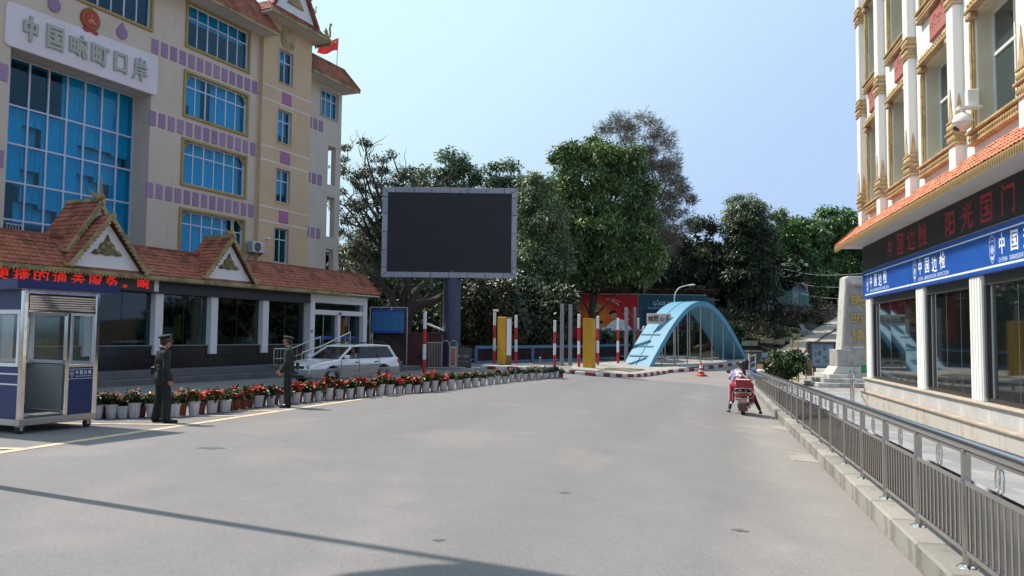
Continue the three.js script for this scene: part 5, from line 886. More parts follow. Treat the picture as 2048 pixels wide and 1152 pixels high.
island('traffic_island', [[-1.75, 46.6], [-0.9, 45.9], [1.7, 46.4], [1.9, 47.3], [1.2, 50.6], [-1.6, 50.0]], 0.17, 3, M.concrete);
const isl = island('traffic_island', [[3.3, 44.6], [3.45, 43.2], [4.5, 42.8], [6.9, 45.9], [10.1, 52.2], [19.0, 61.2], [18.4, 66.0], [8, 58], [3.9, 51]], 0.19, 5, M.concrete);
part('soil_bed', quads([[[4.5, ground(4.5, 44.4) + 0.2, -44.4], [6.6, ground(6.6, 46.4) + 0.2, -46.4], [8.6, ground(8.6, 51.2) + 0.23, -51.2], [6.0, ground(6, 50) + 0.23, -50]]]), soilM, isl);
island('traffic_island', [[9.4, 60.6], [14.5, 62.6], [15.2, 64.2], [14, 67], [8.2, 65]], 0.2, 2, M.concrete);
// ---- red and white poles, steel posts, yellow pillars
{
  const spots = [[-4.17, 38.5, 2.95, 0, 'standing alone left of the others, right of the car'], [-1.04, 49.1, 3.12, 0.17, 'topped by a camera, left of the white board'], [0.28, 49.4, 2.95, 0.17, 'just right of the yellow pillar with a white board'], [2.75, 50.9, 2.9, 0, 'left of the two close grey steel posts'], [4.1, 48.7, 3.2, 0.17, 'just left of the plain yellow pillar'], [5.68, 52.7, 3.2, 0.17, 'just right of the plain yellow pillar'], [7.35, 55.3, 3.1, 0.17, 'nearest to the left foot of the blue arch'], [9.2, 58.2, 3.1, 0.17, 'partly behind the left leg of the blue arch']];
  const wht = mat([0.72, 0.72, 0.73], 0.5, { map: T.wash }), rd = mat([0.50, 0.018, 0.025], 0.5, { map: T.wash });
  for (const [x, D, h, lift, where] of spots) { const p = thing('striped_pole', 'red and white striped pole ' + where, 'pole', [x, ground(x, D) + lift, -D], 0); for (let k = 0; k < 4; k++) part('colour_band', cyl(0.085, 0.085, h / 4 - 0.004, 0, (h / 4) * (k + 0.5), 0, 16), k % 2 ? wht : rd, p); part('foot_plate', bx(-0.14, 0.14, 0, 0.02, -0.14, 0.14), M.steelDull, p); part('cap', cyl(0.086, 0.06, 0.03, 0, h + 0.012, 0, 16), M.white, p); }
  const cam = thing('security_camera', 'white camera on top of the striped pole beside the white board', 'security camera', [-1.04, ground(-1, 49) + 0.17 + 3.15, -49.1], 0); part('camera_body', plain(place(new RoundedBoxGeometry(0.34, 0.13, 0.15, 1, 0.03), 0.06, 0.1, 0.03)), M.white, cam); part('mount', bar([0, 0, 0], [0, 0.08, 0], 0.03), M.white, cam);
  const sg = mat([0.26, 0.265, 0.29], 0.45, { metalness: 0.5, map: T.grain });
  [[3.3, 52.4, 'left one of the pair between striped poles'], [3.92, 53.4, 'right one of the pair between striped poles'], [8.05, 56.2, 'left one of the pair before the red hoarding'], [9.05, 59.0, 'right one of the pair before the red hoarding']].forEach(([x, D, where]) => { const p = thing('steel_post', 'tall grey square steel post, ' + where, 'post', [x, ground(x, D), -D], 0.3); part('shaft', bx(-0.1, 0.1, 0, 4.05, -0.1, 0.1, 0.012), sg, p); part('foot_plate', bx(-0.18, 0.18, 0, 0.02, -0.18, 0.18), M.steelDull, p); });
  const ye = mat([0.56, 0.285, 0.018], 0.55, { map: T.wash });
  const a = thing('yellow_pillar', 'yellow pillar with a long white board on its right side', 'pillar', [-0.42, ground(-0.4, 48.4) + 0.17, -48.4], rad(-38)); part('shaft', [bx(-0.32, 0.32, 0, 2.85, -0.3, 0.3, 0.015)], ye, a); part('side_panel', bx(0.32, 0.335, 0.01, 2.83, -0.28, 0.28), mat([0.22, 0.11, 0.035], 0.7, { map: T.wash }), a); part('white_board', bx(0.335, 0.37, 0.55, 2.75, -0.2, 0.24, 0.008), M.white, a); part('box', bx(-0.4, -0.32, 1.55, 1.75, -0.1, 0.05, 0.01), M.white, a); part('conduit', bar([-0.36, 0.9, 0], [-0.36, 1.55, 0], 0.02), M.white, a);
  const c = thing('yellow_pillar', 'plain yellow square pillar between two striped poles, before the red hoarding', 'pillar', [4.72, ground(4.7, 48.6) + 0.17, -48.6], rad(-27)); part('shaft', bx(-0.3, 0.3, 0, 2.95, -0.3, 0.3, 0.015), ye, c); part('cap', bx(-0.31, 0.31, 2.95, 3.0, -0.31, 0.31, 0.01), ye, c);
}
// ---- traffic cone
{
  const c = thing('traffic_cone', 'red and white traffic cone on the road before the blue arch', 'traffic cone', [12.2, ground(12.2, 51.6) + 0.005, -51.6], 0.4), o = mat([0.5, 0.03, 0.02], 0.6), w = mat([0.7, 0.68, 0.66], 0.6);
  part('base', bx(-0.3, 0.3, 0, 0.07, -0.3, 0.3, 0.03), o, c); const r = (y) => 0.22 - 0.18 * (y / 0.86); for (const [a, b, m] of [[0.06, 0.28, o], [0.28, 0.36, w], [0.36, 0.5, o], [0.5, 0.68, w], [0.68, 0.9, o]]) part('cone_band', cyl(r(a), r(b), b - a, 0, (a + b) / 2, 0, 24), m, c); part('collar', lathe([[0.29, 0.06], [0.24, 0.1], [0.22, 0.14]], 24), o, c);
}
// ---- blue arch
{
  const A = [9.2, 53.6], E = [18.3, 62.2], L = Math.hypot(E[0] - A[0], E[1] - A[1]), ux = (E[0] - A[0]) / L, ud = (E[1] - A[1]) / L, W = 2.2, H = 4.42, th = 0.36, ya = ground(...A) + 0.18;
  const a = thing('bridge_arch', 'pale blue rounded arch on steel props with a white name plate', 'arch', [A[0], ya, -A[1]], Math.atan2(ud, ux));   // local x along the span, local -z to the far side
  const prof = (t) => { const s = Math.abs(2 * t - 1), e = 0.80 * (1 - Math.pow(s, 2.05)) + 0.20 * (0.5 + 0.5 * Math.cos(Math.PI * s)); return H * e; };
  const N = 64, out = [], inn = [];
  for (let i = 0; i <= N; i++) { const t = i / N, x = t * L, y = prof(t), d = (prof(Math.min(1, t + 0.005)) - prof(Math.max(0, t - 0.005))) / ((Math.min(1, t + 0.005) - Math.max(0, t - 0.005)) * L), n = Math.hypot(1, d); out.push([x, y + 0.0, -d / n, 1 / n]); inn.push([x + (d / n) * th, y - th / n]); }
  const drop = (E[1] ? ground(...E) - ground(...A) : 0);
  const yy = (x) => (drop * x) / L, q1 = [], q2 = [], q3 = [];
  for (let i = 0; i < N; i++) { const [x0, y0] = out[i], [x1, y1] = out[i + 1], [p0, r0] = inn[i], [p1, r1] = inn[i + 1];
    const f = (x, y, z) => [x, Math.max(y, -0.2) + yy(x), z];
    q1.push([f(x0, y0, 0), f(x1, y1, 0), f(x1, y1, -W), f(x0, y0, -W)]); q2.push([f(p0, r0, 0), f(p1, r1, 0), f(p1, r1, -W), f(p0, r0, -W)]); for (const z of [0, -W]) q3.push([f(x0, y0, z), f(x1, y1, z), f(p1, r1, z), f(p0, r0, z)]); }
  const blueT = tex(512, 3, (u, v) => { const f = fbm(u, v, 6, 5, 301), k = ss(0.55, 0.7, fbm(u, v, 16, 4, 307, 4)); const s = 0.86 + 0.16 * f; return [s * lerp(1, 0.86, k), s * lerp(1, 0.93, k), s * lerp(1, 0.97, k)]; });
  const am = mat([0.112, 0.31, 0.45], 0.6, { map: blueT });
  part('outer_face', quads(q1), am, a); part('side_face', quads(q3), am, a); part('inner_face', quads(q2), am, a);
  const line = []; for (let i = 0; i < N; i++) { const [x0, y0, nx, ny] = out[i], [x1, y1] = out[i + 1]; line.push(sbar([x0, y0 + yy(x0), -W * 0.52], [x1, y1 + yy(x1), -W * 0.52], 0.05, 0.03)); } part('centre_joint', line, mat([0.02, 0.06, 0.09], 0.8), a);
  for (const t of [0.047, 0.094, 0.156]) { const i = Math.round(t * N * 1.0), [x, y] = out[i]; part('cross_groove', plain(place(new THREE.BoxGeometry(0.1, 0.05, W * 0.72), x - 0.012, y + yy(x) + 0.012, -W * 0.6, 0, 0, Math.atan2(out[i + 1][1] - y, out[i + 1][0] - x))), mat([0.05, 0.17, 0.25], 0.8), a); }
  // name plate across the left leg
  const i = 14, [px, py] = out[i], pl = part('name_plate', place(bx(-0.86, 0.86, 0, 0.74, -0.05, 0.03, 0.012), px - 0.12, py + yy(px) + 0.02, -W * 0.5, 0, -Math.atan2(ud, ux) + 0.06, 0), mat([0.62, 0.60, 0.56], 0.7, { map: T.stone }), a);
  [...'畹町山关'].forEach((ch, k) => part('plate_letter', place(place(plain(merged(glyph3d(ch, 0.34, [0.46, 0.5, 0.34, 0.52][k], 0.055, 0.02, 0.5))), -0.6 + k * 0.4, 0.36 + (k % 2) * 0.03, 0.032, 0, 0, -0.06), px - 0.12, py + yy(px) + 0.02, -W * 0.5, 0, -Math.atan2(ud, ux) + 0.06, 0), mat([0.10, 0.075, 0.03], 0.6), pl));
  for (const t of [0.13, 0.25, 0.37, 0.5, 0.62, 0.74, 0.86]) for (const z of [-0.12, -W + 0.15]) { const x = t * L; part('support_post', bar([x, -0.3, z], [x, prof(t) - th * 1.25 + yy(x), z], 0.045), M.steelDull, a); }
}
// ---- monument of the bridge with its steps
{
  const m = thing('stone_monument', 'tall tapered grey stone monument with three gilt characters', 'monument', [19.25, -0.87, -44.6], rad(-4)), st = mat([0.56, 0.55, 0.53], 0.8, { map: T.concrete, bumpMap: T.bump, bumpScale: 0.004 }), mar = mat([0.80, 0.82, 0.86], 0.45, { map: T.grain });
  const z = -0.5; part('slab', [place(ext([[-1.02, 0], [1.02, 0], [0.75, 3.95], [0.58, 4.06], [-0.58, 4.06], [-0.75, 3.95]], 0.9, 0.02), 0, 2.0, z)], st, m);
  part('border', [place(ext([[-0.87, 0.22], [0.87, 0.22], [0.64, 3.62], [-0.64, 3.62]], 0.05, 0.012, [[[-0.77, 0.34], [-0.56, 3.5], [0.56, 3.5], [0.77, 0.34]]]), 0, 2.0, z + 0.9)], mat([0.40, 0.31, 0.25], 0.6, { map: T.stone }), m); part('marble_panel', [place(ext([[-0.8, 0.3], [0.8, 0.3], [0.59, 3.55], [-0.59, 3.55]], 0.02), 0, 2.0, z + 0.9)], mar, m);
  [...'畹町橋'].forEach((c, i) => part('gilt_character', place(plain(merged(glyph3d(c, 0.74, 0.72, 0.095, 0.05, 0.45))), -0.1, [4.72, 3.73, 2.78][i], z + 0.925, 0, 0, 0.03), mat([0.38, 0.27, 0.10], 0.55), m));
  part('pedestal', bx(-1.3, 1.3, 1.06, 2.0, -0.75, 0.62, 0.02), mat([0.40, 0.385, 0.36], 0.8, { map: T.concrete }), m); part('base_flare', place(ext([[-1.62, 0], [1.62, 0], [1.34, 0.42], [-1.34, 0.42]], 1.6, 0), 0, 0.64, -0.85), st, m);
  for (let k = 0; k < 3; k++) for (let j = 0; j < 6; j++) { const w = 1.0, x0 = -1.9 - (2 - k) * 0.42 + j * (w + 0.14 * (2 - k) * 0.5), x1 = x0 + w + 0.14 * (2 - k) * 0.5 - 0.006; part('step_stone', bx(x0, x1, k * 0.215, (k + 1) * 0.215, -1.6, 1.9 - k * 0.42 + 0.004 * HASH(k, j, 3), 0.012), [st, mat([0.40, 0.385, 0.36], 0.85, { map: T.concrete })][(k + j) % 2], m); }
  const g = thing('sign_box', 'green sign box at the foot of the monument, beside the white office', 'sign', [18.75, -0.5, -42.4], 0); part('face', bx(-0.3, 0.32, 0.42, 0.86, -0.06, 0.06, 0.01), mat([0.01, 0.22, 0.10], 0.5), g); part('edge', [bx(-0.32, 0.34, 0.4, 0.42, -0.07, 0.07), bx(-0.32, -0.3, 0.42, 0.88, -0.07, 0.07)], M.steelDull, g); for (const x of [-0.25, 0.27]) part('leg', bar([x, -0.1, 0], [x, 0.42, 0], 0.02), M.steelDull, g);
  // boards and posts on the left of it
  const ib = thing('information_board', 'framed information board with rows of small photographs beside the monument', 'information board', [19.45, -0.75, -50.2], 0), it = canvasTex(512, 512, (c, W, H) => { c.fillStyle = '#7f97ac'; c.fillRect(0, 0, W, H); const ph = (x, y, w, h) => { for (let k = 0; k < 22; k++) { const v = 30 + rnd() * 130; c.fillStyle = `rgb(${v},${v * 1.02},${v * 1.05})`; c.fillRect(x + rnd() * w * 0.7, y + rnd() * h * 0.7, w * 0.3, h * 0.3); } c.strokeStyle = '#454c55'; c.lineWidth = 2; c.strokeRect(x, y, w, h); }; for (let k = 0; k < 5; k++) ph(36, 70 + k * 80, 26, 40); ph(280, 20, 70, 130); ph(90, 190, 60, 90); ph(170, 150, 70, 120); ph(280, 260, 78, 70); ph(390, 250, 80, 80); ph(110, 350, 110, 80); ph(280, 350, 90, 80); ph(390, 350, 80, 80); c.fillStyle = '#4a5563'; for (let y = 20; y < 140; y += 12) c.fillRect(80, y, 150, 4); });
  part('frame', [bx(-0.86, 0.9, 0.62, 0.72, -0.08, 0.08), bx(-0.86, 0.9, 2.12, 2.28, -0.14, 0.14), bx(-0.86, -0.76, 0.72, 2.12, -0.08, 0.08), bx(0.72, 0.9, 0.72, 2.12, -0.08, 0.08)], mat([0.07, 0.065, 0.06], 0.6), ib); { const g2 = new THREE.PlaneGeometry(1.48, 1.4); g2.userData.plain = true; const p = part('printed_sheet', g2, mat([0.85, 0.85, 0.85], 0.4, { map: it }), ib); p.position.set(-0.02, 1.42, 0.02); } part('back', bx(-0.78, 0.74, 0.7, 2.14, -0.05, 0.0), M.dark, ib); for (const x of [-0.5, 0.5]) part('leg', bx(x - 0.08, x + 0.08, 0, 0.62, -0.06, 0.06), mat([0.09, 0.08, 0.07], 0.8), ib);
  const wp = thing('wooden_post', 'tall dark wooden post left of the information board', 'post', [17.5, -0.86, -47.2], 0.1); part('shaft', bx(-0.13, 0.13, 0, 2.35, -0.13, 0.13, 0.015), mat([0.05, 0.055, 0.055], 0.8, { map: T.bark }), wp); part('sleeve', bx(-0.14, 0.14, 0, 1.3, -0.14, 0.14, 0.01), mat([0.22, 0.15, 0.08], 0.7, { map: T.bark }), wp);
  [[16.62, 'left'], [17.0, 'right']].forEach(([x, s]) => { const gp = thing('golden_post', s + ' golden finial post behind the bush, carrying the brown board', 'post', [x, -0.86, -47.6], 0); part('shaft', cyl(0.065, 0.06, 1.2, 0, 0.6, 0, 12), mat([0.62, 0.40, 0.02], 0.4), gp); part('finial', lathe([[0, 2.62], [0.02, 2.5], [0.05, 2.46], [0.03, 2.4], [0.075, 2.34], [0.05, 2.24], [0.085, 2.14], [0.06, 2.0], [0.09, 1.9], [0.07, 1.7], [0.07, 1.2]].reverse(), 14), mat([0.5, 0.33, 0.10], 0.35, { metalness: 0.5 }), gp); });
  const bb = thing('brown_board', 'plain dark brown board fixed to the two golden posts', 'board', [16.9, -0.86, -47.45], 0); part('panel', bx(-0.33, 0.28, 0.6, 1.9, -0.03, 0.03, 0.01), mat([0.06, 0.032, 0.022], 0.6, { map: T.bark }), bb);
  // parapet and pillar across the side road
  const pp = thing('side_parapet', 'short parapet with pale blue coping and dark red panels behind the bush', 'parapet', [16.9, -0.55, -54.5], rad(3)); part('coping', [bx(-0.1, 3.2, 0.95, 1.18, -0.15, 0.15, 0.01)], mat([0.10, 0.27, 0.42], 0.5, { map: T.wash }), pp); for (const x of [0, 1.05, 2.1]) { part('panel', bx(x + 0.12, x + 0.94, 0.1, 0.95, -0.05, 0.05), mat([0.11, 0.025, 0.02], 0.7), pp); part('post', bx(x - 0.06, x + 0.1, 0, 0.95, -0.12, 0.12), mat([0.09, 0.24, 0.36], 0.5), pp); }
  const dp = thing('stone_pillar', 'dark square stone pillar at the parapet end beside the railing', 'pillar', [15.75, -0.75, -52.2], 0.1); part('block', bx(-0.42, 0.42, 0, 1.55, -0.35, 0.35, 0.02), mat([0.075, 0.07, 0.07], 0.6, { map: T.granite }), dp); part('cap', bx(-0.46, 0.46, 1.55, 1.62, -0.39, 0.39, 0.015), mat([0.12, 0.11, 0.11], 0.6), dp);
  const wg = thing('barrier_stand', 'white tubular barrier stand with rungs at the far railing end', 'barrier', [13.55, -0.98, -45.3], 0); for (const x of [-0.12, 0.24]) part('upright', bar([x, 0, 0], [x, 1.78, 0], x < 0 ? 0.065 : 0.04), mat([0.42, 0.44, 0.5], 0.4), wg); for (let k = 0; k < 4; k++) part('rung', bar([-0.12, 0.4 + k * 0.4, 0], [0.24, 0.56 + k * 0.4, 0], 0.02), mat([0.5, 0.52, 0.56], 0.4), wg); part('blue_bar', bx(0, 0.5, 0.92, 1.02, -0.05, 0.05, 0.02), mat([0.3, 0.42, 0.6], 0.5), wg);
  const pn2 = thing('paper_notice', 'small faded pink notice with a white bag on the railing top', 'notice', [kerbX(38) + 0.08, ground(kerbX(38), 38) + 1.09, -38], -0.2); part('card', bx(-0.13, 0.13, 0, 0.34, -0.01, 0.01), mat([0.5, 0.26, 0.18], 0.8), pn2); part('white_bag', plain(place(new THREE.SphereGeometry(0.14, 10, 8), 0.02, 0.02, 0.06, 0, 0, 0, [1.4, 0.6, 0.7])), M.white, pn2);
}
// ---- lamp post with a light box, out of frame on the left: its shadow crosses the road in front
{
  const P = [-6.85, 9.66], l = thing('street_lamp', 'tall lamp post with a banner frame left of the booth, outside the picture', 'street lamp', [P[0], ground(...P), -P[1]], 0);
  part('pole', cyl(0.085, 0.05, 12.9, 0, 6.45, 0, 14), M.steelDull, l); part('foot', lathe([[0, 0.5], [0.12, 0.48], [0.16, 0.05], [0.2, 0]], 14), M.steelDull, l);
  const dx = -0.463, dz = 0.886, bn = [[0.06, 10.0], [0.19, 9.73], [0.69, 9.2], [1.3, 9.0], [1.5, 10.5], [1.5, 12.8], [0.06, 12.8]]; const g = ext(bn, 0.04); g.applyMatrix4(new THREE.Matrix4().makeRotationY(Math.atan2(-dz, dx))); part('banner', g, mat([0.5, 0.05, 0.05], 0.7), l); part('banner_arm', [bar([0, 12.82, 0], [dx * 1.55, 12.82, dz * 1.55], 0.025), bar([0, 10.0, 0], [dx * 0.3, 9.95, dz * 0.3], 0.025)], M.steelDull, l);
}

const HEDGES = [];
// ---------------------------------------------------------------- hoardings, sheds, shelter, planters on the far side
{
  const h1 = canvasTex(1024, 660, (c, W, H) => {      // red painting hoarding
    c.fillStyle = '#b5161c'; c.fillRect(0, 0, W, H); const g = c.createRadialGradient(430, 330, 20, 430, 330, 420); g.addColorStop(0, '#e8a02a'); g.addColorStop(0.45, '#d4601e'); g.addColorStop(1, 'rgba(181,22,28,0)'); c.fillStyle = g; c.fillRect(0, 0, W, H);
    c.save(); c.translate(420, 210); c.beginPath(); c.arc(0, 0, 95, 0, 7); c.strokeStyle = '#c23a1e'; c.lineWidth = 12; c.stroke(); for (let k = 0; k < 260; k++) { c.fillStyle = ['#33431c', '#c8a02c', '#5e6b2a', '#e8d9a0', '#1f2a18'][Math.floor(rnd() * 5)]; const a = rnd() * 6.28, r = Math.sqrt(rnd()) * 82; c.beginPath(); c.ellipse(Math.cos(a) * r, Math.sin(a) * r, 12, 5, a, 0, 7); c.fill(); } c.restore();
    c.strokeStyle = 'rgba(240,230,220,.75)'; c.lineWidth = 14; c.lineCap = 'round'; c.beginPath(); c.arc(560, 330, 260, -1.5, -0.75); c.stroke(); c.lineWidth = 9; c.beginPath(); c.arc(760, 420, 150, -1.2, -0.4); c.stroke(); c.strokeStyle = 'rgba(230,160,60,.8)'; c.beginPath(); c.arc(660, 480, 330, -1.0, -0.4); c.stroke();
    c.font = '22px sans-serif'; c.fillStyle = 'rgba(225,205,190,.8)'; c.save(); c.translate(620, 40); c.rotate(0.35); for (let k = 0; k < 12; k++) c.fillRect(k * 15, 0, 9, 16); c.restore();
    const skin = '#c08a68'; // woman and child on the left, man in a white shirt
    c.fillStyle = '#cfd6dd'; c.beginPath(); c.moveTo(470, 640); c.bezierCurveTo(440, 560, 450, 480, 520, 460); c.bezierCurveTo(580, 470, 600, 560, 600, 640); c.fill(); c.fillStyle = skin; c.beginPath(); c.ellipse(500, 440, 40, 46, 0.2, 0, 7); c.fill(); c.fillStyle = '#16110f'; c.beginPath(); c.ellipse(488, 420, 50, 40, -0.2, 3.0, 6.4); c.fill();
    c.fillStyle = '#e3e7ec'; c.beginPath(); c.moveTo(640, 400); c.bezierCurveTo(700, 340, 820, 345, 850, 390); c.lineTo(960, 520); c.lineTo(940, 540); c.lineTo(848, 450); c.bezierCurveTo(860, 520, 850, 570, 840, 600); c.lineTo(700, 600); c.bezierCurveTo(680, 540, 650, 520, 560, 500); c.lineTo(570, 460); c.closePath(); c.fill();
    c.strokeStyle = 'rgba(120,130,145,.8)'; c.lineWidth = 4; for (const [a, b, d, e] of [[720, 380, 700, 590], [850, 395, 790, 450], [700, 470, 640, 450], [760, 420, 830, 560]]) { c.beginPath(); c.moveTo(a, b); c.lineTo(d, e); c.stroke(); }
    c.fillStyle = '#15161a'; c.fillRect(700, 596, 145, 64); c.fillStyle = skin; c.beginPath(); c.ellipse(675, 300, 48, 58, -0.25, 0, 7); c.fill(); c.fillRect(690, 335, 34, 34); c.fillStyle = '#12100f'; c.beginPath(); c.ellipse(664, 268, 54, 38, -0.3, 2.9, 6.5); c.fill(); c.fillStyle = '#3a2018'; c.fillRect(650, 300, 12, 5); c.fillRect(682, 294, 12, 5); c.beginPath(); c.ellipse(672, 332, 16, 6, -0.2, 0, 3.2); c.fill();
    c.fillStyle = '#1a1512'; c.beginPath(); c.ellipse(620, 520, 48, 34, 0, 3.1, 6.3); c.fill(); c.fillStyle = skin; c.beginPath(); c.ellipse(622, 530, 34, 30, 0, 0, 7); c.fill(); c.fillStyle = '#aeb9c4'; c.fillRect(560, 560, 130, 90);
    for (let k = 0; k < 500; k++) { c.fillStyle = `rgba(${rnd() < 0.5 ? '40,10,10' : '255,210,180'},${rnd() * 0.05})`; c.fillRect(rnd() * W, rnd() * H, 2 + rnd() * 14, 2 + rnd() * 60); }
  });
  const h2 = canvasTex(1024, 660, (c, W, H) => {      // dark teal hoarding with round script and red characters
    c.fillStyle = '#1d4a58'; c.fillRect(0, 0, W, H); for (let k = 0; k < 900; k++) { c.strokeStyle = `rgba(${70 + rnd() * 60},${130 + rnd() * 60},${150 + rnd() * 40},${rnd() * 0.22})`; c.lineWidth = 1 + rnd() * 3; const x = Math.pow(rnd(), 1.7) * W, y = rnd() * H; c.beginPath(); c.moveTo(x, y); c.lineTo(x + rr(-20, 20), y + rnd() * 60); c.stroke(); } c.fillStyle = 'rgba(16,28,56,.5)'; c.fillRect(60, 210, W, 300);
    const script = (y, s, n, x0) => { c.strokeStyle = '#c9d6dc'; c.lineWidth = s * 0.16; let x = x0; for (let k = 0; k < n; k++) { const t = Math.floor(rnd() * 5); c.beginPath(); if (t === 0) c.arc(x, y, s * 0.42, 0.6, 6.9); else if (t === 1) { c.arc(x, y, s * 0.42, -2.6, 2.4); } else if (t === 2) { c.arc(x - s * 0.2, y, s * 0.4, 0, 6.3); c.moveTo(x + s * 0.55, y + s * 0.4); c.arc(x + s * 0.5, y, s * 0.4, 1.5, 5.2); x += s * 0.6; } else if (t === 3) { c.arc(x, y, s * 0.42, 0.4, 5.8); c.moveTo(x + s * 0.1, y + s * 0.5); c.lineTo(x + s * 0.1, y + s * 0.95); } else { c.arc(x, y, s * 0.42, -0.4, 3.5); c.moveTo(x, y - s * 0.6); c.arc(x, y - s * 0.78, s * 0.18, 1.5, 7.7); } c.stroke(); x += s * 1.05; if (x > W - 90) break; } };
    script(120, 44, 22, 240); script(190, 22, 34, 150); c.strokeStyle = '#c2495c'; [...'和平国'].forEach((ch, i) => glyph(c, ch, 250 + i * 106, 250, 88, 88, 15)); c.strokeStyle = '#b4536a'; for (let i = 0; i < 12; i++) glyph(c, '中国边关光平和门通服务山'[i], 90 + i * 72, 420, 52, 54, 9);
  });
  const y0 = 1.33, hh = 4.2;
  const mk = (name, label, x0, D0, x1, D1, t) => { const L = Math.hypot(x1 - x0, D1 - D0), g = thing(name, label, 'hoarding', [x0, y0 - 1.2, -D0], Math.atan2(D1 - D0, x1 - x0)); const bd = part('panel', bx(0, L, 1.2, 1.2 + hh, -0.12, 0, 0.01), mat([0.2, 0.2, 0.2], 0.7), g); const p = new THREE.PlaneGeometry(L - 0.04, hh - 0.04); p.userData.plain = true; const m = part('printed_face', p, mat([1, 1, 1], 0.75, { map: t }), bd); m.position.set(L / 2, 1.2 + hh / 2, 0.006); part('frame_edge', [bx(0, L, 1.2 + hh, 1.25 + hh, -0.14, 0.03)], mat([0.35, 0.35, 0.36], 0.5), bd); for (let k = 0; k < 4; k++) part('leg', bx((k + 0.3) * (L / 3.6), (k + 0.3) * (L / 3.6) + 0.1, -0.3, 1.2, -0.12, -0.02), M.steelDull, g); return g; };
  mk('painted_hoarding', 'red hoarding painted with people in white shirts under an orange glow', 4.85, 72, 11.42, 72.3, h1);
  mk('painted_hoarding', 'dark teal hoarding with pale round script and red characters', 11.45, 72.3, 17.7, 72.6, h2);
  const gw = thing('garden_wall', 'low green panelled wall with white posts and capping, seen under the arch', 'wall', [6.6, terrain(10, 70) - 0.2, -70.2], rad(0.5)), top = 2.33 - terrain(10, 70) + 0.2, gm = mat([0.03, 0.20, 0.09], 0.6, { map: T.wash });
  for (let k = 0; k < 7; k++) { part('panel', bx(k * 1.65 + 0.14, k * 1.65 + 1.65, 0, top - 0.1, -0.06, 0.06), gm, gw); part('post', [bx(k * 1.65 - 0.1, k * 1.65 + 0.14, 0, top + 0.08, -0.13, 0.13, 0.01)], M.white, gw); part('capping', bx(k * 1.65 + 0.14, k * 1.65 + 1.55, top - 0.1, top, -0.1, 0.1), M.white, gw); } part('post', bx(11.5, 11.76, 0, top + 0.1, -0.15, 0.15, 0.01), M.white, gw); part('post', ball(0.13, 5.0, top + 0.2, 0), M.white, gw);
  // street lamp behind the arch
  const sl = thing('street_lamp', 'white curved arm street lamp rising behind the blue arch', 'street lamp', [12.2, ground(12.2, 60), -60], 0), sw = mat([0.5, 0.52, 0.54], 0.5); part('pole', cyl(0.075, 0.05, 4.6, 0, 2.3, 0, 12), sw, sl); part('arm', tube([[0, 4.6, 0], [0.05, 5.1, 0], [0.35, 5.55, 0], [0.9, 5.75, 0], [1.25, 5.8, 0]], 0.045, 24, 8), sw, sl); part('lamp_head', plain(place(new THREE.SphereGeometry(0.2, 12, 8), 1.3, 5.8, 0, 0, 0, 0.1, [1.5, 0.35, 0.7])), sw, sl); part('door_collar', cyl(0.11, 0.11, 0.6, 0, 0.3, 0, 12), sw, sl);
  // sheds with rusty corrugated roofs
  const rusty = mat([0.36, 0.30, 0.27], 0.8, { map: T.rust }), tin = mat([0.26, 0.28, 0.30], 0.6, { map: T.rust, metalness: 0.3 });
  const corr = (w, d, rise) => { const p = []; const n = Math.round(w / 0.22); for (let i = 0; i <= n * 2; i++) p.push([(i * w) / (n * 2) - w / 2, i % 2 ? 0.05 : 0]); for (let i = n * 2; i >= 0; i--) p.push([(i * w) / (n * 2) - w / 2, (i % 2 ? 0.05 : 0) - 0.02]); return place(ext(p, d), 0, 0, 0, Math.atan2(rise, d), 0, 0); };
  const shed = (label, x, D, w, yTop, m) => { const y = terrain(x, D), s = thing('shed', label, 'shed', [x, y, -D], 0), h = yTop - y; part('wall', bx(-w / 2, w / 2, 0, h - 0.7, -3.2, -0.1), mat([0.10, 0.13, 0.14], 0.9, { map: T.soot }), s); part('roof', place(corr(w + 0.8, 3.6, -0.9), 0, h - 0.9 + 0.1, 0.3 - 3.4, 0, 0, 0), m, s); part('fascia', bx(-w / 2 - 0.4, w / 2 + 0.4, h - 0.98, h - 0.9, 0.2, 0.26), mat([0.2, 0.14, 0.11], 0.8), s); return s; };
  shed('rusty roofed shed showing above the red hoarding', 9.0, 78, 4.3, 6.4, rusty); shed('rusty corrugated shed roof showing above the teal hoarding', 16.9, 79, 6.4, 6.35, rusty);
  const tw = thing('roof_cowl', 'grey tin roof ridge piece rising over the rusty shed', 'roof', [18.5, 5.5, -80.5], 0.3); part('slope', place(corr(1.8, 1.8, -1.35), 0, 0.3, -0.9), tin, tw); part('blue_side', ext([[-0.9, -0.4], [0.9, -0.4], [0.5, 0.4], [0.2, 0.7], [-0.4, 0.3]], 0.1).translate(0.2, -0.1, 1.0), mat([0.04, 0.13, 0.2], 0.6), tw); part('wall', bx(-0.8, 0.8, -2, 0.2, -0.8, 0.8), mat([0.12, 0.14, 0.15], 0.8), tw);
  // blue roofed shelter
  const sx = 25.2, sD = 87, sy = terrain(sx, sD), sh = thing('blue_shelter', 'open shelter with a pale blue metal roof below the dark conifer', 'shelter', [sx, sy, -sD], 0), e = 5.75 - sy, rb = mat([0.16, 0.36, 0.52], 0.45, { map: T.wash });
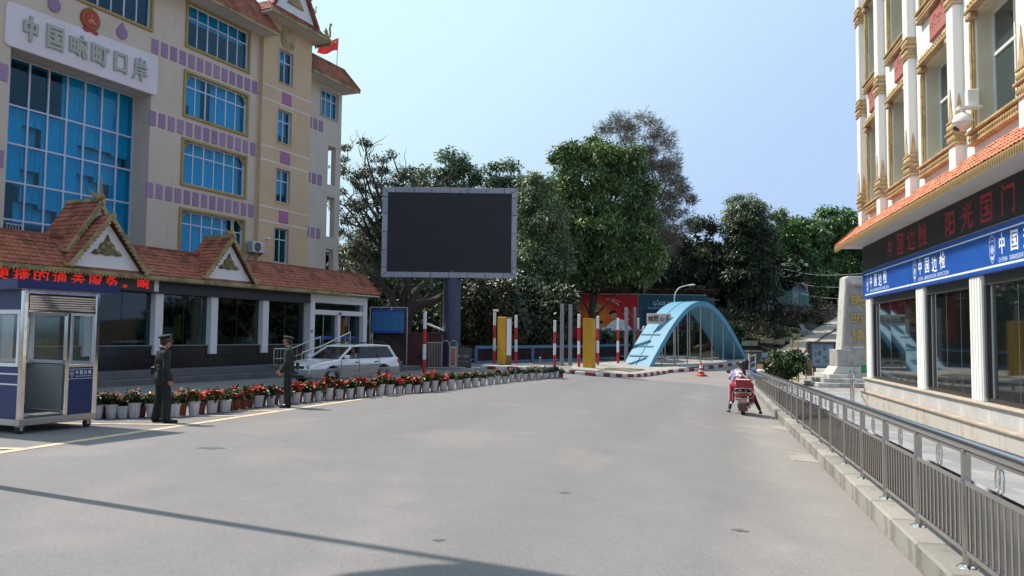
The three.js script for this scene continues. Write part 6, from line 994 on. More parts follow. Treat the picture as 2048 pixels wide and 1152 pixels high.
  part('roof', quads([[[-2.5, e - 0.15, 1.8], [2.5, e, 1.8], [1.9, e + 0.85, 0.2], [-0.9, e + 0.95, 0.2]], [[-2.5, e - 0.15, 1.8], [-0.9, e + 0.95, 0.2], [-0.9, e + 0.95, -0.2], [-2.5, e - 0.15, -1.8]], [[-2.5, e - 0.15, -1.8], [2.5, e, -1.8], [1.9, e + 0.85, -0.2], [-0.9, e + 0.95, -0.2]]]), rb, sh); part('fascia', [bx(-2.3, 2.55, e - 0.28, e - 0.02, 1.72, 1.8)], mat([0.4, 0.46, 0.55], 0.5), sh);
  part('roof_seam', Array.from({ length: 12 }, (_, k) => sbar([-1.6 + k * 0.36, e + 0.1, 1.72], [-0.9 + k * 0.25, e + 0.9, 0.25], 0.04, 0.04)), mat([0.10, 0.22, 0.36], 0.5), sh);
  for (const x of [-2.1, -0.7, 0.7, 2.2]) part('post', bx(x - 0.07, x + 0.07, 0, e - 0.2, 1.5, 1.64), mat([0.4, 0.37, 0.33], 0.7), sh); part('back_wall', bx(-2.2, 2.3, 0, e - 0.2, -1.7, -1.5), mat([0.05, 0.05, 0.05], 0.9), sh); part('low_wall', bx(-0.4, 1.9, 0, 1.0, 1.66, 1.8, 0.02), mat([0.20, 0.19, 0.19], 0.85, { map: T.concrete }), sh); for (let k = 0; k < 5; k++) part('white_stile', bx(-2.0 + k * 0.2, -1.9 + k * 0.2, 0.1, 1.1, 1.66, 1.72), M.white, sh);
  const tf = thing('teal_fence', 'pale teal panel fence on the slope behind the bare shrub', 'fence', [29.2, terrain(31, 94) + 0.3, -94], rad(-6)); for (let k = 0; k < 9; k++) part('fence_panel', bx(k * 0.62, k * 0.62 + 0.6, 0, 1.9 - k * 0.05, -0.04, 0.04), mat(k % 3 ? [0.10, 0.25, 0.20] : [0.36, 0.44, 0.42], 0.6, { map: T.wash }), tf);
  const wb = thing('white_block', 'small white rendered block on the slope below the teal fence', 'block', [28.9, terrain(28.9, 90) - 0.1, -90], 0.2); part('body', bx(-0.5, 0.5, 0, 0.85, -0.4, 0.4, 0.02), mat([0.45, 0.45, 0.46], 0.85, { map: T.concrete }), wb); part('cap', bx(-0.55, 0.55, 0.85, 0.92, -0.45, 0.45, 0.01), mat([0.5, 0.5, 0.5], 0.8), wb);
  const wh = thing('white_house', 'pale wall of a house half hidden behind the bare shrub', 'house', [36.5, terrain(36.5, 100), -100], 0.1); part('wall', bx(-3.2, 0.6, 0, 3.2, -2, 0, 0.02), mat([0.30, 0.33, 0.38], 0.85, { map: T.plaster }), wh); part('roof', bx(-3.5, 0.9, 3.2, 3.4, -2.3, 0.3, 0.02), M.tile[1], wh); part('window', bx(-2.2, -1.3, 1.2, 2.2, 0, 0.03), M.dark, wh);
  // planters along the footpath
  const pm = [mat([0.36, 0.31, 0.22], 0.85, { map: T.concrete }), mat([0.30, 0.30, 0.24], 0.85, { map: T.concrete })], hedge = [[0.10, 0.125, 0.02], [0.075, 0.1, 0.018], [0.13, 0.14, 0.025]];
  const words = ['first planter from the arch, with a clipped yellow green hedge', 'second planter from the arch along the footpath, bare', 'third planter from the arch along the footpath, bare', 'fourth planter from the arch, with a yellow green hedge', 'fifth planter from the arch, with a taller yellow green hedge', 'sixth planter from the arch, nearest the concrete channel, bare'];
  [[19.7, 66.3], [21.95, 69.2], [24.0, 72.2], [25.8, 75], [27.5, 77.8], [29.2, 80.6]].forEach(([x, D], i) => { const y = terrain(x, D) + 0.1, p = thing('planter', 'tan concrete box, ' + words[i], 'planter', [x, y, -D], rad(52)); part('box_wall', [bx(-0.85, 0.85, 0, 0.42, -0.35, -0.28, 0.01), bx(-0.85, 0.85, 0, 0.42, 0.28, 0.35, 0.01), bx(-0.85, -0.78, 0, 0.42, -0.28, 0.28), bx(0.78, 0.85, 0, 0.42, -0.28, 0.28)], pm[i % 2], p); part('painted_stripe', [-0.6, -0.2, 0.2, 0.6].map((q) => bx(q - 0.04, q + 0.04, 0.02, 0.4, 0.35, 0.356)), mat([0.12, 0.10, 0.08], 0.8), p); part('soil', bx(-0.78, 0.78, 0.2, 0.34, -0.28, 0.28), soilM, p); if ([0, 3, 4].includes(i)) { const cl = []; for (let k = 0; k < 40; k++) cl.push([rr(-0.8, 0.8), rr(0.42, 0.75 + (i === 4 ? 0.2 : 0)), rr(-0.26, 0.26), 0.16]); p.userData.hedge = cl; } });
  scene.children.filter((o) => o.userData.hedge).forEach((o) => { HEDGES.push([o, o.userData.hedge]); delete o.userData.hedge; });
  // concrete drain channel down the bank
  const q = []; for (let k = 0; k < 14; k++) { const a = k / 14, b = (k + 1) / 14, P = (t, s) => { const x = lerp(31.3, 30.6, t) + s * 0.45, D = lerp(90, 82, t) + s * 0.2; return [x, terrain(x, D) + 0.12 - (Math.abs(s) < 0.5 ? 0.1 : 0), -D]; }; for (const [s0, s1] of [[-1, -0.4], [-0.4, 0.4], [0.4, 1]]) q.push([P(a, s0), P(a, s1), P(b, s1), P(b, s0)]); } struct('drain_channel', quads(q), mat([0.30, 0.30, 0.31], 0.85, { map: T.concrete }));
  // wires across the hillside
  [[[33.5, 10.5, -100], [29.0, 7.0, -64], 'upper wire across the trees towards the monument'], [[32.9, 8.4, -100], [29.2, 4.9, -66], 'lower wire across the trees towards the monument'], [[32.9, 9.3, -100], [30, 6.0, -66], 'middle wire across the trees towards the monument']].forEach(([a, b, l]) => whole('overhead_wire', tube([a, [(a[0] + b[0]) / 2, (a[1] + b[1]) / 2 - 0.5, (a[2] + b[2]) / 2], b], 0.022, 16, 5), mat([0.25, 0.26, 0.27], 0.6), l, 'wire'));
}

// ---------------------------------------------------------------- trees and undergrowth
// leaves: many small folded blades gathered in clumps
function leafMesh(clumps, per, len, wid, cols, o = {}) {
  const n = clumps.length * per, pos = new Float32Array(n * 12), col = new Float32Array(n * 12), idx = new Uint32Array(n * 6), a = V(0, 0, 0), b = V(0, 0, 0), c = V(0, 0, 0);
  let v = 0, f = 0;
  for (const [x, y, z, r, tone = 1] of clumps) {
    const ci = Math.floor(rnd() * cols.length);
    for (let k = 0; k < per; k++) {
      let px, py, pz; do { px = rr(-1, 1); py = rr(-1, 1); pz = rr(-1, 1); } while (px * px + py * py + pz * pz > 1);
      const m = 0.45 + 0.55 * rnd(); px *= m; py *= m; pz *= m;
      const X = x + px * r, Y = y + py * r * (o.flat || 0.72), Z = z + pz * r;
      a.set(px + rr(-0.9, 0.9), py * 0.6 + rr(-0.9, 0.5) + (o.lift || 0), pz + rr(-0.9, 0.9)).normalize();
      b.set(rr(-0.7, 0.7), 1, rr(-0.7, 0.7)).cross(a).normalize(); c.crossVectors(a, b).multiplyScalar(0.18);
      const L = len * rr(0.6, 1.3), w = wid * rr(0.6, 1.3) * 0.5, q = cols[rnd() < 0.75 ? ci : Math.floor(rnd() * cols.length)], t = tone * rr(0.7, 1.3);
      const P = [X, Y, Z, X + a.x * L * 0.5 + b.x * w + c.x * w, Y + a.y * L * 0.5 + b.y * w + c.y * w, Z + a.z * L * 0.5 + b.z * w + c.z * w, X + a.x * L, Y + a.y * L - L * 0.12, Z + a.z * L, X + a.x * L * 0.5 - b.x * w + c.x * w, Y + a.y * L * 0.5 - b.y * w + c.y * w, Z + a.z * L * 0.5 - b.z * w + c.z * w];
      pos.set(P, v * 3); for (let j = 0; j < 4; j++) { col[(v + j) * 3] = q[0] * t; col[(v + j) * 3 + 1] = q[1] * t; col[(v + j) * 3 + 2] = q[2] * t; }
      idx.set([v, v + 1, v + 2, v, v + 2, v + 3], f); v += 4; f += 6;
    }
  }
  const g = new THREE.BufferGeometry(); g.setAttribute('position', new THREE.BufferAttribute(pos, 3)); g.setAttribute('color', new THREE.BufferAttribute(col, 3)); g.setIndex(new THREE.BufferAttribute(idx, 1)); g.computeVertexNormals(); g.userData.plain = true; return g;
}
const leafMat = mat([1, 1, 1], 0.42, { vertexColors: true, side: THREE.DoubleSide, transmission: 0.22, thickness: 0 }), leafMatte = mat([1, 1, 1], 0.7, { vertexColors: true, side: THREE.DoubleSide });
const barkDark = mat([0.075, 0.062, 0.052], 0.95, { map: T.bark, bumpMap: T.bark, bumpScale: 0.02 }), barkGrey = mat([0.16, 0.14, 0.12], 0.95, { map: T.bark, bumpMap: T.bark, bumpScale: 0.02 });
function limb(a, b, r0, r1, bend = 0.12, seg = 6) {
  const A = V(...a), Bv = V(...b), L = A.distanceTo(Bv), m1 = A.clone().lerp(Bv, 0.35).add(V(rr(-1, 1) * L * bend, L * bend * rr(0, 1), rr(-1, 1) * L * bend)), m2 = A.clone().lerp(Bv, 0.7).add(V(rr(-1, 1) * L * bend, L * bend * rr(-0.2, 0.8), rr(-1, 1) * L * bend));
  const cu = new THREE.CatmullRomCurve3([A, m1, m2, Bv]), n = 10, g = new THREE.TubeGeometry(cu, n, 1, seg, false), p = g.attributes.position;
  for (let i = 0; i <= n; i++) { const c = cu.getPointAt(i / n), r = lerp(r0, r1, i / n); for (let j = 0; j <= seg; j++) { const k = i * (seg + 1) + j; p.setXYZ(k, c.x + (p.getX(k) - c.x) * r, c.y + (p.getY(k) - c.y) * r, c.z + (p.getZ(k) - c.z) * r); } }
  g.computeVertexNormals(); return { g: plain(g), cu };
}
const KIND = {
  mid: { cols: [[0.215, 0.314, 0.110], [0.156, 0.242, 0.097], [0.274, 0.361, 0.130], [0.129, 0.202, 0.097]], len: 0.42, wid: 0.17, per: 150, r: [0.7, 1.25], bark: barkDark, tr: 0.3 },
  dark: { cols: [[0.136, 0.214, 0.115], [0.172, 0.256, 0.126], [0.113, 0.183, 0.106]], len: 0.36, wid: 0.16, per: 130, r: [0.7, 1.1], bark: barkDark, tr: 0.25 },
  grey: { cols: [[0.197, 0.275, 0.139], [0.279, 0.350, 0.186], [0.158, 0.231, 0.129], [0.352, 0.383, 0.223]], len: 0.32, wid: 0.14, per: 130, r: [0.6, 1.0], bark: barkDark, tr: 0.25 },
  greysparse: { cols: [[0.187, 0.216, 0.132], [0.261, 0.270, 0.174], [0.134, 0.174, 0.100]], len: 0.32, wid: 0.14, per: 80, r: [0.6, 1.1], bark: barkGrey, tr: 0.2, twigs: 40 },
  rain: { cols: [[0.118, 0.149, 0.089], [0.157, 0.175, 0.108], [0.092, 0.122, 0.078]], len: 0.22, wid: 0.1, per: 120, r: [0.45, 0.8], flat: 0.45, bark: barkDark, tr: 0.42, twigs: 150 },
  oak: { cols: [[0.273, 0.241, 0.199], [0.224, 0.205, 0.177], [0.321, 0.273, 0.212]], len: 0.7, wid: 0.03, per: 85, r: [0.5, 0.9], lift: 0.9, bark: barkGrey, tr: 0.32, flat: 1.2, twigs: 60 },
  black: { cols: [[0.063, 0.090, 0.054], [0.085, 0.117, 0.065], [0.115, 0.152, 0.076]], len: 0.4, wid: 0.16, per: 130, r: [0.7, 1.2], bark: barkDark, tr: 0.3 },
  under: { cols: [[0.064, 0.086, 0.044], [0.105, 0.118, 0.062], [0.160, 0.148, 0.070], [0.049, 0.066, 0.039]], len: 0.3, wid: 0.12, per: 95, r: [0.5, 0.95], bark: barkGrey, tr: 0.18, twigs: 70 },
  bright: { cols: [[0.175, 0.307, 0.104], [0.136, 0.252, 0.092], [0.226, 0.362, 0.128], [0.092, 0.174, 0.072]], len: 0.55, wid: 0.28, per: 130, r: [0.9, 1.5], bark: barkDark, tr: 0.35 },
  light: { cols: [[0.126, 0.182, 0.042], [0.084, 0.126, 0.035], [0.049, 0.070, 0.028]], len: 0.28, wid: 0.13, per: 90, r: [0.5, 0.9], bark: barkGrey, tr: 0.12 },
};
const TREES = [
  ['rain_tree','spreading half bare tree with dark limbs between the cream block and the screen',-7.56,54,'rain',105,[[-10.47,13.55,-54,2.02,1.42],[-8.74,12.71,-54,1.86,1.52],[-11.5,11.13,-56,1.12,2.1],[-7.68,10.83,-54,1.75,2.02],[-9.53,9.44,-54,2.02,2.02],[-11.77,7.58,-56,1.05,2.1],[-6.66,10.63,-57,1.43,1.78]]],
  ['tree','round dark crown rising behind the left part of the screen top',-6.3,70,'dark',135,[[-6.26,16.69,-70,2.1,1.23],[-4.48,16.04,-70,1.53,1.31],[-7.79,15.56,-70,1.75,1.4],[-5.99,13.57,-70,3.06,2.19],[-6.35,8.26,-70,3.06,3.06],[-4.18,10.49,-70,2.62,3.06]]],
  ['tree','round dark crown rising behind the right part of the screen top',-1.08,72,'dark',120,[[-0.83,16.26,-72,1.89,1.17],[-2.55,15.33,-72,1.8,1.35],[0.18,14.67,-72,1.57,1.57],[-1.61,12.59,-72,2.7,2.7],[-1.1,7.59,-72,3.15,3.15]]],
  ['tree','tallest broad green tree in the middle, its trunk before the red hoarding',6.86,69,'mid',400,[[7.12,17.72,-69,2.07,1.47],[4.72,17.39,-69,1.21,1.12],[9.52,17.0,-69,1.81,1.55],[11.14,15.12,-69,1.29,1.29],[6.04,15.07,-69,2.67,1.64],[8.96,13.91,-69,2.42,1.73],[4.04,13.34,-68,1.36,1.53],[7.04,11.21,-68,3.31,1.87],[10.97,11.61,-69,1.64,1.81],[4.49,9.9,-68,1.78,1.96],[8.24,8.53,-69,2.67,1.81],[11.49,8.35,-69,1.81,1.9],[5.87,6.99,-69,1.47,1.12]]],
  ['tree','dense dark tree just right of the screen, lower than the tall tree',2.24,64,'grey',270,[[1.85,13.45,-64,1.52,1.44],[0.98,11.81,-64,1.0,1.6],[2.4,11.01,-64,1.92,2.0],[1.41,8.58,-64,1.52,2.4],[3.23,7.79,-64,1.6,2.4],[1.45,4.96,-64,1.8,2.4]]],
  ['she_oak_tree','tall feathery grey brown tree standing behind the tall green tree',13.3,80,'oak',260,[[10.53,22.51,-80,2.0,1.5],[13.06,21.87,-80,2.25,2.1],[14.83,20.09,-80,2.0,2.5],[15.59,17.03,-80,2.1,2.25],[13.82,16.0,-80,3.0,3.5],[16.85,15.52,-80,1.3,2.0],[15.33,12.97,-80,2.5,2.25],[13.32,11.43,-80,3.0,3.5]]],
  ['palm_cluster','dark crowded trees with palm tips left of the dark conifer group',19.67,86,'black',240,[[16.48,10.01,-86,2.96,3.76],[20.27,12.22,-86,2.04,2.69],[19.71,7.88,-86,3.23,2.42],[21.87,8.98,-86,1.61,3.23],[14.86,7.29,-86,3.23,2.15]]],
  ['conifer','tall very dark tree with bare lower trunks above the blue roofed shelter',24.05,84,'black',330,[[24.55,12.56,-84,2.21,3.15],[24.0,8.84,-84,2.52,3.15],[25.86,10.98,-84,2.0,3.15],[26.62,7.81,-84,1.57,2.1],[24.83,14.69,-84,1.57,1.36]]],
  ['tree','airy grey green crown peeping over the dark conifer',27.95,92,'grey',110,[[26.91,16.62,-92,2.3,1.5],[29.8,15.37,-92,1.73,1.73],[25.74,15.33,-92,1.5,1.5]]],
  ['bright_tree','bright green tree on the hill, left one of the two',39.62,112,'bright',230,[[38.72,16.59,-112,2.1,2.24],[41.18,15.56,-112,2.94,3.15],[39.37,11.3,-112,2.8,3.5],[37.64,13.4,-112,1.4,3.5],[41.81,9.92,-112,2.8,3.15]]],
  ['bright_tree','bright green tree on the hill, right one by the white office',46.84,116,'bright',280,[[47.06,18.67,-116,3.04,2.03],[44.83,16.07,-116,2.9,2.9],[48.86,16.85,-116,2.46,2.9],[45.5,11.33,-116,3.62,3.62],[49.87,11.74,-116,2.9,4.35],[49.08,7.36,-116,3.26,2.17]]],
  ['tree','dark low tree behind the foot of the screen pole',-2.24,56,'under',230,[[-3.28,3.8,-56,1.57,1.57],[-1.36,4.17,-56,1.57,1.75],[-0.46,2.43,-56,1.57,1.4],[-2.91,2.23,-56,1.75,1.05]]],
  ['tree','dark low tree between screen pole and yellow pillar, farther back',1.73,60,'black',200,[[1.37,2.88,-60,2.06,1.69],[3.24,3.65,-60,1.5,1.88],[0.23,4.36,-60,1.5,1.88]]],
  ['tree','light leaved low tree beside the hall roof end, behind the notice board',-9.94,57,'light',130,[[-10.3,4.48,-57,1.07,1.07],[-9.03,3.24,-57,1.14,1.0],[-10.62,2.69,-57,0.89,1.43],[-6.88,2.73,-57,1.43,1.28]]],
  ['tree','grey green tree low behind the bare tree, left of the screen pole',-9.65,66,'greysparse',230,[[-12.61,7.81,-66,1.86,2.48],[-9.7,7.01,-66,2.27,2.48],[-7.59,4.55,-66,1.86,1.86],[-13.37,4.9,-66,1.24,2.06],[-10.57,9.5,-66,2.06,2.06]]],
  ['tree','dark tree mass above the red hoarding',11.34,84,'black',180,[[9.78,8.43,-84,3.15,2.36],[13.46,8.73,-84,3.15,2.36],[6.62,7.6,-84,2.62,2.1]]]
];
for (const [name, label, x, D, kind, n, blobs] of TREES) {
  const K = KIND[kind], y0 = terrain(x, D), t = thing(name, label, name === 'palm_cluster' ? 'trees' : 'tree', [x, y0, -D], 0), vol = blobs.map((b) => b[3] * b[4]), tot = vol.reduce((a, b) => a + b, 0), clumps = [], ends = [];
  blobs.forEach(([bx0, by, bz, rx, ry], i) => {
    const m = Math.max(6, Math.round((n * vol[i]) / tot)), rz = Math.min(rx, 2.4) * 1.1;
    for (let k = 0; k < m; k++) { let u, v, w; do { u = rr(-1, 1); v = rr(-1, 1); w = rr(-1, 1); } while (u * u + v * v + w * w > 1 || u * u + v * v + w * w < 0.1); const s = Math.pow(u * u + v * v + w * w, -0.22) * 0.98; const c = [bx0 + u * s * rx - x, by + v * s * ry - y0, bz + w * s * rz + D, rr(...K.r) * (rnd() < 0.2 ? 0.6 : 1)]; if (c[1] > 0.5) { clumps.push(c); if (k < 5) ends.push(c); } }
  });
  // trunk and limbs
  const top = Math.max(...blobs.map((b) => b[1])) - y0, lo = Math.min(...blobs.map((b) => b[1] - b[4])) - y0, fork = Math.max(0.8, Math.min(lo + 0.6, top * 0.4)), cx = blobs.reduce((a, b) => a + b[0], 0) / blobs.length - x, tw = [];
  let tk;
  if (kind === 'rain') {                         // leaning trunk that divides low into long crooked limbs
    tk = limb([0, 0, 0], [0.5, 3.0, 0], 0.45, 0.36, 0.05, 10); part('trunk', tk.g, K.bark, t);
    const hubs = [[-1.2, 5.2, 0.2], [1.6, 5.4, -0.6], [0.1, 6.4, 0.3], [3.1, 4.7, -0.8]];
    for (const h of hubs) { part('limb', limb([0.5, 2.9, 0], h, 0.34, 0.2, 0.1, 8).g, K.bark, t); }
    ends.forEach((e, i) => { const h = hubs.reduce((a, b) => (Math.hypot(e[0] - b[0], e[1] - b[1]) < Math.hypot(e[0] - a[0], e[1] - a[1]) ? b : a)); const l = limb(h, e, 0.17, 0.03, 0.14, 6); part('limb', l.g, K.bark, t); for (let q = 0; q < 4; q++) { const s = l.cu.getPointAt(rr(0.4, 0.95)); tw.push(limb([s.x, s.y, s.z], [s.x + rr(-1.6, 1.6), s.y + rr(0.1, 1.5), s.z + rr(-1.3, 1.3)], 0.04, 0.008, 0.15, 4).g); } });
    for (let q = 0; q < 16; q++) { const s = [rr(-1, 2.6), rr(10.6, 12.2), rr(-1, 1)]; tw.push(limb(s, [s[0] + rr(-0.4, 1.8), s[1] + rr(0.8, 2.2), s[2] + rr(-0.5, 0.5)], 0.04, 0.008, 0.12, 4).g); }
  } else {
    tk = limb([0, -0.2, 0], [cx * 0.5, Math.max(fork + 1, top * 0.62), 0], K.tr, K.tr * 0.5, 0.03, 10); part('trunk', tk.g, K.bark, t);
    ends.forEach((e) => { const s = tk.cu.getPointAt(clamp((e[1] - 1.5) / (top * 0.62) - rr(0.1, 0.35), 0.25, 0.98)); tw.push(limb([s.x, s.y, s.z], e, K.tr * 0.32, 0.02, 0.12, 5).g); });
    if (name === 'conifer') for (const [dx, dz] of [[-0.55, 0.4], [0.35, 0.6], [1.05, 0], [2.1, 0.2], [1.6, -1]]) part('trunk', limb([dx, -0.3, dz], [dx + rr(-0.2, 0.2), 7, dz], 0.2, 0.12, 0.02, 8).g, K.bark, t);
  }
  for (let q = 0; q < (K.twigs || 0); q++) { const c = clumps[Math.floor(rnd() * clumps.length)]; tw.push(limb([c[0] + rr(-0.3, 0.3), c[1] - rr(0.2, 1.2), c[2]], [c[0] + rr(-1.2, 1.2), c[1] + rr(0.2, 1.4), c[2] + rr(-0.8, 0.8)], 0.03, 0.006, 0.16, 4).g); }
  if (tw.length) part('branches', tw, K.bark, t);
  if (name === 'palm_cluster') { const fr = []; for (let q = 0; q < 26; q++) { const a = rr(0, 6.28), r0 = [20.2 - x, 13.6 - y0, 0], L = rr(1.3, 2.2), up = rr(0.3, 1.5); fr.push(limb(r0, [r0[0] + Math.cos(a) * L, r0[1] + up - 0.4, Math.sin(a) * L], 0.05, 0.01, 0.25, 3).g); } part('palm_fronds', fr, mat([0.03, 0.045, 0.025], 0.7), t); }
  part('crown', leafMesh(clumps, K.per, K.len, K.wid, K.cols, { flat: K.flat, lift: K.lift }), kind === 'oak' ? leafMatte : leafMat, t);
}
// a wooded hill beyond, read as one mass
{
  const base = leafMesh(Array.from({ length: 16 }, () => [rr(-1.6, 1.6), rr(-1.2, 1.6), rr(-1.6, 1.6), rr(0.6, 1.1)]), 26, 0.85, 0.42, [[0.02, 0.032, 0.018], [0.03, 0.045, 0.024], [0.016, 0.025, 0.016], [0.042, 0.05, 0.03]]);
  const spots = []; for (let k = 0; k < 5200 && spots.length < 1700; k++) { const D = 76 + Math.pow(rnd(), 1.3) * 130, x = rr(-0.32, 0.62) * D, s = roadSide(x, D); if (Math.abs(s) < (s > 0 ? 11 : 8) || (D < 100 && x > 3 && x < 34 && s < 24 + (x < 22 ? 30 : 0) && D < 88)) continue; spots.push([x, D]); }
  for (let k = 0; k < 300; k++) { const D = rr(50, 84), x = D * rr(0.5, 1.0); spots.push([x, D]); }   // goes on to the right, mirrored in the hall windows
  const m = new THREE.InstancedMesh(base, leafMatte, spots.length); m.name = 'forest'; m.userData.kind = 'stuff'; m.castShadow = m.receiveShadow = true;
  spots.forEach(([x, D], i) => { const s = rr(0.8, 1.7), h = rr(0.6, D > 110 ? 5.5 : 3.4); m.setMatrixAt(i, new THREE.Matrix4().compose(V(x, terrain(x, D) + h, -D), new THREE.Quaternion().setFromAxisAngle(V(0, 1, 0), rr(0, 6.28)), V(s, s * rr(0.8, 1.25), s))); m.setColorAt(i, new THREE.Color().setRGB(...[rr(0.7, 1.3), rr(0.75, 1.3), rr(0.7, 1.2)])); });
  scene.add(m);
}
// scrub and weeds on the banks
{
  const base = leafMesh(Array.from({ length: 5 }, () => [rr(-0.25, 0.25), rr(0.08, 0.3), rr(-0.25, 0.25), rr(0.16, 0.3)]), 26, 0.2, 0.06, [[0.05, 0.075, 0.025], [0.07, 0.085, 0.035], [0.032, 0.045, 0.02], [0.085, 0.075, 0.04]], { lift: 0.5 });
  const spots = []; for (let k = 0; k < 30000 && spots.length < 3400; k++) { const D = rr(54, 106), x = rr(-0.3, 0.5) * D, s = roadSide(x, D); if (s > -4.6 && s < 6.1) continue; if (D < 67 && x > -3 && x < 30) continue; if (fb2(x * 0.3, D * 0.3, 61) < 0.42) continue; spots.push([x, D]); }
  const m = new THREE.InstancedMesh(base, leafMatte, spots.length); m.name = 'ground_cover'; m.userData.kind = 'stuff'; m.castShadow = m.receiveShadow = true;
  spots.forEach(([x, D], i) => { const s = rr(0.7, 2.2); m.setMatrixAt(i, new THREE.Matrix4().compose(V(x, terrain(x, D) - 0.05, -D), new THREE.Quaternion().setFromAxisAngle(V(0, 1, 0), rr(0, 6.28)), V(s, s * rr(0.6, 1.2), s))); m.setColorAt(i, new THREE.Color().setRGB(rr(0.6, 1.3), rr(0.6, 1.2), rr(0.6, 1.1))); });
  scene.add(m);
}
// single bushes
function bush(x, D, r, h, label, cols, o = {}) {
  const y = (o.y !== undefined ? o.y : terrain(x, D)), b = thing('bush', label, 'bush', [x, y, -D], 0), cl = [], st = [];
  const n = o.n || 26; for (let k = 0; k < n; k++) { const a = rr(0, 6.28), q = Math.sqrt(rnd()) * r, e = [Math.cos(a) * q, h * rr(0.35, 1), Math.sin(a) * q * 0.8, (o.cr || 0.28) * rr(0.7, 1.2)]; cl.push(e); st.push(limb([rr(-0.15, 0.15), 0, rr(-0.15, 0.15)], e, 0.025, 0.008, 0.1, 4).g); }
  part('stems', st, o.bare ? barkGrey : barkDark, b); part('leaves', leafMesh(cl, o.per || 60, o.len || 0.2, o.wid || 0.08, cols), leafMat, b);
  if (o.flowers) part('flowers', leafMesh(cl.slice(0, 14).map((c) => [c[0], c[1] + 0.1, c[2] + 0.1, c[3]]), 22, 0.14, 0.12, [o.flowers]), leafMatte, b);
  return b;
}
const GB = [[0.055, 0.10, 0.025], [0.04, 0.075, 0.022], [0.075, 0.12, 0.03]];
bush(15.2, 44.9, 1.15, 1.75, 'leafy green bush in front of the golden posts, just behind the railing', GB, { y: plazaH(15, 45), n: 60, len: 0.26, wid: 0.1, per: 70, cr: 0.32 });
bush(7.7, 68.5, 0.9, 1.7, 'white flowering shrub left of the yellow pillar top, under the red hoarding', GB, { flowers: [0.6, 0.6, 0.62] });
bush(9.9, 69, 0.9, 1.6, 'flowering shrub with pinkish blooms under the right end of the red hoarding', GB, { flowers: [0.5, 0.35, 0.36] });
bush(14.1, 68, 1.3, 2.6, 'loose olive shrub seen through the arch, left part', [[0.07, 0.085, 0.04], [0.05, 0.06, 0.03]], { n: 40 });
bush(16.6, 69.5, 1.2, 2.2, 'loose green shrub seen through the middle of the arch', GB, { n: 36 });
bush(18.4, 67.5, 1.2, 1.5, 'clipped dark green bush seen through the right leg of the arch', [[0.04, 0.085, 0.02], [0.03, 0.06, 0.018]], { n: 44, per: 80 });
bush(31.0, 88.5, 2.2, 2.6, 'bare pinkish grey shrub before the teal fence on the slope', [[0.32, 0.26, 0.25], [0.22, 0.18, 0.17]], { n: 60, per: 20, len: 0.16, wid: 0.08, bare: true });
bush(35.5, 92, 2.0, 2.2, 'reddish brown scrub above the concrete channel on the slope', [[0.10, 0.06, 0.05], [0.07, 0.06, 0.04]], { n: 40, per: 40 });
bush(37.5, 101, 2.2, 2.4, 'dark scrub at the bend of the climbing road', [[0.03, 0.045, 0.02], [0.045, 0.055, 0.03]], { n: 44, per: 60 });
bush(-7.0, 52, 1.2, 1.3, 'small light green plant at the foot of the dark wall behind the car', [[0.12, 0.17, 0.03], [0.08, 0.12, 0.025]], { y: -0.2, n: 24 });
for (const [o, cl] of HEDGES) part('hedge', leafMesh(cl, 40, 0.14, 0.07, [[0.10, 0.125, 0.02], [0.075, 0.1, 0.018], [0.13, 0.14, 0.025]]), leafMat, o);

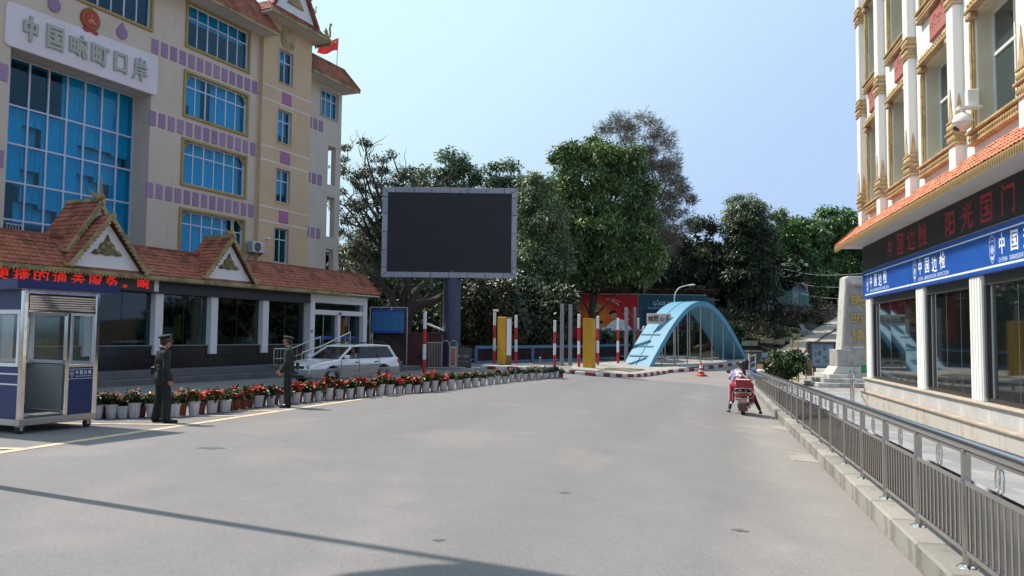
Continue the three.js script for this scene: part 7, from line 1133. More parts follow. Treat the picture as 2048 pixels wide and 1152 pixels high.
// ---------------------------------------------------------------- potted flowers along the road edge
{
  const whitePot = (() => { const pts = [[0, 0.0], [0.098, 0.0], [0.10, 0.01], [0.128, 0.25], [0.14, 0.255], [0.143, 0.29], [0.13, 0.29], [0.12, 0.255], [0, 0.25]], g = new THREE.LatheGeometry(pts.map((p) => new THREE.Vector2(p[0], p[1])), 48), p = g.attributes.position; for (let i = 0; i < p.count; i++) { const x = p.getX(i), z = p.getZ(i), y = p.getY(i), r = Math.hypot(x, z); if (r > 0.09 && y > 0.02 && y < 0.252) { const a = Math.atan2(z, x), s = 1 - 0.045 * (0.5 + 0.5 * Math.sin(a * 24)); p.setX(i, x * s); p.setZ(i, z * s); } } g.computeVertexNormals(); return plain(g); })();
  const redPot = lathe([[0, 0], [0.085, 0], [0.108, 0.19], [0.118, 0.19], [0.12, 0.23], [0.108, 0.23], [0.1, 0.195], [0, 0.19]], 20);
  const wm = mat([0.58, 0.59, 0.60], 0.5, { map: T.wash }), rm = mat([0.23, 0.062, 0.035], 0.65, { map: T.grain });
  const G1 = [[0.045, 0.085, 0.02], [0.03, 0.06, 0.018], [0.07, 0.11, 0.028]], G2 = [[0.07, 0.12, 0.02], [0.05, 0.095, 0.02], [0.10, 0.15, 0.03]];
  const flowerMats = mat([1, 1, 1], 0.6, { vertexColors: true, side: THREE.DoubleSide, transmission: 0.25, thickness: 0 });
  const foliage = (g, y0, big) => leafMesh(Array.from({ length: 9 }, () => { const a = rr(0, 6.28), r = rr(0, 0.13); return [Math.cos(a) * r, y0 + rr(0.08, 0.22), Math.sin(a) * r, rr(0.07, 0.11)]; }), 34, big ? 0.13 : 0.09, big ? 0.06 : 0.045, g, { lift: 0.2 });
  const star = (y0) => leafMesh(Array.from({ length: 5 }, () => { const a = rr(0, 6.28), r = rr(0.02, 0.15); return [Math.cos(a) * r, y0 + rr(0.17, 0.27), Math.sin(a) * r, rr(0.05, 0.08), 1]; }), 13, 0.13, 0.06, [[0.62, 0.018, 0.014], [0.5, 0.012, 0.012], [0.7, 0.03, 0.02]], { flat: 0.4 });
  const puffs = (y0, cols, n = 6) => { const gs = []; const cl = Array.from({ length: n }, () => { const a = rr(0, 6.28), r = rr(0.02, 0.15); return [Math.cos(a) * r, y0 + rr(0.18, 0.3), Math.sin(a) * r, 0.032]; }); return leafMesh(cl, 26, 0.035, 0.022, cols, { flat: 0.8 }); };
  const variants = {}; const mk = (key, isWhite, v) => {
    const y0 = isWhite ? 0.25 : 0.19, kind = key, t = thing('potted_plant', 'x', 'potted plant', [0, 0, 0], 0);
    part('pot', isWhite ? whitePot : redPot, isWhite ? wm : rm, t); part('soil', cyl(isWhite ? 0.12 : 0.1, isWhite ? 0.12 : 0.1, 0.01, 0, isWhite ? 0.262 : 0.205, 0, 16), soilM, t);
    part('foliage', foliage((kind === 'red' || kind === 'peach') ? (v % 2 ? G2 : G1) : G1, y0, kind === 'red'), leafMat, t);
    const fl = { red: () => star(y0), peach: () => puffs(y0, [[0.62, 0.24, 0.11], [0.66, 0.33, 0.16], [0.55, 0.18, 0.12]]), pink: () => puffs(y0, [[0.60, 0.12, 0.14], [0.62, 0.22, 0.14]], 4), purple: () => puffs(y0, [[0.30, 0.20, 0.42], [0.42, 0.32, 0.5]], 7), whitef: () => puffs(y0, [[0.7, 0.7, 0.66], [0.62, 0.62, 0.6]], 7), magenta: () => puffs(y0, [[0.55, 0.10, 0.24], [0.6, 0.22, 0.34]], 9), green: () => null }[kind]();
    if (fl) part('flowers', fl, flowerMats, t); return t;
  };
  const anchors = [[201, -8.44, 16.58], [356, -7.13, 17.1], [458, -6.33, 18.4], [522, -6.0, 19.8], [598, -5.5, 21.1], [668, -4.85, 22.4], [730, -4.25, 23.4], [797, -3.5, 25.0], [866, -2.55, 26.2], [924, -1.75, 28.4], [990, -0.65, 31.2], [1026, 0.05, 33.0], [1081, 1.25, 35.4], [1128, 2.45, 37.8]];
  const world = (px) => { let i = 0; while (i < anchors.length - 2 && px > anchors[i + 1][0]) i++; const [a, b] = [anchors[i], anchors[i + 1]], D = 1 / lerp(1 / a[2], 1 / b[2], (px - a[0]) / (b[0] - a[0])); return [((px - 1024) / 1600) * D, D]; };
  const list = [];                               // [place along the row, white pot?, kind]
  const kindAt = (x) => (x < 300 ? 'peach' : x < 465 ? (Math.floor(x / 17) % 2 ? 'red' : 'peach') : x < 893 ? 'red' : x < 1030 ? (Math.floor(x / 11) % 3 ? 'peach' : 'pink') : x < 1052 ? 'purple' : x < 1090 ? 'whitef' : x < 1104 ? 'green' : x < 1116 ? 'magenta' : 'green');
  for (const x of [201, 231, 254, 276, 314, 356, 395, 430, 458, 522, 548, 572, 597]) list.push([x, 1]);
  for (const x of [218, 242, 265, 295, 335, 375, 413, 444, 470, 482, 496, 511, 534, 560, 585, 608]) list.push([x, 0]);
  let x = 619, w = true; while (x < 1117) { list.push([x, w ? 1 : 0]); const s = lerp(11, 5.9, (x - 619) / 500); x += s; w = !w; } list.push([1119, 0], [1124, 0], [1128, 0]);
  list.sort((a, b) => a[0] - b[0]);
  const ORD = ['first', 'second', 'third', 'fourth', 'fifth', 'sixth', 'seventh', 'eighth', 'ninth', 'tenth', 'eleventh', 'twelfth', 'thirteenth', 'fourteenth', 'fifteenth', 'sixteenth', 'seventeenth', 'eighteenth', 'nineteenth', 'twentieth', 'twenty-first', 'twenty-second', 'twenty-third', 'twenty-fourth', 'twenty-fifth', 'twenty-sixth', 'twenty-seventh', 'twenty-eighth', 'twenty-ninth', 'thirtieth', 'thirty-first', 'thirty-second', 'thirty-third', 'thirty-fourth', 'thirty-fifth', 'thirty-sixth'];
  const fname = { red: 'red poinsettia', peach: 'peach coloured flowers', pink: 'small pink flowers', purple: 'purple flowers', whitef: 'white flowers', magenta: 'bright pink flowers', green: 'green leaves only' }, cnt = {};
  for (const [px, isW] of list) {
    const [X, D] = world(px + rr(-1, 1)), kind = kindAt(px), sec = px < 305 ? 'left of the first guard' : px < 575 ? 'between the two guards' : 'right of the second guard', key = sec + isW; cnt[key] = (cnt[key] || 0) + 1;
    const off = isW ? 0 : 0.17, x2 = X - 0.62 * off, d2 = D + 0.78 * off, v = Math.floor(rnd() * 4), vk = kind + isW + v, y = ground(x2, d2) + 0.003;
    const label = (isW ? 'white ribbed pot with ' : 'terracotta coloured pot with ') + fname[kind] + ', ' + ORD[cnt[key] - 1] + (isW ? ' white' : ' brown') + ' pot ' + sec;
    let t; if (!variants[vk]) { t = variants[vk] = mk(kind, isW, v); t.position.set(x2, y, -d2); t.rotation.y = rr(0, 6.28); t.userData.label = label; t.userData.group = 'potted flowers in a row along the road edge'; } else t = copyOf(variants[vk], [x2, y, -d2], rr(0, 6.28), label, 'potted flowers in a row along the road edge');
    const s = rr(0.86, 1.12); t.scale.set(s, s * rr(0.9, 1.14), s);
  }
}

// ---------------------------------------------------------------- bodies: tapered capsules joined by a smooth minimum, skinned by surface nets
function skin(bones, cell, k = 0.03) {           // bone: [ax,ay,az,ra, bx,by,bz,rb, flat]; flat < 1 squeezes front to back about the bone
  const lo = [1e9, 1e9, 1e9], hi = [-1e9, -1e9, -1e9];
  for (const b of bones) for (const o of [0, 4]) for (let c = 0; c < 3; c++) { lo[c] = Math.min(lo[c], b[o + c] - b[o + 3] - 2 * cell); hi[c] = Math.max(hi[c], b[o + c] + b[o + 3] + 2 * cell); }
  const n = [0, 1, 2].map((c) => Math.ceil((hi[c] - lo[c]) / cell) + 1), F = new Float32Array(n[0] * n[1] * n[2]);
  const dist = (x, y, z) => { let d = 1e9; for (const b of bones) { const ux = b[4] - b[0], uy = b[5] - b[1], uz = b[6] - b[2], L = ux * ux + uy * uy + uz * uz + 1e-9; const f = b[8] || 1; let t = ((x - b[0]) * ux + (y - b[1]) * uy + (z - b[2]) * uz) / L; t = t < 0 ? 0 : t > 1 ? 1 : t; const qx = x - b[0] - ux * t, qy = y - b[1] - uy * t, qz = (z - b[2] - uz * t) / f; const e = (Math.sqrt(qx * qx + qy * qy + qz * qz) - (b[3] + (b[7] - b[3]) * t)) * (f < 1 ? 0.5 + f * 0.5 : 1); if (d > 1e8) d = e; else { const h = Math.max(k - Math.abs(d - e), 0) / k; d = Math.min(d, e) - h * h * k * 0.25; } } return d; };
  for (let z = 0, i = 0; z < n[2]; z++) for (let y = 0; y < n[1]; y++) for (let x = 0; x < n[0]; x++, i++) F[i] = dist(lo[0] + x * cell, lo[1] + y * cell, lo[2] + z * cell);
  const S = [1, n[0], n[0] * n[1]], id = new Int32Array(F.length).fill(-1), pos = [], idx = [];
  for (let z = 0; z + 1 < n[2]; z++) for (let y = 0; y + 1 < n[1]; y++) for (let x = 0; x + 1 < n[0]; x++) {
    const i = x + y * S[1] + z * S[2]; let m = 0, px = 0, py = 0, pz = 0, c = 0;
    for (let q = 0; q < 8; q++) if (F[i + (q & 1) + ((q >> 1) & 1) * S[1] + (q >> 2) * S[2]] < 0) m |= 1 << q;
    if (m === 0 || m === 255) continue;
    for (let q = 0; q < 8; q++) for (const d of [1, 2, 4]) if (!(q & d)) { const r = q | d, a = F[i + (q & 1) + ((q >> 1) & 1) * S[1] + (q >> 2) * S[2]], b = F[i + (r & 1) + ((r >> 1) & 1) * S[1] + (r >> 2) * S[2]]; if (a < 0 !== b < 0) { const t = a / (a - b); px += (q & 1) + (d === 1 ? t : 0); py += ((q >> 1) & 1) + (d === 2 ? t : 0); pz += (q >> 2) + (d === 4 ? t : 0); c++; } }
    id[i] = pos.length / 3; pos.push(lo[0] + (x + px / c) * cell, lo[1] + (y + py / c) * cell, lo[2] + (z + pz / c) * cell);
  }
  for (let z = 1; z + 1 < n[2]; z++) for (let y = 1; y + 1 < n[1]; y++) for (let x = 1; x + 1 < n[0]; x++) { const i = x + y * S[1] + z * S[2], a = F[i] < 0; for (let d = 0; d < 3; d++) { if (a === F[i + S[d]] < 0) continue; const u = S[(d + 1) % 3], v = S[(d + 2) % 3], q = [id[i], id[i - u], id[i - u - v], id[i - v]]; if (q.some((t) => t < 0)) continue; if (a) idx.push(q[0], q[1], q[2], q[0], q[2], q[3]); else idx.push(q[0], q[2], q[1], q[0], q[3], q[2]); } }
  const g = new THREE.BufferGeometry(); g.setAttribute('position', new THREE.Float32BufferAttribute(pos, 3)); g.setIndex(idx); g.computeVertexNormals();
  const h = g.toNonIndexed(); h.userData = {}; return plain(h);
}
const mix3 = (a, b, t) => [lerp(a[0], b[0], t), lerp(a[1], b[1], t), lerp(a[2], b[2], t)];
const bone = (a, ra, b, rb, f) => [...a, ra, ...b, rb, f];
// head looking along +z about its centre (eyes at y = 0), then turned
function headBones(c, s = 1) { const P = (x, y, z) => [c[0] + x * s, c[1] + y * s, c[2] + z * s]; return [bone(P(0, 0.035, -0.012), 0.082 * s, P(0, 0.03, 0.012), 0.078 * s), bone(P(0, -0.04, 0.03), 0.058 * s, P(0, -0.085, 0.048), 0.034 * s), bone(P(0, 0.0, 0.078), 0.011 * s, P(0, -0.034, 0.098), 0.014 * s), bone(P(-0.03, 0.02, 0.068), 0.016 * s, P(0.03, 0.02, 0.068), 0.016 * s), bone(P(-0.079, -0.005, -0.006), 0.014 * s, P(-0.083, -0.04, -0.004), 0.01 * s, 1), bone(P(0.079, -0.005, -0.006), 0.014 * s, P(0.083, -0.04, -0.004), 0.01 * s, 1), bone(P(-0.02, -0.058, 0.078), 0.009 * s, P(0.02, -0.058, 0.078), 0.009 * s)]; }
function handBones(w, d, n, curl = 0.5, side = 1) { // wrist w, d along the fingers, n out of the back of the hand
  const D = V(...d).normalize(), N = V(...n).normalize(), X = D.clone().cross(N).multiplyScalar(side), at2 = (a, b, c) => { const p = V(...w).addScaledVector(D, a).addScaledVector(X, b).addScaledVector(N, c); return [p.x, p.y, p.z]; };
  const o = [bone(at2(0, 0, 0), 0.024, at2(0.05, -0.014, 0), 0.022), bone(at2(0.01, 0, 0), 0.024, at2(0.06, 0.02, 0), 0.021)];
  [[-0.03, 0.06], [-0.01, 0.072], [0.01, 0.068], [0.028, 0.052]].forEach(([x, l]) => { const a = at2(0.078, x, 0), b = at2(0.078 + l * 0.45, x, -l * 0.3 * curl), c = at2(0.078 + l * (0.8 - 0.3 * curl), x * 0.9, -l * 0.9 * curl); o.push(bone(a, 0.0095, b, 0.009), bone(b, 0.009, c, 0.0075)); });
  o.push(bone(at2(0.02, -0.03, -0.005), 0.012, at2(0.06, -0.05, -0.018), 0.01), bone(at2(0.06, -0.05, -0.018), 0.01, at2(0.088, -0.042, -0.03), 0.0085)); return o;
}
const skinMat = mat([0.36, 0.185, 0.115], 0.6), hairMat = mat([0.012, 0.009, 0.008], 0.5), eyeMat = mat([0.02, 0.015, 0.012], 0.3), lipMat = mat([0.22, 0.08, 0.06], 0.6);
function faceParts(p, c, yaw, s = 1) { const f = (x, y, z) => [c[0] + s * (x * Math.cos(yaw) + z * Math.sin(yaw)), c[1] + s * y, c[2] + s * (-x * Math.sin(yaw) + z * Math.cos(yaw))]; for (const q of [-1, 1]) { part('eye', ball(0.0095 * s, ...f(q * 0.031, 0.002, 0.072), 1.2, 0.8, 0.8, 8), eyeMat, p); part('eyebrow', bar(f(q * 0.018, 0.022, 0.084), f(q * 0.046, 0.02, 0.072), 0.0042 * s), hairMat, p); } part('mouth', bar(f(-0.02, -0.058, 0.086), f(0.02, -0.058, 0.086), 0.005 * s), lipMat, p); }
const turned = (bones, c, yaw) => bones.map((b) => { const r = (x, z) => [c[0] + (x - c[0]) * Math.cos(yaw) + (z - c[2]) * Math.sin(yaw), c[2] - (x - c[0]) * Math.sin(yaw) + (z - c[2]) * Math.cos(yaw)]; const [ax, az] = r(b[0], b[2]), [bx2, bz] = r(b[4], b[6]); return [ax, b[1], az, b[3], bx2, b[5], bz, b[7], b[8]]; });

// ---------------------------------------------------------------- guards in dark green uniform
function guard(label, pos, turn, J) {             // J: joints in the guard's own axes, facing +z, his left at +x
  const p = thing('person', label, 'person', pos, turn), hc = J.head, nk = [J.chest[0], J.chest[1] + 0.2, J.chest[2]];
  const body = [bone(J.chest, 0.1, J.hip, 0.1, 0.8), bone([J.chest[0] - 0.1, J.chest[1] + 0.1, J.chest[2]], 0.06, [J.chest[0] + 0.1, J.chest[1] + 0.1, J.chest[2]], 0.06), bone(nk, 0.055, [hc[0], hc[1] - 0.09, hc[2] - 0.015], 0.05), ...['L', 'R'].flatMap((s) => { const q = J[s]; return [bone(q.sh, 0.045, q.el, 0.037), bone(q.el, 0.037, q.wr, 0.026), bone(q.hp, 0.07, q.kn, 0.052), bone(q.kn, 0.05, q.an, 0.036)]; })];
  part('body', [skin(body, 0.018, 0.04), skin(turned(headBones(hc), hc, J.look), 0.007, 0.022), ...['L', 'R'].map((s) => skin(handBones(J[s].wr, J[s].hd, J[s].hn, 0.6, s === 'L' ? 1 : -1), 0.006, 0.008))], skinMat, p);
  faceParts(p, hc, J.look);
  const cloth = mat([0.012, 0.021, 0.016], 0.85, { map: T.grain, sheen: 0.3, sheenRoughness: 0.6, sheenColor: new THREE.Color(0.03, 0.04, 0.03) }), dkc = mat([0.008, 0.011, 0.010], 0.85, { map: T.grain, bumpMap: T.bump, bumpScale: 0.004 });
  const c = J.chest, h = J.hip;
  const jacket = [bone([c[0] - 0.115, c[1] + 0.1, c[2]], 0.088, [c[0] + 0.115, c[1] + 0.1, c[2]], 0.088), bone([c[0] - 0.075, c[1] - 0.02, c[2]], 0.118, [c[0] + 0.075, c[1] - 0.02, c[2]], 0.118), bone([h[0] - 0.06, h[1] + 0.14, h[2]], 0.105, [h[0] + 0.06, h[1] + 0.14, h[2]], 0.105), bone([h[0] - 0.072, h[1] - 0.02, h[2] - 0.01], 0.125, [h[0] + 0.072, h[1] - 0.02, h[2] - 0.01], 0.125), bone([h[0] - 0.075, h[1] - 0.1, h[2] - 0.01], 0.122, [h[0] + 0.075, h[1] - 0.1, h[2] - 0.01], 0.122), ...['L', 'R'].flatMap((s) => { const q = J[s]; return [bone(q.sh, 0.078, q.el, 0.06), bone(q.el, 0.06, mix3(q.el, q.wr, 0.97), 0.05)]; })];
  part('jacket', skin(jacket, 0.014, 0.045), cloth, p);
  const tr = ['L', 'R'].flatMap((s) => { const q = J[s]; return [bone([q.hp[0], q.hp[1], q.hp[2]], 0.105, q.kn, 0.088), bone(q.kn, 0.088, [q.an[0], q.an[1] + 0.0, q.an[2]], 0.082)]; });
  const tg = skin([...tr, bone([h[0] - 0.06, h[1] - 0.06, h[2]], 0.12, [h[0] + 0.06, h[1] - 0.06, h[2]], 0.12)], 0.014, 0.03); part('trousers', tg, dkc, p);
  for (const s of ['L', 'R']) { const q = J[s], f = q.ft; part('shoe', skin([bone([q.an[0], 0.045, q.an[2] - 0.02], 0.045, [q.an[0] + f[0] * 0.19, 0.034, q.an[2] + f[1] * 0.19], 0.034), bone([q.an[0], 0.06, q.an[2]], 0.045, [q.an[0] + f[0] * 0.06, 0.06, q.an[2] + f[1] * 0.06], 0.04)], 0.01, 0.03), mat([0.01, 0.01, 0.011], 0.25), p); const st = []; st.push(bar([q.hp[0] + (s === 'L' ? 0.1 : -0.1), q.hp[1] - 0.1, q.hp[2]], [q.kn[0] + (s === 'L' ? 0.085 : -0.085), q.kn[1], q.kn[2]], 0.006), bar([q.kn[0] + (s === 'L' ? 0.085 : -0.085), q.kn[1], q.kn[2]], [q.an[0] + (s === 'L' ? 0.08 : -0.08), q.an[1], q.an[2]], 0.006)); part('trouser_piping', st, mat([0.07, 0.02, 0.015], 0.8), p); }
  // collar, shoulder boards, belt, pouch, sling strap
  part('collar', [tube([[nk[0] - 0.06, nk[1] - 0.0, nk[2] - 0.03], [nk[0], nk[1] + 0.02, nk[2] - 0.075], [nk[0] + 0.06, nk[1], nk[2] - 0.03], [nk[0] + 0.05, nk[1] - 0.02, nk[2] + 0.05], [nk[0] - 0.05, nk[1] - 0.02, nk[2] + 0.05]], 0.018, 30, 6, true)], cloth, p); part('shirt_edge', tube([[nk[0] - 0.052, nk[1] + 0.02, nk[2] - 0.025], [nk[0], nk[1] + 0.04, nk[2] - 0.065], [nk[0] + 0.052, nk[1] + 0.02, nk[2] - 0.025], [nk[0] + 0.04, nk[1], nk[2] + 0.045], [nk[0] - 0.04, nk[1], nk[2] + 0.045]], 0.009, 30, 5, true), mat([0.4, 0.42, 0.36], 0.8), p);
  for (const s of ['L', 'R']) { const q = s === 'L' ? 1 : -1; part('shoulder_board', sbar([c[0] + q * 0.085, c[1] + 0.196, c[2]], [c[0] + q * 0.185, c[1] + 0.165, c[2]], 0.05, 0.014), mat([0.12, 0.10, 0.04], 0.6), p); part('sleeve_patch', ball(0.036, ...mix3(J[s].sh, J[s].el, 0.28).map((v, i) => v + [q * 0.056, 0, 0.0][i]), 0.35, 1.15, 1, 10), mat([0.22, 0.19, 0.1], 0.7), p); }
  part('belt', plain(place(new THREE.CylinderGeometry(0.118, 0.122, 0.055, 28, 1, true), h[0], h[1] + 0.1, h[2], 0, 0, 0, [1.52, 1, 1])), mat([0.012, 0.012, 0.012], 0.35, { side: THREE.DoubleSide }), p);
  part('pouch', plain(place(new RoundedBoxGeometry(0.15, 0.17, 0.085, 2, 0.02), h[0] + J.pouch[0], h[1] + 0.07, h[2] + J.pouch[1], 0, J.pouch[2], 0)), mat([0.012, 0.012, 0.013], 0.4), p); part('holster', plain(place(new RoundedBoxGeometry(0.07, 0.16, 0.05, 2, 0.015), h[0] - J.pouch[0] * 0.6, h[1] + 0.05, h[2] + J.pouch[1] * 1.05)), mat([0.012, 0.012, 0.013], 0.35), p);
  part('sling_strap', tube([[c[0] + J.strap * 0.11, c[1] + 0.19, c[2] - 0.01], [c[0] + J.strap * 0.06, c[1] + 0.08, c[2] - 0.115], [h[0] - J.strap * 0.05, h[1] + 0.2, h[2] - 0.125], [h[0] - J.strap * 0.12, h[1] + 0.1, h[2] - 0.1]], 0.012, 20, 5), mat([0.02, 0.022, 0.02], 0.5), p);
  // peaked cap, tilted with the head
  const cap = new THREE.Group(); cap.name = 'cap'; p.add(cap); cap.position.set(hc[0], hc[1] + 0.045, hc[2] - 0.005); cap.rotation.set(-0.1, J.look, 0);
  part('cap_band', plain(place(new THREE.CylinderGeometry(0.098, 0.094, 0.05, 28), 0, 0.012, 0, 0, 0, 0, [0.9, 1, 1.08])), mat([0.011, 0.018, 0.013], 0.8), cap); part('cap_crown', lathe([[0, 0.105], [0.06, 0.103], [0.11, 0.09], [0.132, 0.072], [0.126, 0.062], [0.095, 0.035]], 28).scale(0.95, 1, 1.08).rotateX(-0.1), mat([0.011, 0.019, 0.014], 0.85, { map: T.grain }), cap);
  part('cap_cord', plain(place(new THREE.TorusGeometry(0.097, 0.0055, 6, 28, Math.PI), 0, 0.0, 0.004, -Math.PI / 2, 0, 0, [0.93, 1.06, 1]).rotateX(Math.PI)), mat([0.55, 0.4, 0.12], 0.4, { metalness: 0.4 }), cap);
  { const v = []; for (let i = 0; i < 14; i++) { const a0 = Math.PI * (0.16 + (0.68 * i) / 14), a1 = Math.PI * (0.16 + (0.68 * (i + 1)) / 14), P = (a, r, y) => [Math.cos(a) * r * 0.9, y, Math.sin(a) * r * 1.08]; const e = (a) => 0.1 + 0.05 * Math.sin((a / Math.PI - 0.16) / 0.68 * Math.PI); v.push([P(a0, 0.093, -0.012), P(a1, 0.093, -0.012), P(a1, e(a1), -0.034), P(a0, e(a0), -0.034)], [P(a0, 0.093, -0.018), P(a1, 0.093, -0.018), P(a1, e(a1), -0.042), P(a0, e(a0), -0.042)], [P(a0, e(a0), -0.034), P(a1, e(a1), -0.034), P(a1, e(a1), -0.042), P(a0, e(a0), -0.042)]); } part('visor', quads(v), mat([0.012, 0.012, 0.012], 0.2, { side: THREE.DoubleSide }), cap); }
  part('cap_badge', ball(0.02, 0, 0.045, 0.104, 1, 1.2, 0.4, 10), mat([0.5, 0.3, 0.08], 0.4, { metalness: 0.4 }), cap);
  part('hair', skin([bone([hc[0] - 0.045, hc[1] + 0.02, hc[2] - 0.03], 0.064, [hc[0] + 0.045, hc[1] + 0.02, hc[2] - 0.03], 0.064), bone([hc[0] - 0.04 - 0.02 * Math.sin(J.look), hc[1] - 0.02, hc[2] - 0.05], 0.045, [hc[0] + 0.04 - 0.02 * Math.sin(J.look), hc[1] - 0.02, hc[2] - 0.05], 0.045)], 0.01, 0.03), hairMat, p);
  return p;
}
guard('guard in dark green uniform beside the booth, seen from behind, looking right', [-6.93, -0.1, -16.0], rad(133), {
  head: [0, 1.60, 0.035], look: -0.62, chest: [0, 1.27, 0], hip: [0, 0.95, -0.01], pouch: [0.15, -0.1, 0.4], strap: -1,
  L: { sh: [0.18, 1.37, 0], el: [0.235, 1.1, -0.03], wr: [0.215, 0.87, 0.06], hd: [-0.05, -1, 0.2], hn: [1, 0, 0], hp: [0.09, 0.9, 0], kn: [0.115, 0.49, 0.0], an: [0.15, 0.09, -0.07], ft: [0.25, 0.97] },
  R: { sh: [-0.18, 1.37, 0], el: [-0.235, 1.1, -0.02], wr: [-0.225, 0.86, 0.07], hd: [0.05, -1, 0.2], hn: [-1, 0, 0], hp: [-0.09, 0.9, 0], kn: [-0.125, 0.49, 0.05], an: [-0.16, 0.09, 0.03], ft: [-0.35, 0.94] } });
guard('guard in dark green uniform before the white car, in profile facing left', [-5.47, -0.12, -19.75], rad(-78), {
  head: [0, 1.60, 0.03], look: 0.05, chest: [0, 1.27, 0], hip: [0, 0.95, -0.01], pouch: [-0.02, -0.2, 0.1], strap: 1,
  L: { sh: [0.18, 1.37, 0.0], el: [0.235, 1.1, 0.03], wr: [0.16, 0.89, 0.16], hd: [-0.2, -0.7, 0.5], hn: [1, 0.1, 0.2], hp: [0.085, 0.9, 0], kn: [0.095, 0.49, 0.02], an: [0.1, 0.09, -0.02], ft: [0.15, 0.98] },
  R: { sh: [-0.18, 1.37, 0.0], el: [-0.235, 1.1, 0.05], wr: [-0.14, 0.90, 0.2], hd: [0.3, -0.5, 0.6], hn: [-1, 0.1, 0.2], hp: [-0.085, 0.9, 0], kn: [-0.095, 0.49, 0.03], an: [-0.1, 0.09, 0.02], ft: [-0.15, 0.98] } });

// ---------------------------------------------------------------- white estate car with its driver
{
  const c = thing('estate_car', 'white and silver estate car with roof rails beyond the flower row', 'car', [-6.58, ground(-6.3, 31.4), -31.45], rad(-122));
  const wht = mat([0.82, 0.83, 0.85], 0.22, { clearcoat: 0.8, clearcoatRoughness: 0.06 }), sil = mat([0.33, 0.32, 0.31], 0.35, { metalness: 0.25, clearcoat: 0.6 }), dk = M.dark, chrome = M.steel;
  const WX = [1.42, -1.42], R = 0.375, arch = (x, y0, dir) => { const a = Math.asin(clamp((y0 - 0.31) / R)), o = []; for (let i = 0; i <= 14; i++) { const t = dir > 0 ? Math.PI - a - ((Math.PI - 2 * a) * i) / 14 : a + ((Math.PI - 2 * a) * i) / 14; o.push([x + R * Math.cos(t), 0.31 + R * Math.sin(t)]); } return o; };
  const taper = (g, w0, yb, k) => { const p = g.attributes.position; for (let i = 0; i < p.count; i++) { const x = p.getX(i), y = p.getY(i); let z = p.getZ(i) * (1 - 0.10 * ss(1.5, 2.5, x) - 0.07 * ss(-1.6, -2.5, x)); if (y > yb) z *= 1 - k * (y - yb); if (y < 0.45) z *= 1 - 0.12 * (0.45 - y); p.setZ(i, z); } g.computeVertexNormals(); return g; };
  const solid = (pts, w, bev) => ext(pts, w - 2 * bev, bev).translate(0, 0, -w / 2 + bev);
  // lower silver, upper white
  part('lower_body', taper(solid([[-2.43, 0.34], [-2.36, 0.24], [WX[1] - R - 0.02, 0.21], ...arch(WX[1], 0.31, 1), [WX[1] + R + 0.02, 0.19], [WX[0] - R - 0.02, 0.19], ...arch(WX[0], 0.31, 1), [WX[0] + R + 0.02, 0.22], [2.36, 0.24], [2.46, 0.36], [2.46, 0.54], [WX[0] + 0.29, 0.56], ...arch(WX[0], 0.56, -1).slice(0, 0), [WX[0] + 0.25, 0.6], [WX[0] - 0.25, 0.6], [WX[1] + 0.25, 0.58], [WX[1] - 0.25, 0.58], [-2.46, 0.56]].filter(Boolean), 1.74, 0.03), 1.74, 9, 0), sil, c);
  part('body', taper(solid([[-2.46, 0.56], [WX[1] - 0.29, 0.56], ...arch(WX[1], 0.56, 1), [WX[1] + 0.29, 0.56], [WX[0] - 0.29, 0.56], ...arch(WX[0], 0.56, 1), [WX[0] + 0.29, 0.56], [2.45, 0.55], [2.44, 0.66], [2.3, 0.745], [1.9, 0.83], [1.42, 0.89], [1.0, 0.935], [-2.36, 0.965], [-2.43, 0.86]], 1.73, 0.035), 1.73, 0.8, 0.25), wht, c);
  const hw = (x, y) => (0.815 - 0.31 * Math.max(0, y - 0.93)) * (1 - 0.07 * ss(-1.6, -2.5, x)), S = (x, y, s, o = 0) => [x, y, s * (hw(x, y) + o)];
  const yR = 1.405, A0 = [1.02, 0.93], A1 = [0.22, yR], B0 = [0.02, 0.94], B1 = [-0.16, yR + 0.01], C0 = [-1.08, 0.95], C1 = [-1.12, yR], D0 = [-2.36, 0.96], D1 = [-1.98, yR - 0.03];
  for (const s of [-1, 1]) { for (const [p, q, w] of [[A0, A1, 0.07], [B0, B1, 0.07], [C0, C1, 0.05], [[-2.2, 0.96], [-1.9, yR - 0.02], 0.13]]) part('pillar', sbar(S(...p, s, -0.025), S(...q, s, -0.025), 0.05, w), p === B0 || p === C0 ? dk : wht, c); }
  part('roof', taper(solid([[-2.06, 1.36], [-1.98, 1.44], [-1.0, 1.485], [-0.2, 1.475], [0.12, 1.44], [0.28, 1.385], [0.1, 1.39], [-1.9, 1.38]], 1.36, 0.03), 1.36, 9, 0), wht, c);
  const tint = pane([0.30, 0.36, 0.38]), dtint = pane([0.10, 0.13, 0.15]), win = (pts, s, m, n) => { const q = pts.map(([x, y]) => S(x, y, s, 0.002)); return part(n, quads([q]), m, c); };
  for (const s of [-1, 1]) { if (s > 0) win([[0.92, 0.96], [0.06, 0.96], [-0.1, 1.385], [0.2, 1.38]], s, dtint, 'side_window'); win([[-0.02, 0.965], [-1.06, 0.975], [-1.1, 1.38], [-0.19, 1.385]], s, dtint, 'side_window'); win([[-1.12, 0.975], [-2.12, 0.985], [-1.86, 1.35], [-1.15, 1.38]], s, dtint, 'side_window'); }
  win([[0.92, 0.94], [0.05, 0.94], [0.05, 1.0], [0.84, 1.0]], -1, dtint, 'lowered_window');
  part('windscreen', quads([[S(1.03, 0.935, -1, -0.05), S(1.03, 0.935, 1, -0.05), S(0.22, yR, 1, -0.04), S(0.22, yR, -1, -0.04)]]), tint, c);
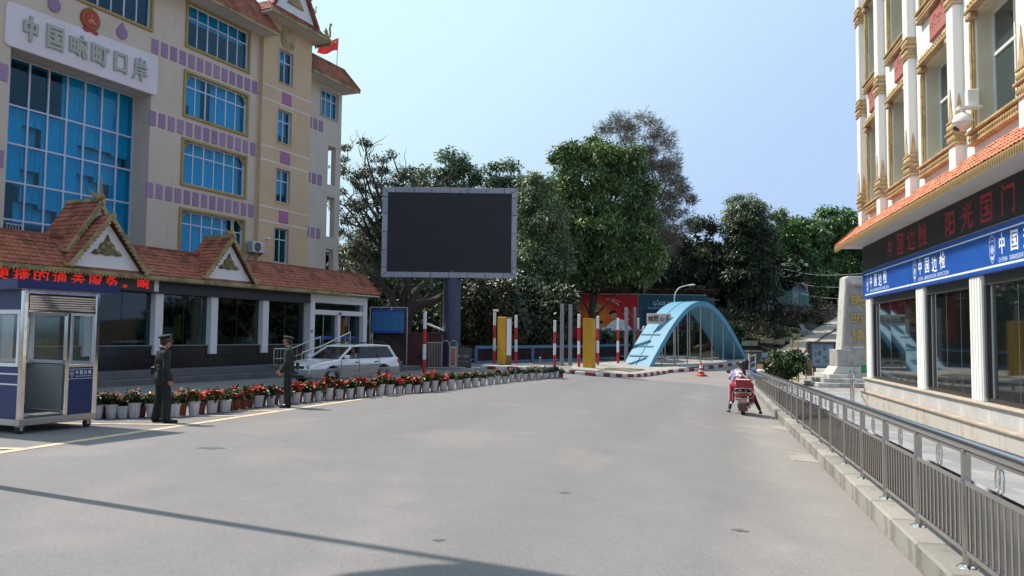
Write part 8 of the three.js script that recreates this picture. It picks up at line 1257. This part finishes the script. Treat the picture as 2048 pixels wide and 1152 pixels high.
  part('rear_window', quads([[S(-2.36, 0.98, -1, -0.1), S(-2.36, 0.98, 1, -0.1), S(-2.0, yR - 0.04, 1, -0.06), S(-2.0, yR - 0.04, -1, -0.06)]]), dtint, c);
  part('cabin_trim', [bx(-0.5, -0.42, 0.9, 1.22, -0.62, -0.12, 0.03), bx(-0.5, -0.42, 0.9, 1.22, 0.12, 0.62, 0.03), bx(-1.6, -1.5, 0.9, 1.2, -0.62, 0.62, 0.03), bx(0.45, 0.95, 0.9, 0.98, -0.68, 0.68, 0.02), bx(-0.5, -0.44, 1.22, 1.36, -0.5, -0.26, 0.02), bx(-0.5, -0.44, 1.22, 1.36, 0.26, 0.5, 0.02)], mat([0.035, 0.035, 0.038], 0.8), c); part('steering_wheel', plain(place(new THREE.TorusGeometry(0.17, 0.014, 6, 20), 0.42, 1.04, -0.36, 0, Math.PI / 2 - 0.3, 0)), dk, c);
  for (const s of [-1, 1]) { const z = s * 0.865; part('door_seam', [0.98, 0.0, -1.1].map((x, i) => sbar([x, 0.94, s * 0.872], [x + (i === 2 ? -0.16 : 0.03), 0.4, s * 0.872], 0.012, 0.012)), mat([0.05, 0.05, 0.055], 0.7), c); for (const x of [0.14, -0.96]) part('door_handle', bx(x - 0.1, x + 0.1, 0.79, 0.825, z - 0.02, z + 0.02, 0.012), dk, c);
    const m = part('wing_mirror', plain(place(new RoundedBoxGeometry(0.13, 0.14, 0.2, 2, 0.04), 0.82, 1.02, s * 0.98)), wht, c); part('mirror_arm', bx(0.78, 0.86, 0.94, 0.98, Math.min(s * 0.8, s * 0.95), Math.max(s * 0.8, s * 0.95), 0.01), dk, m);
    part('roof_rail', tube([[-1.85, 1.46, s * 0.6], [-1.7, 1.535, s * 0.6], [-0.3, 1.54, s * 0.6], [0.05, 1.475, s * 0.6]], 0.018, 24, 6), dk, c); part('side_trim', bx(-1.0, 1.0, 0.555, 0.57, Math.min(z, z + s * 0.016), Math.max(z, z + s * 0.016)), sil, c);
    part('headlight', taper(place(new RoundedBoxGeometry(0.34, 0.17, 0.3, 3, 0.06), 2.27, 0.655, s * 0.66, 0, s * 0.28, 0), 0, 9, 0), mat([0.35, 0.38, 0.40], 0.08, { clearcoat: 1 }), c); part('tail_light', bx(-2.47, -2.30, 0.62, 0.9, Math.min(s * 0.66, s * 0.80), Math.max(s * 0.66, s * 0.80), 0.03), mat([0.28, 0.03, 0.03], 0.2), c); part('fog_lamp', cyl(0.05, 0.05, 0.03, 2.45, 0.36, s * 0.58, 14, 0, Math.PI / 2), chrome, c); }
  part('grille', [bx(2.4, 2.47, 0.6, 0.70, -0.42, 0.42, 0.015)], dk, c); part('grille_bars', [0.62, 0.65, 0.68].map((y) => bx(2.465, 2.478, y, y + 0.01, -0.42, 0.42)), chrome, c); part('front_bumper', taper(solid([[2.2, 0.28], [2.5, 0.3], [2.53, 0.42], [2.5, 0.54], [2.2, 0.55]], 1.72, 0.04), 0, 9, 0), sil, c); part('air_intake', bx(2.5, 2.535, 0.29, 0.36, -0.5, 0.5), dk, c); part('licence_plate', bx(2.535, 2.545, 0.4, 0.5, -0.22, 0.22), mat([0.05, 0.06, 0.08], 0.4), c); part('rear_bumper', taper(solid([[-2.5, 0.32], [-2.3, 0.3], [-2.3, 0.54], [-2.5, 0.54]], 1.72, 0.04), 0, 9, 0), sil, c); part('wheel_well', [bx(-2.0, 2.0, 0.2, 0.62, -0.6, 0.6)], dk, c);
  const tyre = plain(place(new THREE.TorusGeometry(0.245, 0.085, 10, 36), 0, 0, 0, 0, 0, 0, [1, 1, 1.15])), rimR = plain(place(new THREE.CylinderGeometry(0.215, 0.2, 0.12, 32, 1, true), 0, 0, 0, Math.PI / 2)), hub = plain(place(new THREE.CylinderGeometry(0.05, 0.055, 0.03, 16), 0, 0, 0.055, Math.PI / 2)), sp = []; for (let k = 0; k < 9; k++) { const a = (k * 2 * Math.PI) / 9; sp.push(sbar([0.04 * Math.cos(a), 0.04 * Math.sin(a), 0.05], [0.2 * Math.cos(a - 0.13), 0.2 * Math.sin(a - 0.13), 0.058], 0.018, 0.02), sbar([0.04 * Math.cos(a), 0.04 * Math.sin(a), 0.05], [0.2 * Math.cos(a + 0.13), 0.2 * Math.sin(a + 0.13), 0.058], 0.018, 0.02)); }
  const rimMat = mat([0.72, 0.73, 0.75], 0.3, { metalness: 0.25 }), spk = plain(mergeGeometries(sp)), disc = plain(place(new THREE.CylinderGeometry(0.2, 0.2, 0.02, 28), 0, 0, -0.02, Math.PI / 2)), lip = plain(place(new THREE.TorusGeometry(0.205, 0.014, 6, 36), 0, 0, 0.06));
  for (const x of WX) for (const s of [-1, 1]) { const w = new THREE.Group(); w.name = 'wheel'; w.position.set(x, 0.315, s * 0.74); w.rotation.y = s < 0 ? Math.PI : 0; c.add(w); part('tyre', tyre, M.rubber, w); part('rim', rimR, rimMat, w); part('rim_lip', lip, rimMat, w); part('spokes', spk, rimMat, w); part('hub', hub, rimMat, w); part('brake_disc', disc, mat([0.04, 0.04, 0.045], 0.5), w); }
  // driver: sits on the camera's side, looking ahead
  const d = thing('person', 'driver in a pale shirt at the open side window of the white car', 'person', [-6.58, ground(-6.3, 31.4), -31.45], rad(-122)), P = (x, y, z) => [x, y, z], hc = [-0.12, 1.275, -0.42];
  const rot = Math.PI / 2; part('body', [skin([bone(P(-0.2, 1.1, -0.42), 0.06, P(-0.13, 1.21, -0.42), 0.05), bone(P(-0.2, 0.94, -0.42), 0.12, P(-0.2, 1.0, -0.42), 0.12), bone(P(-0.2, 1.06, -0.6), 0.045, P(0.0, 0.97, -0.62), 0.04), bone(P(0.0, 0.97, -0.62), 0.036, P(0.32, 1.0, -0.5), 0.026)], 0.014, 0.03), skin(turned(headBones(hc, 0.97), hc, rot), 0.008, 0.022), skin(handBones([0.32, 1.0, -0.5], [0.8, 0.3, 0.3], [0, 1, -0.3], 0.9, 1), 0.007, 0.008)], skinMat, d);
  faceParts(d, hc, rot, 0.97); part('shirt', skin([bone(P(-0.22, 0.95, -0.5), 0.135, P(-0.22, 0.95, -0.34), 0.135), bone(P(-0.21, 1.06, -0.56), 0.075, P(-0.21, 1.06, -0.28), 0.075), bone(P(-0.2, 1.06, -0.59), 0.066, P(-0.04, 0.98, -0.62), 0.06)], 0.014, 0.04), mat([0.5, 0.5, 0.53], 0.85), d); part('hair', skin([bone([hc[0] - 0.035, hc[1] + 0.045, hc[2] - 0.03], 0.075, [hc[0] - 0.035, hc[1] + 0.045, hc[2] + 0.03], 0.075), bone([hc[0] - 0.06, hc[1] - 0.0, hc[2] - 0.04], 0.045, [hc[0] - 0.06, hc[1], hc[2] + 0.04], 0.045)], 0.01, 0.02), hairMat, d);
}
// ---------------------------------------------------------------- scooter with two riders, seen from behind by the railing
{
  const at3 = [6.72, ground(6.7, 23.4) + 0.0, -23.4], turn = rad(166), s = thing('motor_scooter', 'red motor scooter with a red crate behind the seat, stopped by the railing', 'scooter', at3, turn);
  const red = mat([0.22, 0.02, 0.028], 0.3, { clearcoat: 0.6 }), dull = mat([0.12, 0.05, 0.05], 0.5), blk = M.rubber, ch = M.steel;
  const wheel = (z, w) => { const g = new THREE.Group(); g.name = 'wheel'; g.position.set(0, 0.215, z); g.rotation.y = Math.PI / 2; s.add(g); part('tyre', plain(place(new THREE.TorusGeometry(0.165, 0.052, 10, 30), 0, 0, 0, 0, 0, 0, [1, 1, w])), blk, g); part('rim', [plain(place(new THREE.CylinderGeometry(0.12, 0.12, 0.07, 20), 0, 0, 0, Math.PI / 2))], M.steelDull, g); }; wheel(-0.55, 1.1); wheel(0.66, 0.95);
  part('body_shell', skin([bone([0, 0.62, -0.62], 0.12, [0, 0.6, -0.1], 0.14), bone([0, 0.66, -0.74], 0.08, [0, 0.66, -0.5], 0.12), bone([0, 0.44, -0.45], 0.12, [0, 0.42, 0.0], 0.12), bone([0, 0.36, 0.05], 0.11, [0, 0.34, 0.4], 0.11)], 0.018, 0.08), red, s);
  part('seat', skin([bone([-0.06, 0.75, -0.55], 0.075, [-0.05, 0.74, 0.15], 0.07), bone([0.06, 0.75, -0.55], 0.075, [0.05, 0.74, 0.15], 0.07)], 0.018, 0.05), mat([0.02, 0.02, 0.02], 0.6), s);
  part('leg_shield', skin([bone([-0.12, 0.4, 0.5], 0.06, [-0.1, 0.85, 0.42], 0.05), bone([0.12, 0.4, 0.5], 0.06, [0.1, 0.85, 0.42], 0.05), bone([0, 0.4, 0.52], 0.09, [0, 0.9, 0.44], 0.08)], 0.02, 0.06), red, s); part('front_fork', [bar([-0.07, 0.22, 0.66], [-0.05, 0.8, 0.48], 0.025), bar([0.07, 0.22, 0.66], [0.05, 0.8, 0.48], 0.025)], M.steelDull, s); part('front_mudguard', plain(place(new THREE.TorusGeometry(0.23, 0.06, 8, 16, 2.2), 0, 0.22, 0.66, 0, Math.PI / 2, 0.3)), red, s);
  part('handlebar', tube([[0.33, 1.0, 0.26], [0.2, 1.02, 0.36], [0, 1.0, 0.4], [-0.2, 1.02, 0.36], [-0.33, 1.0, 0.26]], 0.016, 24, 6), M.dark, s); for (const q of [-1, 1]) { const m = part('mirror', plain(place(new THREE.SphereGeometry(0.065, 12, 8), q * 0.37, 1.2, 0.34, 0, 0, 0, [1, 0.85, 0.3])), mat([0.05, 0.05, 0.055], 0.2), s); part('mirror_stem', bar([q * 0.24, 1.02, 0.34], [q * 0.36, 1.17, 0.35], 0.008), M.dark, m); part('grip', bar([q * 0.24, 1.01, 0.33], [q * 0.36, 1.0, 0.25], 0.02), blk, s); }
  const box = part('red_crate', [bx(-0.2, 0.2, 0.8, 1.0, -0.95, -0.62, 0.02), bx(-0.215, 0.215, 0.98, 1.02, -0.965, -0.605, 0.01)], mat([0.30, 0.016, 0.018], 0.45), s); part('crate_lining', bx(-0.19, 0.19, 1.01, 1.035, -0.94, -0.63, 0.01), mat([0.5, 0.5, 0.55], 0.8), box);
  part('rear_rack', [tube([[-0.24, 0.74, -0.35], [-0.22, 0.78, -0.8], [-0.1, 0.79, -0.93], [0.1, 0.79, -0.93], [0.22, 0.78, -0.8], [0.24, 0.74, -0.35]], 0.012, 40, 6), tube([[-0.27, 0.4, -0.4], [-0.27, 0.66, -0.86], [-0.2, 0.76, -0.9], [0.2, 0.76, -0.9], [0.27, 0.66, -0.86], [0.27, 0.4, -0.4]], 0.013, 40, 6), tube([[-0.24, 0.52, -0.86], [-0.12, 0.5, -0.92], [0.12, 0.5, -0.92], [0.24, 0.52, -0.86]], 0.012, 24, 6), tube([[-0.2, 0.66, -0.88], [0.2, 0.66, -0.88]], 0.01, 8, 6)], ch, s);
  part('tail_light', [bx(-0.14, 0.14, 0.55, 0.66, -0.86, -0.78, 0.03)], mat([0.3, 0.05, 0.05], 0.2), s); for (const q of [-1, 1]) part('turn_signal', ball(0.045, q * 0.19, 0.63, -0.83, 1, 1.2, 0.7, 10), mat([0.5, 0.3, 0.22], 0.2), s);
  const pt = canvasTex(128, 96, (c, W, H) => { c.fillStyle = '#b8807c'; c.fillRect(0, 0, W, H); c.fillStyle = '#8e2a30'; c.fillRect(0, 0, W, 18); c.fillStyle = '#f0e6e2'; for (let k = 0; k < 6; k++) { c.fillRect(10 + k * 19, 40, 10, 5); c.fillRect(10 + k * 19, 40, 4, 26); c.fillRect(10 + k * 19, 62, 12, 5); } }); part('mud_flap', [bx(-0.11, 0.11, 0.2, 0.5, -0.845, -0.83), bx(-0.13, 0.13, 0.14, 0.24, -0.84, -0.825)], dull, s); { const g = new THREE.PlaneGeometry(0.21, 0.15); g.userData.plain = true; const m = part('licence_plate', g, mat([0.8, 0.8, 0.8], 0.5, { map: pt }), s); m.position.set(0, 0.44, -0.852); m.rotation.y = Math.PI; }
  part('exhaust', [cyl(0.045, 0.055, 0.42, -0.17, 0.28, -0.5, 12, Math.PI / 2 - 0.15), bar([-0.16, 0.27, -0.3], [-0.05, 0.25, 0.05], 0.02)], M.steelDull, s); part('engine', bx(-0.12, 0.14, 0.16, 0.36, -0.5, -0.1, 0.04), mat([0.06, 0.06, 0.06], 0.6), s); part('underframe', [bx(-0.1, 0.1, 0.16, 0.3, -0.1, 0.5, 0.03)], M.dark, s);
  // rear rider
  const W = (label) => thing('person', label, 'person', at3, turn);
  const r = W('rear rider in a white jacket with red pattern, red trousers and long dark ponytail'), hc = [0.03, 1.4, -0.27];
  const legL = { hp: [0.1, 0.84, -0.35], kn: [0.27, 0.83, 0.05], an: [0.29, 0.42, 0.02] }, legR = { hp: [-0.1, 0.84, -0.35], kn: [-0.24, 0.82, 0.05], an: [-0.27, 0.42, 0.02] };
  part('body', [skin([bone([0, 0.9, -0.36], 0.1, [0, 1.14, -0.34], 0.1), bone([0, 1.2, -0.33], 0.05, [0.02, 1.33, -0.29], 0.045), bone(legL.hp, 0.075, legL.kn, 0.06), bone(legL.kn, 0.055, legL.an, 0.04), bone(legR.hp, 0.075, legR.kn, 0.06), bone(legR.kn, 0.055, legR.an, 0.04), bone([0.16, 1.18, -0.33], 0.042, [0.25, 0.98, -0.18], 0.036), bone([0.25, 0.98, -0.18], 0.034, [0.2, 0.95, 0.02], 0.026), bone([-0.16, 1.18, -0.33], 0.042, [-0.25, 0.98, -0.18], 0.036), bone([-0.25, 0.98, -0.18], 0.034, [-0.2, 0.95, 0.02], 0.026)], 0.018, 0.035), skin(turned(headBones(hc, 0.95), hc, 0.55), 0.008, 0.022), skin(handBones([0.2, 0.95, 0.02], [-0.3, 0, 1], [0.5, 0.8, 0], 0.7, 1), 0.007, 0.008), skin(handBones([-0.2, 0.95, 0.02], [0.3, 0, 1], [-0.5, 0.8, 0], 0.7, -1), 0.007, 0.008)], skinMat, r); faceParts(r, hc, 0.55, 0.95);
  const jt = tex(512, 0.62, (u, v) => { const p = v > 0.52 ? 0.72 : 0.5, k = fbm(u, v, 7, 3, 401) > (ss(0.45, 0.62, v) * 0.28 + 0.42) ? 1 : 0, k2 = pn(u, v, 26, 405) > 0.86 ? 1 : 0; return k || (k2 && v < 0.8) ? [0.36, 0.03, 0.05] : [0.74, 0.73, 0.75]; });
  const jm = mat([0.95, 0.95, 0.95], 0.85, { map: jt }); jt.repeat.set(1.6, 2.6); jt.offset.set(0, -2.36);
  part('jacket', skin([bone([-0.08, 0.92, -0.37], 0.13, [0.08, 0.92, -0.37], 0.13), bone([-0.08, 1.05, -0.36], 0.125, [0.08, 1.05, -0.36], 0.125), bone([-0.11, 1.17, -0.34], 0.085, [0.11, 1.17, -0.34], 0.085)], 0.014, 0.05), jm, r); part('sleeve', [skin([bone([0.16, 1.18, -0.33], 0.065, [0.25, 0.99, -0.18], 0.054), bone([0.25, 0.99, -0.18], 0.052, [0.21, 0.95, 0.0], 0.042)], 0.014, 0.02)], mat([0.5, 0.5, 0.7], 0.85), r); part('sleeve', [skin([bone([-0.16, 1.18, -0.33], 0.065, [-0.25, 0.99, -0.18], 0.054), bone([-0.25, 0.99, -0.18], 0.052, [-0.21, 0.95, 0.0], 0.042)], 0.014, 0.02)], mat([0.6, 0.6, 0.66], 0.85), r);
  part('bag_strap', tube([[0.1, 1.24, -0.35], [0.02, 1.15, -0.46], [-0.1, 1.0, -0.5], [-0.17, 0.92, -0.46]], 0.017, 20, 5), mat([0.25, 0.02, 0.07], 0.7), r);
  const rt = mat([0.42, 0.018, 0.06], 0.8, { map: T.grain }); part('trousers', skin([bone(legL.hp, 0.105, legL.kn, 0.088), bone(legL.kn, 0.085, [0.29, 0.36, 0.02], 0.08), bone(legR.hp, 0.105, legR.kn, 0.088), bone(legR.kn, 0.085, [-0.27, 0.36, 0.02], 0.08)], 0.015, 0.03), rt, r); part('white_stripe', [bar([0.35, 0.84, 0.02], [0.365, 0.36, 0.0], 0.012), bar([0.3, 0.9, -0.06], [0.35, 0.84, 0.04], 0.012)], M.white, r); for (const [x, q] of [[0.29, 1], [-0.27, -1]]) part('shoe', skin([bone([x + q * 0.01, 0.3, -0.04], 0.045, [x + q * 0.03, 0.29, 0.15], 0.04)], 0.012, 0.02), mat([0.6, 0.61, 0.63], 0.7), r);
  part('hair', skin([bone([hc[0] - 0.015, hc[1] + 0.035, hc[2] - 0.035], 0.095, [hc[0] - 0.01, hc[1] + 0.02, hc[2] - 0.03], 0.09), bone([hc[0] - 0.03, hc[1] - 0.02, hc[2] - 0.1], 0.05, [hc[0] - 0.07, hc[1] - 0.16, hc[2] - 0.14], 0.045), bone([hc[0] - 0.07, hc[1] - 0.16, hc[2] - 0.14], 0.045, [hc[0] - 0.13, hc[1] - 0.38, hc[2] - 0.19], 0.018)], 0.012, 0.03), hairMat, r); part('hair_band', ball(0.022, hc[0] + 0.005, hc[1] + 0.1, hc[2] - 0.09, 2.2, 0.9, 1, 8), mat([0.55, 0.35, 0.4], 0.6), r);
  // front rider
  const f = W('front rider in a lavender shirt and black trousers, feet on the ground'), fc = [-0.1, 1.45, 0.16], L2 = { kn: [0.27, 0.5, 0.2], an: [0.36, 0.1, -0.02] }, R2 = { kn: [-0.33, 0.48, 0.18], an: [-0.5, 0.1, -0.06] };
  part('body', [skin([bone([0, 0.88, 0.02], 0.1, [-0.02, 1.18, 0.08], 0.1), bone([-0.02, 1.24, 0.1], 0.05, [-0.08, 1.37, 0.14], 0.045), bone([0.1, 0.82, 0.02], 0.075, L2.kn, 0.055), bone(L2.kn, 0.052, L2.an, 0.036), bone([-0.1, 0.82, 0.02], 0.075, R2.kn, 0.055), bone(R2.kn, 0.052, R2.an, 0.036), bone([0.16, 1.22, 0.09], 0.042, [0.31, 1.06, 0.12], 0.036), bone([0.31, 1.06, 0.12], 0.034, [0.31, 1.02, 0.27], 0.026), bone([-0.18, 1.22, 0.09], 0.042, [-0.4, 1.1, 0.06], 0.036), bone([-0.4, 1.1, 0.06], 0.034, [-0.6, 1.04, 0.12], 0.026)], 0.018, 0.035), skin(turned(headBones(fc, 0.95), fc, 0.1), 0.008, 0.022), skin(handBones([0.31, 1.02, 0.27], [0.1, -0.1, 1], [0, 1, 0], 0.9, 1), 0.007, 0.008), skin(handBones([-0.6, 1.04, 0.12], [-0.8, -0.4, 0.3], [0, 1, 0], 0.6, -1), 0.007, 0.008)], skinMat, f); faceParts(f, fc, 0.1, 0.95);
  const lav = mat([0.40, 0.40, 0.62], 0.85, { map: T.grain }); part('shirt', skin([bone([-0.1, 0.92, 0.03], 0.115, [0.1, 0.92, 0.03], 0.115), bone([-0.1, 1.07, 0.06], 0.11, [0.08, 1.07, 0.06], 0.11), bone([-0.14, 1.2, 0.09], 0.08, [0.11, 1.2, 0.09], 0.08), bone([0.16, 1.22, 0.09], 0.064, [0.31, 1.06, 0.12], 0.054), bone([0.31, 1.06, 0.12], 0.052, [0.31, 1.02, 0.24], 0.042), bone([-0.18, 1.22, 0.09], 0.064, [-0.4, 1.1, 0.06], 0.056), bone([-0.4, 1.1, 0.06], 0.054, [-0.57, 1.05, 0.11], 0.042)], 0.014, 0.04), lav, f);
  part('trousers', skin([bone([0.09, 0.82, 0.02], 0.095, L2.kn, 0.068), bone(L2.kn, 0.066, [0.35, 0.15, 0.0], 0.045), bone([-0.09, 0.82, 0.02], 0.095, R2.kn, 0.068), bone(R2.kn, 0.066, [-0.48, 0.15, -0.05], 0.045)], 0.014, 0.03), mat([0.014, 0.014, 0.018], 0.8), f); for (const [a, q] of [[L2.an, 1], [R2.an, -1]]) part('shoe', skin([bone([a[0], 0.045, a[2] - 0.02], 0.042, [a[0] + q * 0.04, 0.036, a[2] + 0.16], 0.036)], 0.012, 0.02), mat([0.012, 0.012, 0.013], 0.5), f);
  part('hair', skin([bone([fc[0] - 0.01, fc[1] + 0.035, fc[2] - 0.03], 0.096, [fc[0], fc[1] + 0.02, fc[2] - 0.03], 0.09), bone([fc[0] - 0.02, fc[1] - 0.02, fc[2] - 0.06], 0.075, [fc[0] - 0.04, fc[1] - 0.22, fc[2] - 0.08], 0.05)], 0.012, 0.03), hairMat, f);
}
renderer.render(scene, camera);
